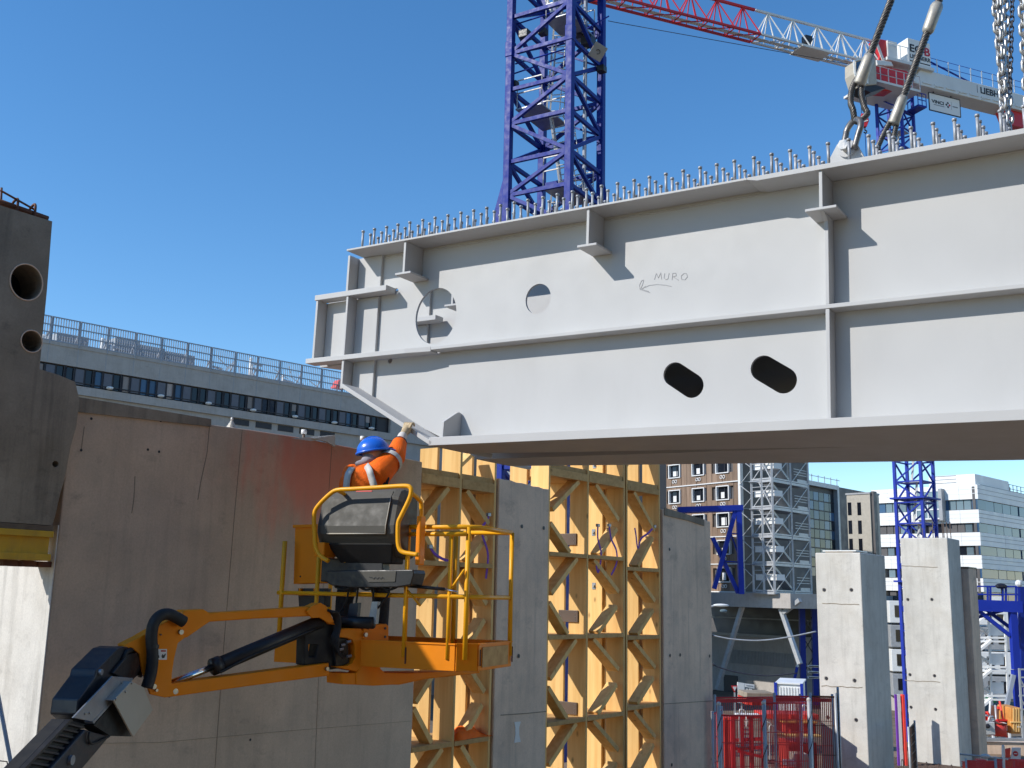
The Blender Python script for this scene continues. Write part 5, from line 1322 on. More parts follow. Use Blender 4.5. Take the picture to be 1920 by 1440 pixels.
# banner under the counter-jib
BN = Fr(JB + jn * .3, -jd); q = [BN.px(x, y) for x, y in ((1741, 174), (1799, 187), (1799, 219), (1741, 206))]
u0, u1 = q[0][0], q[1][0]; zt_, zb_ = (q[0][1] + q[1][1]) / 2, (q[2][1] + q[3][1]) / 2
bn = thing('hanging_banner', BN.P(u0, zb_), 'white VINCI banner hung under the white counter-jib', 'banner')
MB().fb(BN, u0, u1, zb_, zt_, -.02, .02).build('sheet', 'whiteprint', bn)
hh, ww = zt_ - zb_, u1 - u0
lettering('banner_letters', 'VINCI', hh * .26, BN.P(u0 + ww * .08, zb_ + hh * .46, .028), BN.u, V(0, 0, 1), 'blackprint', bn, .01, .012, 1.25)
for i, j in ((0, 1), (1, 0), (0, -1), (-1, 0)):
    c = (u0 + ww * .60 + i * hh * .11, zb_ + hh * .53 + j * hh * .11)
    MB().plate(BN, [(c[0] + a * hh * .075, c[1] + b * hh * .075) for a, b in ((0, 1), (1, 0), (0, -1), (-1, 0))], .02, .03).build('emblem', 'redprint' if i == 1 else 'blackprint', bn)
MB().fb(BN, u0 + ww * .14, u0 + ww * .48, zb_ + hh * .35, zb_ + hh * .39, .02, .03).build('small_print', 'greyprint', bn)
MB().fb(BN, u0 + ww * .75, u0 + ww * .92, zb_ + hh * .48, zb_ + hh * .54, .02, .03).build('small_print', 'greyprint', bn)
MB().fb(BN, u0 + ww * .71, u0 + ww * .716, zb_ + hh * .3, zb_ + hh * .75, .02, .03).build('divider', 'greyprint', bn)
bars(bn, 'frame', [(BN.P(u0, zb_, 0), BN.P(u1, zb_, 0)), (BN.P(u0, zt_, 0), BN.P(u1, zt_, 0)), (BN.P(u0, zb_, 0), BN.P(u0, zt_, 0)), (BN.P(u1, zb_, 0), BN.P(u1, zt_, 0))], .07, .07, 'darksteel')
for f in (.15, .72): bar('hanger', bn, BN.P(u0 + ww * f, zt_, 0), BN.P(u0 + ww * f + .15, zt_ + .6, -.1), .09, .09, 'black')
# hook block
hb = at(1621, 228, DB - 2); hk = thing('hook_block', hb, 'red hook block with white stripes hanging beside the crane mast', 'hook')
hbF = Fr(hb, V(1, 0, 0)); cu, cz = hbF.px(1621, 226)
MB().plate(hbF, [(cu - .25, cz + .5), (cu + .25, cz + .5), (cu + .28, cz - .1), (cu + .1, cz - .55), (cu - .15, cz - .55), (cu - .28, cz - .1)], -.15, .15).build('block', 'cred', hk, bevel=.03)
for i in range(3): MB().plate(hbF, [(cu - .2, cz + .3 - .22 * i), (cu + .2, cz + .42 - .22 * i), (cu + .2, cz + .34 - .22 * i), (cu - .2, cz + .22 - .22 * i)], .15, .17).build('stripe', 'whiteprint', hk)
for s in (-.2, .2): tube('hoist_rope', hk, [hbF.P(cu + s, cz + .5), hbF.P(cu + s * 1.2, JB.z)], .022, 'cable', 5)
tube('hook', hk, smooth_path([hbF.P(cu, cz - .55), hbF.P(cu, cz - .75), hbF.P(cu + .12, cz - .85), hbF.P(cu + .05, cz - 1.0), hbF.P(cu - .1, cz - .92)]), .05, 'black', 8)
tube('lifting_line', hk, [hbF.P(cu, cz - .95), hbF.P(cu, cz - 9)], .025, 'cblue', 5)
# ================================================================== BUILDINGS
# ---------------- long concrete building on the left with strip windows and roof railing
LB = Fr(at(75, 700, 75.0), ray(3000, 1157))
u_of = lambda x, y=720: LB.px(x, y)[0]
zl = lambda x, y: LB.px(x, y)[1]
bl = thing('office_building', LB.P(u_of(75), GZ), 'long grey concrete building with a dark strip of windows and roof railing', 'building')
per = (u_of(710, 790) - u_of(87, 690)) / 14.0; ub0 = u_of(87, 690); ua, ue_ = ub0 - per * 3, u_of(850, 800)
z_par, z_wt, z_wb, z_w2 = zl(400, 699), zl(400, 730), zl(400, 762), zl(560, 800)
u_we = u_of(733, 790)
MB().fb(LB, ua, ue_, z_wt, z_par, -12, 0).build('parapet_wall', 'conc_far', bl)
MB().fb(LB, ua, ue_, z_w2, z_wb, -12, 0).build('spandrel_wall', 'conc_far', bl)
MB().fb(LB, u_we, ue_, z_wb + .001, z_wt - .001, -12, -.002).build('end_wall', 'conc_far', bl)
MB().fb(LB, ua, ue_, GZ, z_w2 - .001, -12, -.25).build('lower_wall', 'conc_far', bl)
MB().fb(LB, ua, u_we - .001, z_wb + .002, z_wt - .002, -3, -.35).build('window_recess', 'frame_dark', bl)
hw = z_wt - z_wb
for i in range(-3, 15):
    u0 = ub0 + per * i
    if u0 + per > u_we + .5: break
    MB().fb(LB, u0, u0 + per * .30, z_wb + .12, z_wt - .12, -.34, -.10).build('blind_panel', 'winpanel', bl)
    for k in range(2):
        a = u0 + per * (.33 + .335 * k); b = a + per * .30
        r_ = random.random()
        w_ = MB().fb(LB, a, b, z_wb + .1, z_wt - .1, -.34, -.2).build('window', 'glasswarm' if r_ < .18 else ('glassblue' if r_ < .4 else 'glassdark'), bl)
        bars(w_, 'window_frame', [(LB.P(a, z_wb + .05, -.12), LB.P(a, z_wt - .05, -.12)), (LB.P(b, z_wb + .05, -.12), LB.P(b, z_wt - .05, -.12))], .14, .1, 'frame_dark')
        if r_ > .8: MB().fb(LB, a + .1, b - .1, z_wt - hw * .5, z_wt - .14, -.2, -.18).build('blind', 'glasswarm', w_)
    bar('transom', bl, LB.P(u0, z_wb + hw * .18, -.08), LB.P(u0 + per, z_wb + hw * .18, -.08), .06, .07, 'frame_dark')
    MB().fb(LB, u0 - .03, u0 + .03, z_wt, z_par, .0, .01).build('panel_joint', 'hvac', bl)
    if i % 2: MB().fb(LB, u0 - .03, u0 + .03, z_w2, z_wb, .0, .01).build('panel_joint', 'hvac', bl)
for i in range(7, 12):
    u0 = ub0 + per * i; MB().fb(LB, u0 + per * .15, u0 + per * .85, z_w2 - .55, z_w2 - .05, -.3, -.2).build('window', 'frame_dark', bl)
MB().fb(LB, ua, ue_, z_par, z_par + .25, -.3, .06).build('coping', 'conc_far', bl)
for k in range(7):
    u0 = ub0 + per * (2.2 + 1.9 * k); MB().ball(LB.P(u0, z_wb + .18, .1), .22, 8, 5, 1.3, 1, .6).build('sill_lamp', 'whiteprint', bl)
# railing on the roof
rl = thing('roof_railing', LB.P(ua, z_par + .25), 'blue-grey bar railing along the roof of the long building', 'railing')
z0 = z_par + .25; z1 = zl(150, 603); RHt = z1 - z0
for i in range(-3, 16):
    u0 = ub0 + per * i
    bar('railing_post', rl, LB.P(u0, z0 - .2, .0), LB.P(u0, z1, 0), .14, .16, 'railgrey'); bar('raking_strut', rl, LB.P(u0 - .02, z0, -.9), LB.P(u0, z1 * .55 + z0 * .45, -.05), .09, .09, 'railgrey')
for f in (.03, .35, .66, .99): bar('railing_rail', rl, LB.P(ua, z0 + RHt * f, 0), LB.P(ue_, z0 + RHt * f, 0), .07, .08, 'railgrey')
m = MB(); u = ua
while u < ue_: m.bar(LB.P(u, z0 + .05, .0), LB.P(u, z1, .0), .06, .05); u += .19
m.build('railing_bars', 'railgrey', rl, fix=False, kind='stuff')
# second railing farther back and roof plant
rl2 = thing('rear_roof_railing', LB.P(ua, z_par, -9), 'pale railing on the far side of the roof behind the plant', 'railing')
m = MB(); u = ua + 14
while u < ue_ + 8: m.bar(LB.P(u, z0, -9), LB.P(u, z0 + 2.0, -9), .05, .05); u += .5
m.build('railing_bars', 'scaff', rl2, fix=False, kind='stuff')
for h in (.7, 1.35, 2.0): bar('railing_rail', rl2, LB.P(ua + 14, z0 + h, -9), LB.P(ue_ + 8, z0 + h, -9), .07, .07, 'scaff')
plant = (((105, 165), 1.75, 3.2, 'rectangular grey roof unit nearest the dark concrete block'), ((216, 262), 2.15, 3.0, 'louvred grey roof unit, left of the row of three'), ((263, 310), 1.95, 3.0, 'louvred grey roof unit, middle of the row of three'), ((312, 366), 1.85, 3.2, 'louvred grey roof unit, right of the row of three'), ((372, 402), 1.2, 5.0, 'low white roof box right of the louvred units'))
for (xa, xb), h, w, lab in plant:
    a, b = LB.px(xa, 650, -w)[0], LB.px(xb, 660, -w)[0]
    t = thing('roof_unit', LB.P(a, z_par, -w), lab, 'roof unit', 'ventilation units on the long roof')
    MB().fb(LB, a, b, z_par + .1, z_par + h, -w - 2, -w).build('casing', 'hvac' if h > 1.3 else 'wwhite', t, bevel=.05)
    for k in range(6):
        zz = z_par + .3 + (h - .4) * k / 6; MB().fb(LB, a + .15, b - .15, zz, zz + (h - .4) / 14, -w, -w + .05).build('louvre_slat', 'railgrey', t)
for k, (x, y) in enumerate(((82, 640), (192, 646), (208, 650), (395, 686), (472, 690), (470, 680), (530, 712))):
    c = LB.P(*LB.px(x, y, -2.5), -2.5); t = thing('roof_pipe', V(c.x, c.y, z_par), ('pale bent pipe beside the dark block', 'white vent pipe left of the louvred units', 'curved white vent duct touching the louvred units', 'thin pale post beyond the roof units', 'thick white flue mid-roof', 'white cowl on the mid-roof flue', 'short pale stub near the red roof cone')[k], 'pipe', 'pipes on the long roof')
    tube('shaft', t, [V(c.x, c.y, z_par), c + V(0, 0, .25)], .22 - .02 * k, 'whiteprint', 8); MB().ball(c + V(0, 0, .3), .26 - .02 * k, 8, 5).build('cowl', 'whiteprint', t)
    tube('branch', t, [c, c + LB.u * 1.1 + V(0, 0, -.1)], .1, 'scaff', 6)
m = MB(); rn = random.Random(4)
for k in range(46):
    u = u_of(410) + rn.random() * (u_of(640, 700) - u_of(410)); p = LB.P(u, z_par + rn.uniform(.2, 1.6), -3 - rn.random() * 4)
    q = p + LB.u * rn.uniform(-1.3, 1.3) + V(0, 0, rn.uniform(-.5, .9)) + LB.n * rn.uniform(-.5, .5); m.bar(p, q, .06, .06)
pr_ = thing('pipe_rack', LB.P(u_of(500), z_par, -4), 'tangle of thin pale pipes behind the roof railing', 'pipe rack'); m.build('pipework', 'ladder', pr_, fix=False, kind='stuff')
bar('rack_beam', pr_, LB.P(u_of(410), z_par + .9, -4), LB.P(u_of(640, 700), z_par + .9, -4), .1, .1, 'ladder')
c = LB.P(*LB.px(631, 726, .0), -.1); rc = thing('red_cone', c, 'red roof hood next to the girder end', 'roof hood')
MB().prism([c + V(0, 0, 0), c + LB.u * 1.0, c + LB.u * .8 + V(0, 0, .75), c + LB.u * .35 + V(0, 0, .75)], LB.n * -.8).build('hood', 'redbox', rc); MB().fb(LB, u_of(629, 728), u_of(629, 728) + 1.2, z0 - .02, z0 + .06, -1.0, .1).build('base', 'hvac', rc)

# ---------------- timber-clad hotel block
HF = Fr(at(1387, 1000, 100.0), -ray(-500, 1082))
hpx = HF.px
hc0 = hpx(1387, 1000)[0]; hl = hpx(1150, 1000)[0]
zf = [hpx(1386, y)[1] for y in (1110, 1057.7, 1005.6, 953.5, 901.5, 859)]
sto = (zf[4] - zf[0]) / 4; zf = [zf[0] + sto * i for i in range(8)]
hot = thing('hotel_building', HF.P(hl, zf[0]), 'brown timber-clad block with square white-framed windows', 'building')
HR = Fr(HF.P(hc0 + .2, 0, 0), -HF.n); gu1 = HR.px(1517, 1000)[0]
MB().fb(HF, hl, hc0, zf[0], zf[7], -gu1 + .3, -.2).build('core_wall', 'panelgrey', hot)
wc = [hpx(x, 975)[0] for x in (1356.5, 1310.6, 1266, 1222, 1180)]; ww_, wh_ = .62, .60
ratio = (hpx(1368, 975)[0] - hpx(1345, 975)[0]) / 2; wh = (hpx(1356, 963)[1] - hpx(1356, 988)[1]) / 2
wz0 = hpx(1356, 975)[1] - (zf[0] + sto * 2)
nb = 26; bw = (hc0 - hl) / nb
for s in range(7):
    z0_, z1_ = zf[s] + .05, zf[s + 1] - .05
    for i in range(nb):
        a, b = hl + bw * i, hl + bw * (i + 1) - .03
        hit_ = [c for c in wc if a < c + ratio and b > c - ratio]
        if not hit_: MB().fb(HF, a, b, z0_, z1_, -.2, random.uniform(-.03, .03)).build('cladding_board', 'hotelwood', hot); continue
        zc_ = zf[s] + wz0
        w_ = random.uniform(-.03, .03)
        MB().fb(HF, a, b, z0_, zc_ - wh, -.2, w_).build('cladding_board', 'hotelwood', hot); MB().fb(HF, a, b, zc_ + wh, z1_, -.2, w_).build('cladding_board', 'hotelwood', hot)
    for c in wc:
        zc_ = zf[s] + wz0
        w_ = MB().fb(HF, c - ratio + .1, c + ratio - .1, zc_ - wh + .1, zc_ + wh - .1, -.19, -.15).build('window', 'glassdark', hot)
        fr_ = MB(); 
        for (u0, u1, a, b) in ((c - ratio - .05, c + ratio + .05, zc_ + wh - .02, zc_ + wh + .07), (c - ratio - .05, c + ratio + .05, zc_ - wh - .07, zc_ - wh + .02), (c - ratio - .05, c - ratio + .05, zc_ - wh + .021, zc_ + wh - .021), (c + ratio - .05, c + ratio + .05, zc_ - wh + .021, zc_ + wh - .021)): fr_.fb(HF, u0, u1, a, b, -.18, .12)
        fr_.build('window_frame', 'wwhite', w_)
        MB().fb(HF, c + .12, c + .2, zc_ - wh + .12, zc_ + wh - .12, -.15, -.08).build('mullion', 'frame_dark', w_)
        if random.random() < .6: MB().fb(HF, c - .35, c + random.uniform(.05, .3), zc_ - wh + .15, zc_ + random.uniform(-.1, .3), -.14, -.1).build('blind', 'whiteprint', w_)
        for k in (-.17, .17): MB().tube([HF.P(c + k + .15 * math.cos(R(a)), zf[s] + wz0 - wh - .42 + .15 * math.sin(R(a)), .05) for a in range(0, 360, 45)], .04, 5, closed=True).build('vent_ring', 'wwhite', w_)
    MB().fb(HF, hl, hc0 + .05, zf[s] - .05, zf[s] + .045, -.2, .10).build('floor_band', 'wwhite', hot)
MB().fb(HF, hc0, hc0 + .28, zf[0], zf[7], -.3, .1).build('corner_trim', 'wwhite', hot)
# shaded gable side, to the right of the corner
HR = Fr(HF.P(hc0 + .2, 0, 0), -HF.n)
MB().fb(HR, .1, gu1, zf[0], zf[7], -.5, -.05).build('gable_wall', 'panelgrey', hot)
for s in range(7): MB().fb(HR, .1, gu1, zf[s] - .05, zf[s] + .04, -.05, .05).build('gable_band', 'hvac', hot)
# podium slab and raking struts
pod = thing('podium', HF.P(hl, GZ), 'concrete podium on raking struts under the timber-clad block', 'podium')
zp0 = hpx(1360, 1137)[1]
MB().fb(HF, hl, hc0 + 6.5, zp0, zf[0] - .06, -14, .9).build('podium_slab', 'conc_far', pod)
for xa, ya, xb, yb in ((1392, 1136, 1345, 1292), (1392, 1136, 1432, 1112), (1464, 1140, 1500, 1245), (1468, 1150, 1500, 1125)):
    bar('raking_strut', pod, HF.P(*hpx(xa, ya, .3), .3), HF.P(*hpx(xb, yb, .3), .3), .36, .36, 'scaff' if yb > 1200 else 'hvac')
bw_ = thing('underpass_wall', HF.P(hl, GZ, -12), 'grey wall with louvre strip in the shade under the podium', 'wall')
BW = Fr(HF.P(hl, 0, -9), HF.u)
MB().fb(BW, 0, hc0 - hl + 12, GZ, BW.px(1430, 1195)[1], -.5, 0).build('wall_face', 'conc_far', bw_)
MB().fb(BW, 0, hc0 - hl + 12, BW.px(1430, 1195)[1], BW.px(1430, 1190)[1], -.5, .15).build('wall_ledge', 'hvac', bw_)
MB().fb(BW, 0, hc0 - hl + 12, BW.px(1430, 1163)[1], BW.px(1430, 1170)[1] + .5, -3, -2.7).build('upper_ledge', 'hvac', bw_)
MB().fb(BW, -2, hc0 - hl + 14, GZ, zf[0], -6, -5.5).build('dark_rear_wall', 'panelgrey', bw_)
a, b = BW.px(1368, 1230)[0], BW.px(1490, 1230)[0]; za, zb3 = BW.px(1430, 1248)[1], BW.px(1430, 1222)[1]; n = 44
m = MB()
for i in range(n): u = a + (b - a) * i / n; m.fb(BW, u, u + (b - a) / n * .45, za, zb3, 0, .08)
m.build('louvre_slats', 'hvac', bw_, fix=False, kind='stuff')
MB().fb(BW, BW.px(1358, 1290)[0], BW.px(1384, 1290)[0], GZ, BW.px(1370, 1266)[1], .0, .06).build('steel_door', 'frame_dark', bw_)
# street lamp in front of it
lp_ = at(1352, 1135, 80); sl = thing('street_lamp', V(lp_.x - 1.2, lp_.y, GZ), 'street lamp with a flat pale head under the podium edge', 'street lamp')
tube('lamp_post', sl, smooth_path([V(lp_.x - 1.2, lp_.y, GZ), V(lp_.x - 1.2, lp_.y, lp_.z - .8), V(lp_.x - .9, lp_.y, lp_.z - .2), V(lp_.x - .3, lp_.y, lp_.z)]), .08, 'scaff', 8)
MB().ball(lp_, .5, 14, 8, 1.2, .5, .25).build('lamp_head', 'whiteprint', sl, smooth=True); MB().ball(lp_ + V(.15, -.1, -.4), .28, 10, 6, 1, .6, .5).build('lamp_lens', 'glasslight', sl)
# slack cables
for pts, lab in ((((1335, 1191), (1370, 1198), (1420, 1201), (1470, 1196), (1530, 1184)), 'pale slack cable strung in front of the underpass'), (((1338, 1246), (1350, 1252), (1390, 1262), (1440, 1267), (1495, 1262)), 'dark slack cable sagging before the grey wall')):
    P = smooth_path([at(x, y, 70 if 'pale' in lab else 84) for x, y in pts]); t = thing('slack_cable', P[0], lab, 'cable'); tube('wire', t, P, .05, 'scaff' if 'pale' in lab else 'cable', 5); MB().ball(P[0], .12, 6, 4).build('clamp', 'darksteel', t)

# ---------------- scaffold stair tower on the gable
sc_ = thing('scaffold_tower', at(1450, 1100, 97), 'grey steel scaffold stair tower beside the timber-clad block', 'scaffold')
S0 = Fr(at(1411, 1000, 97.0), -ray(-500, 1082)); S1o = S0.P(S0.px(1450, 1000)[0], 0); S1 = Fr(S1o, ray(2832, 1150))
uA_, uB_ = 0.0, S0.px(1450, 1000)[0]; uC_ = S1.px(1518, 1000)[0]; hs3 = [S1.px(1450, y)[1] for y in (1112, 1060, 1007.5, 955, 902.5, 850)]
stp = (hs3[5] - hs3[0]) / 5; hs3 = [hs3[0] + stp * i for i in range(7)]
zt3 = hs3[6]
for p in (S0.P(0, 0), S1o, S1.P(uC_ * .5, 0), S1.P(uC_, 0), S0.P(uB_ * .5, 0), S0.P(0, 0) + S1.u * uC_, S0.P(0, 0) + S1.u * uC_ * .5):
    bar('standard', sc_, V(p.x, p.y, hs3[0]), V(p.x, p.y, zt3), .17, .17, 'scaff')
for i, z in enumerate(hs3[:-1]):
    for h, th4 in ((0, .22), (.22, .12)):
        bar('ledger', sc_, S0.P(0, z + h), S0.P(uB_, z + h), .1, th4, 'scaff'); bar('ledger', sc_, S1.P(0, z + h), S1.P(uC_, z + h), .1, th4, 'scaff')
    bar('diagonal_tube', sc_, S0.P(uB_ * .35, z + stp), S0.P(uB_, z), .09, .09, 'scaff'); bar('diagonal_tube', sc_, S0.P(0, z), S0.P(uB_, z + stp), .07, .07, 'scaff')
    bar('diagonal_tube', sc_, S1.P(uC_ * .5, z), S1.P(uC_, z + stp), .07, .07, 'scaff'); bar('diagonal_tube', sc_, S1.P(0, z), S1.P(uC_ * .5, z + stp * .95), .07, .07, 'scaff')
    bar('stair_flight', sc_, S1.P(uC_ * .15, z + stp * .95, -1), S1.P(uC_ * .7, z + .1, -1), .9, .22, 'scaff')
    MB().fb(S0, 0, uB_, z + stp * .45, z + stp * .66, -1.4, -.3).build('mesh_guard', 'whiteprint', sc_)
    MB().fb(S1, .2, uC_, z - .02, z + .05, -2.5, -.1).build('scaffold_deck', 'galv', sc_)
    MB().fb(S1, uC_ * .7, uC_ * .97, z + .2, z + .55, -.1, .0).build('toe_board', 'scaff', sc_)
    for k in (.45, .7, .95): bar('guard_rail', sc_, S1.P(uC_ * .6, z + stp * .2 + k), S1.P(uC_, z + stp * .2 + k), .05, .05, 'scaff')
    for k in (.9, 1.25): bar('guard_rail', sc_, S0.P(0, z + k + stp * .3), S0.P(uB_, z + k + stp * .3), .05, .05, 'scaff')
# tie rods between gable and tower
for i, z in enumerate(hs3[:-2]):
    p = HF.P(hc0 + .3, z, .2); bar('tie_rod', sc_, p, S0.P(0, z + stp * .45), .06, .06, 'scaff'); bar('tie_rod', sc_, p + V(0, 0, stp), S0.P(0, z + stp * .55), .06, .06, 'scaff')

# ---------------- dark glazed building
DG = Fr(at(1515, 1000, 128.0), ray(2832, 1150))
dgt = thing('glazed_building', DG.P(0, GZ), 'dark glazed office building between the scaffold tower and white offices', 'building')
ux = lambda x: DG.px(x, 1000)[0]
zt5 = DG.px(1515, 898)[1]; ug0, ug1 = ux(1500), ux(1569)
MB().fb(DG, ug0, ux(1652), GZ, zt5, -16, -1.2).build('upper_block', 'panelgrey', dgt)
zfr = DG.px(1540, 914)[1]
MB().fb(DG, ug0, ug1, GZ, zfr, -14, -.25).build('curtain_wall', 'frame_dark', dgt)
nr, nc = 9, 7; zb5 = DG.px(1540, 1080)[1]
for r in range(nr):
    for c in range(nc):
        a = ug0 + (ug1 - ug0) * c / nc; b = a + (ug1 - ug0) / nc - .12; z0_ = zb5 + (zfr - .5 - zb5) * r / nr; z1_ = z0_ + (zfr - .5 - zb5) / nr - .15
        MB().fb(DG, a, b, z0_, z1_, -.25, -.2).build('window_pane', 'glassblue' if (r * 7 + c * 3) % 5 < 2 else 'glassdark', dgt)
MB().fb(DG, ug0, ug1 + .5, zfr, zfr + .55, -.5, .3).build('frame_band', 'scaff', dgt); MB().fb(DG, ug1, ug1 + .5, GZ, zfr, -.5, .3).build('frame_band', 'scaff', dgt)
for k in range(7): bar('roof_post', dgt, DG.P(ug0 + 1 + 1.7 * k, zfr + .5, -.5), DG.P(ug0 + 1 + 1.7 * k, zfr + 1.6, -.5), .08, .08, 'scaff')
bar('roof_rail', dgt, DG.P(ug0 + 1, zfr + 1.4, -.5), DG.P(ug0 + 12, zfr + 1.4, -.5), .07, .07, 'scaff')
# ---------------- pale slit-window building
BB = Fr(at(1590, 1000, 122.0), -ray(-1063, 1100))
bb = thing('slit_window_building', BB.P(0, GZ), 'narrow pale rendered building with tall slit windows', 'building')
ub1 = BB.px(1634, 1000)[0]; zb6 = BB.px(1630, 926)[1]
MB().fb(BB, 0.0, ub1, GZ, zb6, -2.2, 0).build('wall', 'beige', bb)
for x in (1595, 1613):
    for y0, y1 in ((942, 966), (976, 1001), (1010, 1034), (1044, 1068)):
        u, _z = BB.px(x, 1000); MB().fb(BB, u - .22, u + .22, BB.px(x, y1)[1], BB.px(x, y0)[1], .0, .03).build('slit_window', 'glassdark', bb)
MB().fb(BB, -.1, ub1 + .05, zb6, zb6 + .2, -2.3, .08).build('coping', 'hvac', bb)
MB().fb(BB, ub1 + .02, ub1 + .35, GZ, zb6 + .3, -1.0, -.2).build('downpipe_casing', 'panelgrey', bb)

# ---------------- white office block on the right
WC = at(1838, 1000, 150.0); WL = Fr(WC, -ray(-1063, 1100)); WR = Fr(WC, -WL.n)
wb_ = thing('white_office_building', V(WC.x, WC.y, GZ), 'white banded office block with ribbon windows on the right', 'building')
ul = WL.px(1637, 1000)[0]; ur = WR.px(2150, 1000)[0]
yb = [(908, 935), (955, 981), (998, 1022), (1038, 1062), (1084, 1108), (1128, 1150)]     # white bands at the corner (top, bottom)
zz_ = [WL.px(1838, a)[1] for ab in yb for a in ab]
step = (zz_[2] - zz_[10]) / 4
ztop5 = zz_[0]; bands = []
z = zz_[0]; bands.append((zz_[1], zz_[0]))
zc5 = zz_[2]
while zc5 > GZ: bands.append((zc5 - step * .58, zc5)); zc5 -= step
MB().fb(WL, ul, -.8, GZ, ztop5 - .2, -20, -.4).build('core', 'panelgrey', wb_)
for i, (a, b) in enumerate(bands):
    n_ = 6
    for k in range(n_):
        u0, u1 = ul + (0 - ul) * k / n_, ul + (0 - ul) * (k + 1) / n_ - .03
        MB().fb(WL, u0, u1, a, b, -.39, random.uniform(-.01, .01)).build('white_panel', 'panelwhite', wb_)
        for h_ in (.38, .7): MB().fb(WL, u0, u1, a + (b - a) * h_, a + (b - a) * h_ + .07, -.3, .03).build('panel_joint', 'wwhite', wb_)
    n_ = 9
    for k in range(n_):
        u0, u1 = 0.02 + ur * k / n_, ur * (k + 1) / n_ - .03
        MB().fb(WR, u0, u1, a, b, -.39, random.uniform(-.01, .01)).build('white_panel', 'panelwhite', wb_)
        for h_ in (.38, .7): MB().fb(WR, u0, u1, a + (b - a) * h_, a + (b - a) * h_ + .07, -.3, .03).build('panel_joint', 'hvac', wb_)
for i in range(len(bands) - 1):
    zt6, zb7 = bands[i][0], bands[i + 1][1]
    if zt6 < WL.px(1838, 1180)[1]: break
    for k in range(15):
        u0 = ul + (0 - ul) * k / 15; u1 = u0 - ul / 15 - .12
        r_ = (k * 7 + i * 5) % 9
        if i == 0: mt_ = 'glasslight' if r_ < 7 else 'glassblue'
        else: mt_ = ('glassdark', 'panelgrey', 'glasslight', 'panelgrey', 'glassdark', 'glassdark', 'glasslight', 'panelgrey', 'panelgrey')[r_]
        MB().fb(WL, u0, u1, zb7 + .08, zt6 - .08, -.38, -.3).build('window', mt_, wb_)
    for k in range(26):
        u0 = ur * k / 26; u1 = u0 + ur / 26 - .12
        MB().fb(WR, u0 + .05, u1, zb7 + .06, zt6 - .06, -.38, -.24 if (k % 5) else -.12).build('window', 'glassblue', wb_)
MB().fb(WR, 0, ur, GZ, ztop5 - .25, -.8, -.4).build('core_side', 'panelgrey', wb_)
# penthouse, glazed bay, roof clutter
zp1, zp2 = WL.px(1820, 909)[1] + .05, WL.px(1818, 887)[1]
up0, up1 = WL.px(1735, 900)[0], WL.px(1822, 900)[0]
MB().fb(WL, up0, up1, zp1, zp2, -14, -1.2).build('penthouse', 'panelwhite', wb_)
for k in range(3): MB().fb(WL, up0 + .5, up0 + (up1 - up0) * .6, zp1 + .5 + .5 * k, zp1 + .6 + .5 * k, -1.2, -1.15).build('penthouse_groove', 'hvac', wb_)
MB().fb(WR, 1.5, ur, zp1, zp1 + .12, -.3, -.2).build('roof_edge', 'hvac', wb_)
for k in range(14):
    u = 1.5 + 1.6 * k; bar('roof_rail_post', wb_, WR.P(u, zp1, -.8), WR.P(u, zp1 + 1.3, -.8), .08, .08, 'darksteel')
    if k % 2: MB().fb(WR, u, u + 1.2, zp1, zp1 + random.uniform(.4, 1.1), -3, -1.6).build('roof_box', 'wwhite', wb_)
for h in (.6, 1.25): bar('roof_rail', wb_, WR.P(1.5, zp1 + h, -.8), WR.P(ur, zp1 + h, -.8), .07, .07, 'darksteel')
gb0, gb1 = WL.px(1722, 950)[0], WL.px(1766, 950)[0]; gz0, gz1 = WL.px(1766, 973)[1], WL.px(1766, 921)[1]
bay = MB().fb(WL, gb0, gb1, gz0, gz1, -.2, .9).build('glazed_bay', 'glasslight', wb_)
for k in range(4): MB().fb(WL, gb0 - .1, gb1 + .1, gz0 + (gz1 - gz0) * k / 3 - .1, gz0 + (gz1 - gz0) * k / 3 + .1, -.2, .98).build('bay_band', 'wwhite', bay)
MB().fb(WL, gb1, gb1 + .5, gz0 - .3, gz1 + .3, -.2, 1.1).build('bay_cheek', 'hvac', bay)
for k in range(4): MB().fb(WL, gb0 + (gb1 - gb0) * k / 4, gb0 + (gb1 - gb0) * k / 4 + .15, gz0, gz1, .9, .99).build('bay_mullion', 'wwhite', bay)
# ================================================================== SITE CLUTTER
def box3(name, parent, c, sx, sy, sz, mat, yaw=0.0, bevel=.02):
    a = V(math.cos(yaw), math.sin(yaw), 0); b = V(-math.sin(yaw), math.cos(yaw), 0)
    return MB().box(Vector(c) + V(0, 0, sz / 2), a * sx / 2, b * sy / 2, V(0, 0, sz / 2)).build(name, mat, parent, bevel=bevel)
def gat(x, Y, z=GZ):
    p = at(x, 1120, Y); return V(p.x, p.y, z)
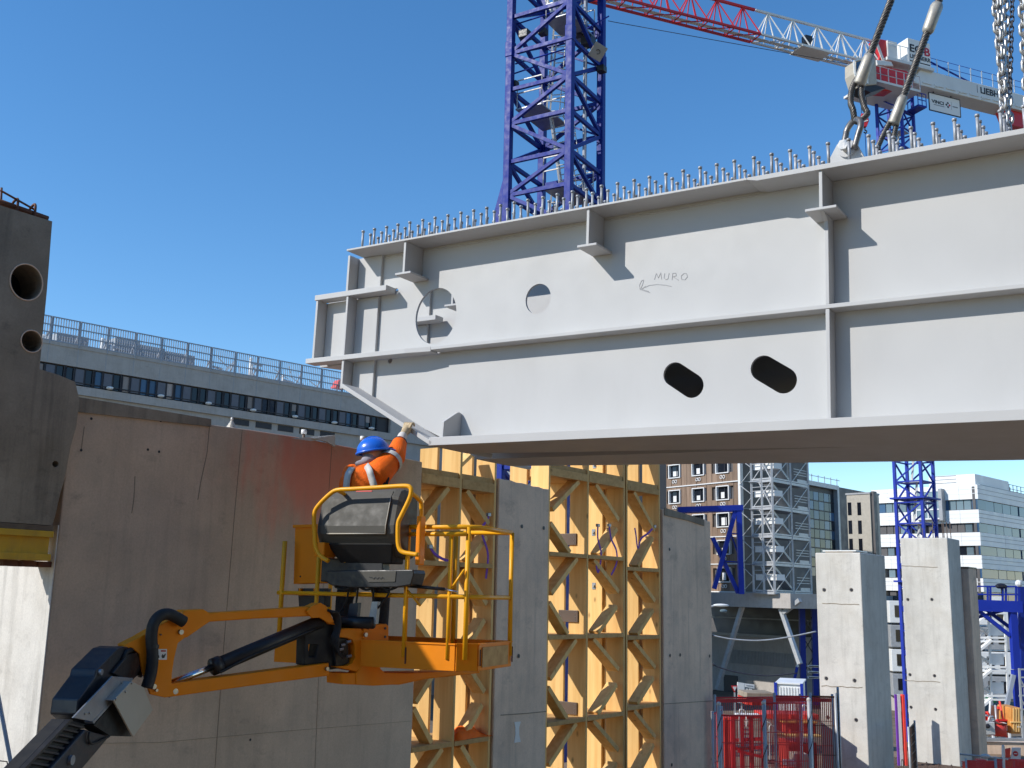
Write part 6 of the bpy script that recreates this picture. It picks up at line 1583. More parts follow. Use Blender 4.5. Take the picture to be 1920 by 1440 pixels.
# ---------------- blue trestle before the hotel
BT = Fr(at(1387, 1000, 96.0), V(1, .05, 0)); bt = thing('steel_trestle', at(1387, 1114, 96), 'dark blue steel trestle with crossed struts before the timber-clad block', 'trestle')
bx_ = lambda x, y, w=0: BT.P(*BT.px(x, y, w), w)
bar('top_beam', bt, bx_(1270, 956), bx_(1392, 952), .56, .5, 'cblue2'); bar('post', bt, bx_(1385, 952), bx_(1390, 1114), .46, .46, 'cblue2')
bar('strut', bt, bx_(1379, 957), bx_(1339, 1104), .36, .36, 'cblue2'); bar('strut', bt, bx_(1336, 1008, -.3), bx_(1384, 1112, -.3), .34, .34, 'cblue2')
bar('tie', bt, bx_(1370, 1000), bx_(1384, 1001), .1, .1, 'cblue'); bar('tie', bt, bx_(1355, 1052), bx_(1384, 1054), .1, .1, 'cblue')
bar('rear_beam', bt, bx_(1275, 960, -1.5), bx_(1392, 956, -1.5), .3, .3, 'cblue'); bar('rear_strut', bt, bx_(1370, 1000, -1.5), bx_(1388, 1050, -1.5), .14, .14, 'cblue')
# ---------------- second blue post group left of the sunlit column
b3 = thing('steel_prop_tower', gat(1510, 101), 'dark blue steel prop tower standing just left of the sunlit column', 'prop tower')
B3 = Fr(at(1510, 1200, 101.0), V(1, .05, 0)); b3x = lambda x, y, w=0: B3.P(*B3.px(x, y, w), w)
for x in (1503, 1526): bar('post', b3, b3x(x, 1130), V(b3x(x, 1200).x, b3x(x, 1200).y, GZ), .5, .5, 'cblue')
bar('raking_prop', b3, b3x(1495, 1249), b3x(1486, 1290), .22, .22, 'cblue2'); MB().ball(b3x(1495, 1249), .16, 8, 5).build('prop_head', 'whiteprint', b3)
for y in (1150, 1190, 1230): bar('brace', b3, b3x(1503, y), b3x(1526, y + 38), .08, .08, 'darksteel'); bar('brace', b3, b3x(1503, y + 38), b3x(1526, y), .08, .08, 'darksteel')
bar('head_beam', b3, b3x(1485, 1130), b3x(1540, 1130), .25, .25, 'cblue')
for k, y in enumerate((1251, 1262, 1272)):
    c = b3x(1524, y); t = thing('stacked_panel', c, ('topmost', 'middle', 'lowest')[k] + ' white panel stacked behind the sunlit column', 'panel', 'white panels stacked behind the column'); box3('panel', t, c, 1.1, .6, .2, 'wwhite'); box3('panel_rib', t, c + V(0, -.32, .05), .9, .05, .09, 'darksteel', bevel=0)
# ---------------- blue platform and white stair tower on the right
bp_ = thing('steel_platform', gat(1890, 60), 'blue steel platform with railing at the right edge', 'platform')
B4 = Fr(at(1800, 1120, 60.0), V(1, -.12, 0)); b4 = lambda x, y, w=0: B4.P(*B4.px(x, y, w), w)
bar('main_beam', bp_, b4(1780, 1133), b4(1915, 1138), .5, .62, 'cblue2'); bar('rear_beam', bp_, b4(1780, 1136, -2.5), b4(1940, 1142, -2.5), .3, .4, 'cblue2')
bar('post', bp_, b4(1898, 1140), b4(1905, 1255), .36, .36, 'cblue2'); bar('post_foot', bp_, b4(1905, 1256), b4(1912, 1330), .4, .4, 'cblue2')
bar('raking_prop', bp_, b4(1900, 1265, .4), b4(1888, 1322, .4), .26, .2, 'railgrey')
bar('strut', bp_, b4(1826, 1138), b4(1894, 1192), .2, .2, 'cblue2'); bar('strut', bp_, b4(1845, 1140, -.8), b4(1893, 1176, -.8), .18, .18, 'cblue')
bar('strut', bp_, b4(1798, 1167, -.5), b4(1890, 1142, -.5), .16, .16, 'cblue')
for x in (1801, 1805, 1827, 1831, 1852, 1857, 1880, 1886, 1905, 1911): bar('railing_post', bp_, b4(x, 1100), b4(x, 1131), .09, .09, 'cblue2')
for y in (1099, 1114): bar('railing_rail', bp_, b4(1798, y), b4(1914, y + 1), .08, .08, 'cblue2')
bar('far_post', bp_, b4(1916, 1100, -1), b4(1919, 1290, -1), .35, .35, 'cblue')
tube('lamp_stalk', bp_, [b4(1909, 1100), b4(1911, 1094), b4(1916, 1088)], .06, 'scaff', 6); MB().ball(b4(1910, 1094), .2, 8, 5).build('lamp_head', 'whiteprint', bp_)
MB().ball(b4(1877, 1099), .26, 8, 5, 1.3, 1, .6).build('siren', 'frame_dark', bp_); bar('siren_stalk', bp_, b4(1878, 1100), b4(1879, 1118), .07, .07, 'frame_dark')
stt = thing('stair_tower', gat(1845, 70), 'white steel stair tower seen under the blue platform', 'stair tower')
B5 = Fr(at(1840, 1200, 70.0), V(1, -.1, 0)); b5 = lambda x, y, w=0: B5.P(*B5.px(x, y, w), w)
for xa, xb in ((1800, 1803), (1824, 1828), (1853, 1858), (1883, 1889)):
    bar('stair_post', stt, b5(xa, 1142), V(b5(xb, 1330).x, b5(xb, 1330).y, GZ), .12, .12, 'scaffwhite'); bar('stair_post', stt, b5(xa, 1142, -2), V(b5(xb, 1330, -2).x, b5(xb, 1330, -2).y, GZ), .1, .1, 'scaffwhite')
for k, y in enumerate((1142, 1195, 1250, 1304)):
    for dy in (0, 7): bar('landing_beam', stt, b5(1800, y + dy), b5(1886, y + dy + 1), .14, .12, 'scaffwhite')
    bar('stringer', stt, b5(1826, y + 30), b5(1856, y + 5), .9, .14, 'scaffwhite'); bar('stringer', stt, b5(1826, y + 30, -1.2), b5(1856, y + 48, -1.2), .9, .14, 'scaffwhite')
    bar('stair_rail', stt, b5(1826, y + 20), b5(1856, y - 5), .06, .06, 'scaffwhite'); bar('stair_rail', stt, b5(1856, y + 35, -.8), b5(1830, y + 56, -.8), .06, .06, 'scaffwhite')
    MB().plate(B5, [B5.px(x, yy) for x, yy in ((1800, y - 26), (1830, y - 26), (1848, y - 14), (1850, y - 2), (1800, y - 2))], -1.6, -1.5).build('landing_screen', 'scaffwhite', stt)
    MB().plate(B5, [B5.px(x, yy) for x, yy in ((1858, y - 24), (1884, y - 24), (1885, y - 3), (1859, y - 3))], -.3, -.2).build('landing_screen', 'scaffwhite', stt)
    MB().fb(B5, B5.px(1800, y)[0], B5.px(1886, y)[0], B5.px(1840, y + 9)[1], B5.px(1840, y + 7)[1], -2.2, 0).build('landing', 'hvac', stt)
# rear white sheds closing the view behind the stair
shd = thing('site_cabins', gat(1850, 95), 'stacked pale site cabins behind the white stair tower', 'cabins')
B6 = Fr(at(1850, 1200, 95.0), V(1, -.1, 0))
for k in range(4):
    zt, zb7 = B6.px(1850, 1130 + 46 * k)[1], B6.px(1850, 1172 + 46 * k)[1]
    o = MB().fb(B6, B6.px(1670, 1200)[0], B6.px(1990, 1200)[0], zb7, zt, -3, 0).build('cabin', 'hvac' if k % 2 else 'wwhite', shd, bevel=.05)
    for x in range(1680, 1980, 24): MB().fb(B6, B6.px(x, 1200)[0], B6.px(x + 13, 1200)[0], zb7 + .5, zt - .4, 0, .04).build('cabin_window', 'glassdark', o)
# white scaffold hand-rail tower at the very edge
et = thing('edge_scaffold', gat(1915, 55), 'white scaffold frames at the right edge below the platform', 'scaffold')
B7 = Fr(at(1915, 1300, 55.0), V(1, 0, 0)); b7 = lambda x, y, w=0: B7.P(*B7.px(x, y, w), w)
for x in (1911, 1925): bar('standard', et, b7(x, 1253), V(b7(x, 1300).x, b7(x, 1300).y, GZ), .09, .09, 'scaff')
for y in (1255, 1270, 1287, 1304, 1330, 1360): bar('ledger', et, b7(1911, y), b7(1930, y), .07, .07, 'scaff')
for y in (1270, 1304): bar('brace', et, b7(1911, y), b7(1925, y + 26), .06, .06, 'scaff')
# dark machinery beside the taller column
mc = thing('dark_scaffold', gat(1806, 40), 'dark steel prop frame beside the taller column, black hood on top', 'prop frame')
B8 = Fr(at(1806, 1300, 40.0), V(1, 0, 0)); b8 = lambda x, y, w=0: B8.P(*B8.px(x, y, w), w)
MB().plate(B8, [B8.px(x, y) for x, y in ((1800, 1262), (1803, 1243), (1810, 1238), (1815, 1244), (1815, 1262))], -.6, 0).build('hood', 'navy', mc, bevel=.03)
for x in (1804, 1808, 1816): bar('prop', mc, b8(x, 1262), b8(x + 1, 1345), .06, .06, 'black')
for y in (1272, 1284, 1297, 1310, 1322): bar('cross_bar', mc, b8(1802, y), b8(1818, y), .05, .05, 'black')
# ---------------- big red and orange plant behind the kerb wall, right
RB = Fr(at(1850, 1350, 46.0), V(1, -.05, 0)); rb = lambda x, y, w=0: RB.P(*RB.px(x, y, w), w)
def plate_thing(name, label, cat, pts, mat, w0=-1.0, w1=0.0, group=None, fr=None, edge=None):
    fr = fr or RB; P = [fr.px(x, y, w1) for x, y in pts]
    t = thing(name, fr.P(sum(p[0] for p in P) / len(P), min(p[1] for p in P), w1), label, cat, group)
    MB().plate(fr, P, w0, w1).build('body', mat, t, bevel=.03)
    if edge:
        for a, b in zip(P, P[1:] + P[:1]): bar('edge_frame', t, fr.P(*a, w1 + .03), fr.P(*b, w1 + .03), .07, .07, edge)
    return t
gbn = plate_thing('green_banner', 'green banner with white lettering on the stair tower', 'banner', ((1822, 1304), (1868, 1309), (1868, 1318), (1822, 1314)), 'green', -.05, 0, fr=B5)
for k in range(5): MB().plate(B5, [B5.px(1825 + 4 * k, 1311.5 + .4 * k), B5.px(1828 + 4 * k, 1311.8 + .4 * k), B5.px(1828 + 4 * k, 1314.2 + .4 * k), B5.px(1825 + 4 * k, 1313.8 + .4 * k)], 0.01, .03).build('lettering', 'whiteprint', gbn)
t = plate_thing('orange_crate', 'tall orange-brown panelled crate at the right edge', 'crate', ((1895, 1327), (1914, 1327), (1914, 1376), (1895, 1376)), 'orangebox', -1.4)
for x in (1900.5, 1905.5, 1910): bar('crate_rib', t, rb(x, 1328, .03), rb(x, 1372, .03), .05, .05, 'wood')
bar('crate_band', t, rb(1895, 1354, .04), rb(1914, 1354, .04), .08, .05, 'wood'); MB().fb(RB, RB.px(1907, 1364)[0], RB.px(1913, 1364)[0], RB.px(1907, 1364)[1], RB.px(1907, 1361)[1], .0, .05).build('crate_label', 'whiteprint', t)
t = plate_thing('red_container', 'red site container with white notice right of the taller column', 'container', ((1818, 1332), (1856, 1336), (1856, 1364), (1818, 1366)), 'redbox', -1.6)
for x in (1823, 1830, 1845, 1852): bar('corrugation', t, rb(x, 1334, .03), rb(x, 1363, .03), .1, .05, 'redbox')
MB().plate(RB, [RB.px(x, y) for x, y in ((1836, 1338), (1842, 1338), (1842, 1346), (1836, 1346))], .01, .05).build('notice', 'whiteprint', t)
t = plate_thing('red_tank', 'dark red round tank standing on the site ground', 'tank', ((1860, 1355), (1880, 1355), (1880, 1378), (1860, 1378)), 'redbox', -.6)
tube('drum', t, [rb(1870, 1379, -.1), rb(1870, 1356, -.1)], .36, 'redbox', 18); tube('rim', t, [rb(1870, 1356, -.1), rb(1870, 1354.5, -.1)], .39, 'rust', 18)
t = plate_thing('brown_bin', 'rust-brown bin behind the red tank', 'bin', ((1871, 1327), (1890, 1327), (1888, 1350), (1873, 1350)), 'rust', -2.2, -1.2); bar('bin_rim', t, rb(1870, 1327, -1.15), rb(1891, 1327, -1.15), .1, .1, 'redbox')
t = plate_thing('red_beam', 'red steel beam lying across the crates', 'beam', ((1873, 1350), (1895, 1350), (1895, 1357), (1873, 1357)), 'cred', -.9, -.5); bar('flange', t, rb(1873, 1350, -.45), rb(1895, 1350, -.45), .3, .06, 'cred')
t = plate_thing('white_cabinet', 'white electrical cabinet between red tank and orange crate', 'cabinet', ((1881, 1356), (1889, 1356), (1889, 1371), (1881, 1371)), 'wwhite', -.5); bar('cabinet_door', t, rb(1882, 1363, .02), rb(1888, 1363, .02), .02, .3, 'whiteprint')
t = plate_thing('red_skip', 'low red skip on the ground beside the taller column', 'skip', ((1824, 1371), (1846, 1373), (1844, 1380), (1826, 1378)), 'redbox', -1.2, .2); bar('skip_rim', t, rb(1823, 1371, .25), rb(1847, 1373, .25), .1, .08, 'cred')
for k, (x, y, lab) in enumerate(((1842, 1358, 'left of the two grey pump units by the red container'), (1852, 1360, 'right of the two grey pump units by the red container'))):
    c = rb(x, y, .3); t = thing('pump_unit', c, lab, 'pump', 'grey pump units'); box3('casing', t, c + V(0, 0, -.35), .42, .4, .5, 'ladder'); tube('pipe', t, [c, c + V(.1, 0, .35), c + V(.25, 0, .35)], .05, 'scaff', 6); MB().ball(c + V(-.1, -.22, .0), .1, 8, 5).build('gauge', 'frame_dark', t)
for k, lab in enumerate(('grey prop leaning by the dark prop frame', 'red prop leaning on the red container', 'white prop between the pump units', 'grey prop behind the red tank', 'red prop beside the white cabinet')):
    x = 1815 + 18 * k; c = rb(x, 1352 + (k * 7) % 14, -.8 + .3 * (k % 3)); t = thing('steel_prop', c, lab, 'prop', 'loose steel props among the plant')
    tube('tube', t, [c + V(0, 0, -.9), c + V(.25 * math.sin(k), .1, .8)], .045, ('scaff', 'redbox', 'wwhite')[k % 3], 6); MB().box(c + V(0, 0, -.9), V(.08, 0, 0), V(0, .08, 0), V(0, 0, .015)).build('foot', 'darksteel', t)
# kerb wall in front of it
kw = thing('kerb_wall', atz(1860, 1400, 0) , 'dark low concrete kerb wall behind the red mesh, pale rail on top', 'kerb wall')
KW = Fr(at(1850, 1400, 30.0), V(1, -.08, 0)); zk = KW.px(1860, 1391)[1]
MB().fb(KW, KW.px(1792, 1400)[0], KW.px(2000, 1400)[0], GZ, zk, -.6, 0).build('wall_face', 'conc_pier', kw)
bar('edge_rail', kw, KW.P(KW.px(1800, 1400)[0], zk + .04, .02), KW.P(KW.px(2000, 1400)[0], zk + .12, .02), .08, .08, 'scaff')
hp = MB(); P = smooth_path([KW.P(*KW.px(x, y, .1), .1) for x, y in ((1806, 1388), (1813, 1386), (1820, 1391))]); hp.tube(P, .04, 6); hp.build('hose', 'scaff', kw, smooth=True)
# ---------------- mesh barriers with red banding (shared look, separate panels)
def fence(p, q, zb, h, label, nbar=22, nh=7, mat='redmesh', top=True, postmat='scaff', r=.0048, band=False):
    p, q = Vector(p), Vector(q); p.z = q.z = zb; d = q - p; fu = d.normalized(); t = thing('mesh_barrier', p, label, 'barrier', 'mesh site barriers'); m = MB()
    for i in range(nbar + 1): a = p + d * i / nbar; m.bar(a + V(0, 0, .08), a + V(0, 0, h), r * 1.6, r * 1.6)
    for k in range(nh): z = .1 + (h - .1) * k / (nh - 1); m.bar(p + V(0, 0, z), q + V(0, 0, z), r * 2, r * 2)
    m.build('mesh', mat, t, fix=False, kind='stuff')
    for a in (p, q): tube('post', t, [a, a + V(0, 0, h + .05)], .022, postmat, 8)
    if top: tube('top_rail', t, [p + V(0, 0, h), q + V(0, 0, h)], .014, mat, 6)
    if band:
        nz = (V(fu.y, -fu.x, 0)) * .008
        MB().box((p + q) / 2 + V(0, 0, h - .05), d / 2, nz, V(0, 0, .03)).build('red_band', 'redmesh', t)
    return t
def fpt(x, Y, z=DZ): a = at(x, 1300, Y); return V(a.x, a.y, z)
fh = lambda x, y, Y: at(x, y, Y).z - DZ
zf_ = fh(1500, 1306, 16.0)
fence(fpt(1335, 16.6), fpt(1352, 17.4), DZ, fh(1343, 1335, 17), 'short red mesh barrier next to the right-hand pier', 6)
fence(fpt(1349, 15.8), fpt(1432, 15.8), DZ, fh(1390, 1342, 15.8), 'red mesh barrier between two striped posts', 28)
fence(fpt(1433, 15.8), fpt(1518, 16.0), DZ, fh(1475, 1318, 15.9), 'red mesh barrier in the middle of the row', 28)
fence(fpt(1519, 16.3), fpt(1566, 16.3), DZ, fh(1540, 1306, 16.3), 'fine mesh barrier in front of the sunlit column', 13, postmat='scaff', mat='rust')
fence(fpt(1340, 18.5), fpt(1500, 19.0), DZ, fh(1420, 1308, 18.7), 'rear red mesh barrier with a curved top, left of the column', 44, band=True)
fence(fpt(1452, 18.2), fpt(1560, 18.2), DZ, fh(1505, 1306, 18.2), 'rear red mesh barrier with red banding by the column', 30, band=True)
# mesh guard standing square to the row, its shadow falls on the columns
for k, (x0, Y0, x1, Y1, lab) in enumerate(((1566, 16.4, 1571, 18.6, 'black mesh barrier receding beside the sunlit column'), (1700, 22.0, 1712, 23.2, 'mesh guard at the foot of the taller column'))):
    fence(fpt(x0, Y0), fpt(x1, Y1), DZ, fh(1570, 1310, 17) if k == 0 else 1.5, lab, 10, 9, mat='rebar', r=.009)
# striped barrier posts
sp_me = None
for k, (x, Y) in enumerate(((1350, 15.6), (1434, 15.6), (1516, 15.9))):
    a = fpt(x, Y); t = thing('striped_post', a, ('left', 'middle', 'right')[k] + ' of the three grey posts wound with a dark spiral on the barriers', 'post', 'spiral-striped barrier posts')
    h = (fh(1350, 1320, 15.6), fh(1434, 1318, 15.6), fh(1516, 1312, 15.9))[k]; ln = V(.02 * (1 if k < 2 else 0), 0, 0)
    tube('tube', t, [a, a + V(0, 0, h) - ln], .028, 'scaff', 10)
    tube('spiral', t, [a + V(0, 0, h * i / 80) - ln * (i / 80) + V(.03 * math.cos(i * .5), .03 * math.sin(i * .5), 0) for i in range(81)], .006, 'black', 5)
    MB().ball(a + V(0, 0, h) - ln, .034, 8, 5).build('cap', 'ladder', t)
# ---------------- things behind the barriers
YF = 21.0; F9 = Fr(at(1450, 1350, YF), V(1, .03, 0)); f9 = lambda x, y, w=0: F9.P(*F9.px(x, y, w), w)
def rbox(label, x0, x1, y0, y1, mat, depth=.6, w=0.0, name='red_crate', cat='crate', ribs=3):
    t = thing(name, f9(x0, y1, w), label, cat, 'red plant behind the barriers')
    MB().fb(F9, F9.px(x0, y0, w)[0], F9.px(x1, y0, w)[0], F9.px(x0, y1, w)[1], F9.px(x0, y0, w)[1], w - depth, w).build('body', mat, t, bevel=.012)
    for i in range(ribs):
        x = x0 + (x1 - x0) * (i + .5) / ribs; bar('rib', t, f9(x, y0 + 1, w + .02), f9(x, y1, w + .02), .035, .03, mat)
    return t
rbox('dark red container on the left behind the barriers', 1400, 1452, 1308, 1322, 'redbox', .8, -2.5)
rbox('flat grey-brown slab lying behind the barriers', 1400, 1453, 1299, 1309, 'conc_dark', .8, -2.4, 'concrete_slab', 'slab', 0)
rbox('long red beam stack right behind the barriers', 1430, 1535, 1338, 1348, 'redbox', .7, -1.0)
rbox('orange-red trough with a yellow rim', 1472, 1530, 1356, 1376, 'redbox', .7, -.8)
rbox('yellow board across the orange-red trough', 1468, 1532, 1352, 1356, 'orangebox', .9, -.7, 'site_board', 'board', 0)
rbox('long pale plank over the red plant', 1452, 1540, 1377, 1381, 'wood', .2, -.6, 'plank', 'plank', 0)
rbox('dark red cart body low on the right', 1478, 1532, 1392, 1450, 'redbox', .7, -.9)
rbox('beige box low between the barriers', 1490, 1516, 1414, 1440, 'beige', .4, -.3, 'cardboard_box', 'box', 0)
rbox('white crate with slots low behind the barriers', 1473, 1492, 1427, 1437, 'wwhite', .25, -.2, 'slotted_crate', 'crate', 3)
rbox('dark red bin at the left behind the barriers', 1345, 1372, 1345, 1450, 'redbox', .7, -1.2)
rbox('white plank on the red frame', 1380, 1424, 1338, 1342, 'wwhite', .15, -.4, 'white_plank', 'plank', 0)
t = thing('red_steel_frame', f9(1400, 1450), 'bright red steel frame of uprights behind the left barrier', 'frame')
for x in (1373, 1390, 1408, 1430): bar('upright', t, f9(x, 1346), f9(x + 3, 1470), .075, .075, 'cred')
for y in (1346, 1388, 1404): bar('cross_rail', t, f9(1370, y), f9(1432, y - 3), .06, .06, 'cred')
bar('raking_bar', t, f9(1383, 1408, .1), f9(1432, 1420, .1), .05, .05, 'cred')
for k in range(6): bar('rung', t, f9(1391, 1352 + 8 * k, -.1), f9(1407, 1352 + 8 * k, -.1), .035, .035, 'wwhite')
# hoops
for k, (x, y) in enumerate(((1441, 1362), (1448, 1368), (1510, 1330), (1392, 1338))):
    c = f9(x, y, .1); t = thing('hoop_pipe', c, ('grey hoop pipe behind the middle barrier, the left one', 'grey hoop pipe behind the middle barrier, the right one', 'pale hooked bar in front of the column', 'pale hooked bar above the red frame')[k], 'pipe')
    tube('hoop', t, smooth_path([c + V(-.06, 0, -.6), c + V(-.06, 0, 0), c + V(0, 0, .07), c + V(.07, 0, 0), c + V(.07, 0, -.25)]), .014, 'ladder', 6); box3('foot', t, c + V(0, 0, -.62), .2, .1, .02, 'darksteel', bevel=0)
# triangular road sign, white boards, container
rs = gat(1378, 40); RSF = Fr(V(rs.x, rs.y, 0), V(1, .1, 0)); r9 = lambda x, y, w=0: RSF.P(*RSF.px(x, y, w), w)
t = thing('give_way_sign', r9(1378, 1330), 'red-rimmed triangular give-way sign left of white boards', 'road sign')
MB().plate(RSF, [RSF.px(1371, 1285.5), RSF.px(1383, 1285.5), RSF.px(1377.5, 1299)], -.02, 0).build('rim', 'cred', t); MB().plate(RSF, [RSF.px(1373.6, 1287.5), RSF.px(1381, 1287.5), RSF.px(1377.5, 1295.5)], 0.001, .012).build('face', 'whiteprint', t); bar('post', t, r9(1377.6, 1298, -.05), r9(1378, 1345, -.05), .05, .05, 'scaff')
t = thing('notice_board', r9(1390, 1330), 'tall white notice board beside the triangular sign', 'board'); MB().plate(RSF, [RSF.px(1383, 1279), RSF.px(1396, 1281), RSF.px(1396, 1318), RSF.px(1384, 1318)], -.06, 0).build('panel', 'panelwhite', t); bar('leg', t, r9(1390, 1318, -.1), r9(1390, 1350, -.1), .06, .06, 'scaff')
t = thing('direction_board', r9(1405, 1330), 'small white lettered board right of the tall notice board', 'board'); MB().plate(RSF, [RSF.px(1397, 1281.5), RSF.px(1414.5, 1283.5), RSF.px(1414.5, 1291), RSF.px(1397, 1288)], -.05, 0).build('panel', 'panelwhite', t)
for a, b in ((1399, 1403), (1405, 1410)): MB().plate(RSF, [RSF.px(a, 1291), RSF.px(b, 1291.5), RSF.px(b, 1300), RSF.px(a, 1299)], -.05, 0).build('notice', 'whiteprint', t)
for k in range(5): MB().plate(RSF, [RSF.px(1399.5 + 2.6 * k, 1284.5 + .3 * k), RSF.px(1401.3 + 2.6 * k, 1284.7 + .3 * k), RSF.px(1401.3 + 2.6 * k, 1286 + .3 * k), RSF.px(1399.5 + 2.6 * k, 1285.8 + .3 * k)], .001, .01).build('print', 'greyprint', t)
CT = Fr(at(1503, 1300, 45.0), V(.9, -.3, 0)); ct = thing('site_container', CT.P(CT.px(1452, 1340)[0], CT.px(1452, 1345)[1]), 'white ribbed site container with blue corner posts', 'container')
cu0, cu1 = CT.px(1454, 1300)[0], CT.px(1503, 1300)[0]; cz1, cz0 = CT.px(1480, 1283)[1], CT.px(1480, 1360)[1]
MB().fb(CT, cu0, cu1, cz0, cz1, -2.6, -.05).build('body', 'wwhite', ct); n = 9
for i in range(n): u = cu0 + (cu1 - cu0) * (i + .25) / n; MB().fb(CT, u, u + (cu1 - cu0) / n * .55, cz0 + .1, cz1 - .12, -.05, .0).build('rib', 'panelwhite', ct)
for u in (cu0, cu1): MB().fb(CT, u - .05, u + .07, cz0, cz1 + .05, -.12, .04).build('corner_post', 'cblue2', ct)
MB().fb(CT, cu0, cu1 + .05, cz1, cz1 + .06, -2.7, .02).build('roof', 'panelwhite', ct)
# rebar mat and starter mesh at the foot of the taller column
rm = thing('rebar_mat', N2 + CL * 1.0 - CD * .6 + V(0, 0, 0), 'rusty reinforcement mat lying at the foot of the columns', 'rebar mat')
m = MB(); o_ = N2 + CL * .6 - CD * .5; o_.z = DZ
for i in range(16):
    a = o_ + CL * (-.9 + .15 * i); m.bar(a - CD * 1.2 + V(0, 0, .06 + .01 * (i % 3)), a + CD * .9 + V(0, 0, .06 + .02 * (i % 2)), .018, .018)
    b = o_ + CD * (-1.2 + .14 * i); m.bar(b - CL * .9 + V(0, 0, .085), b + CL * 1.4 + V(0, 0, .085), .018, .018)
m.build('bars', 'rebar', rm, fix=False, kind='stuff')
for i in range(8): a = o_ + CL * (-.8 + .28 * i) - CD * 1.1; tube('upstand', rm, smooth_path([a + V(0, 0, .05), a + V(0, 0, .28), a + CD * .12 + V(0, 0, .3), a + CD * .14 + V(0, 0, .1)]), .01, 'rebar', 5)
# purple and white poles between the columns
for k, (x, m_, lab) in enumerate(((1679, 'purple', 'purple board standing between the two sunlit columns'), (1684, 'scaffwhite', 'white pole standing between the two sunlit columns'), (1692, 'redbox', 'red banded panel standing between the sunlit columns'))):
    a = at(x, 1300, 27.0); t = thing('standing_pole', V(a.x, a.y, DZ), lab, 'pole'); zt = at(x, 1302, 27.0).z
    bar('shaft', t, V(a.x, a.y, DZ), V(a.x, a.y, zt), (.05, .07, .14)[k], (.05, .07, .05)[k], m_); box3('foot', t, V(a.x, a.y, DZ), .2, .2, .03, 'darksteel', bevel=0)
# no-entry barrier and red mesh in the lower right corner
LC = Fr(at(1880, 1420, 24.0), V(1, -.05, 0)); l9 = lambda x, y, w=0: LC.P(*LC.px(x, y, w), w)
t = thing('no_entry_board', l9(1905, 1440), 'white board with a red no-entry disc in the lower right corner', 'sign'); MB().plate(LC, [LC.px(1898, 1402), LC.px(1914, 1402), LC.px(1914, 1424), LC.px(1896, 1424)], -.03, 0).build('board', 'whiteprint', t)
dc = LC.px(1904, 1413); MB().plate(LC, circle(dc[0], dc[1], .055, n=20), .001, .008).build('disc', 'cred', t); MB().fb(LC, dc[0] - .035, dc[0] + .035, dc[1] - .009, dc[1] + .009, .008, .014).build('bar', 'whiteprint', t)
plate_thing('red_board', 'red board standing beside the no-entry disc', 'board', ((1885, 1404), (1896, 1402), (1895, 1421), (1886, 1421)), 'redbox', -.05, 0, fr=LC)
t = thing('white_post', l9(1881, 1440), 'white post left of the red board in the lower right corner', 'post'); bar('shaft', t, l9(1881, 1400), l9(1882, 1450), .05, .05, 'scaffwhite'); MB().ball(l9(1881, 1400), .035, 8, 5).build('cap', 'ladder', t)
t = thing('handrail', l9(1850, 1430), 'thin pale handrail before the dark kerb wall', 'handrail'); tube('rail', t, [l9(1800, 1414), l9(1850, 1419), l9(1890, 1424)], .02, 'scaff', 6); MB().ball(l9(1847, 1418), .1, 8, 5, 1.2, .6, .5).build('clamp', 'ladder', t)
fence(l9(1812, 1440), l9(1866, 1440), at(1840, 1450, 24).z - .3, .55, 'red mesh barrier low in the right corner, left panel', 26, 4, r=.01); fence(l9(1868, 1440), l9(1935, 1440), at(1840, 1450, 24).z - .3, .6, 'red mesh barrier low in the right corner, right panel', 26, 4, r=.01)
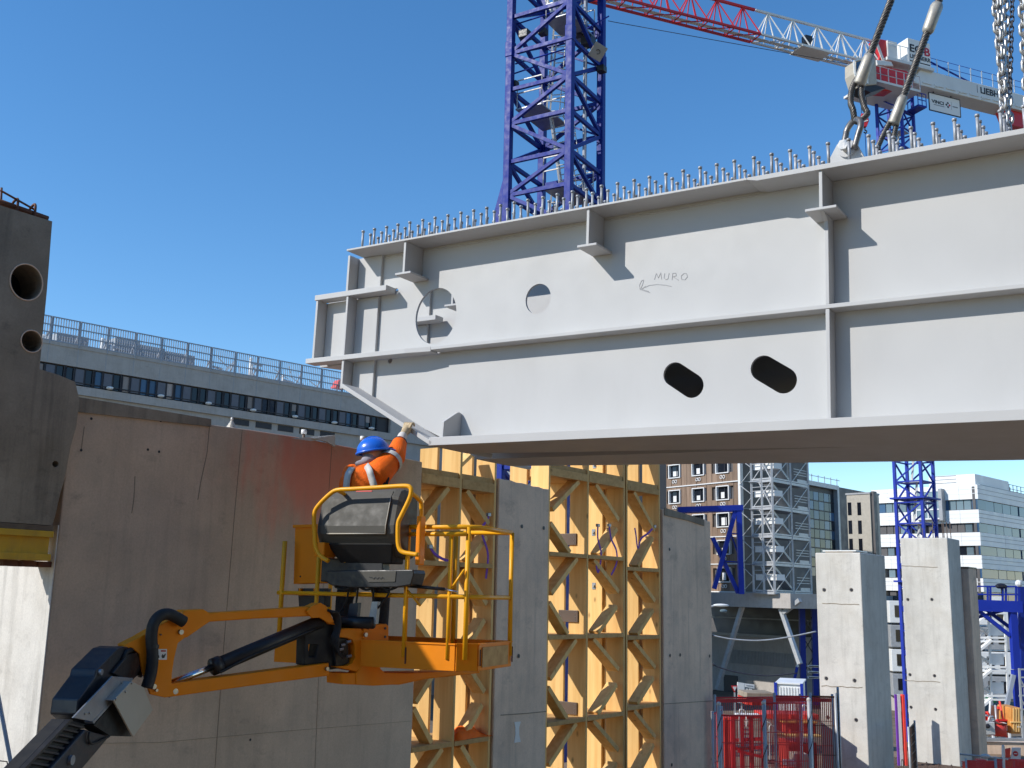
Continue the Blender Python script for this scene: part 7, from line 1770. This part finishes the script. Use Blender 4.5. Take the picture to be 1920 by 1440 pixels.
for k, lab in enumerate(('leftmost small red crate behind the corner mesh', 'small white crate behind the corner mesh', 'middle small red crate behind the corner mesh', 'small orange crate behind the corner mesh', 'rightmost small red crate behind the corner mesh')):
    x = 1814 + 25 * k; c = l9(x, 1436 - (k * 5) % 9, -.4); t = thing('red_crate', c, lab, 'crate', 'small crates behind the corner mesh'); box3('body', t, c + V(0, 0, -.2), .16, .2, .26, ('redbox', 'wwhite', 'redbox', 'orangebox')[k % 4]); box3('lid', t, c + V(0, 0, .065), .17, .21, .02, 'redbox', bevel=0)
# ---------------- scaffold seen above the narrow pier
zs4 = thing('rear_scaffold', gat(985, 48), 'white tube scaffold with a green pipe seen above the narrow pier', 'scaffold')
B10 = Fr(at(985, 1000, 48.0), V(1, .2, 0)); s10 = lambda x, y, w=0: B10.P(*B10.px(x, y, w), w)
for x, m_ in ((945, 'cblue'), (962, 'conc_far'), (980, 'ladder'), (992, 'ladder'), (997, 'ladder'), (1018, 'darksteel'), (1026, 'darksteel')):
    bar('standard', zs4, s10(x, 830), V(s10(x, 1000).x, s10(x, 1000).y, GZ), .14 if m_ != 'conc_far' else .5, .14, m_)
tube('green_pipe', zs4, [s10(1009, 830, .2), V(s10(1009, 1000, .2).x, s10(1009, 1000, .2).y, GZ)], .14, 'greenpipe', 10)
for k, y in enumerate((868, 880, 892, 905, 930, 960, 990, 1030, 1080, 1130, 1190, 1240)): bar('ledger', zs4, s10(940 + 6 * (k % 3), y), s10(1024, y + (k % 3) * 3), .09, .09, 'ladder' if k % 3 else 'scaff'); bar('brace', zs4, s10(965, y, -.3), s10(1020, y + 14 - 25 * (k % 2), -.3), .06, .06, 'darksteel')
for k, y in enumerate((866, 885, 900, 940, 1000)): MB().plate(B10, [B10.px(950, y), B10.px(957, y), B10.px(957, y + 9), B10.px(950, y + 9)], -.4, -.3).build('white_panel', 'panelwhite', zs4)
zs5 = thing('rear_dark_facade', gat(1000, 90), 'dark facade glimpsed behind the tube scaffold', 'building'); B11 = Fr(at(1000, 1000, 90.0), V(1, .2, 0))
MB().fb(B11, B11.px(880, 1000)[0], B11.px(1250, 1000)[0], GZ, B11.px(1000, 842)[1], -6, 0).build('wall', 'panelgrey', zs5)
for y in range(855, 1250, 26): MB().fb(B11, B11.px(930, 1000)[0], B11.px(958, 1000)[0], B11.px(940, y + 13)[1], B11.px(940, y)[1], 0, .2).build('white_band', 'panelwhite', zs5)
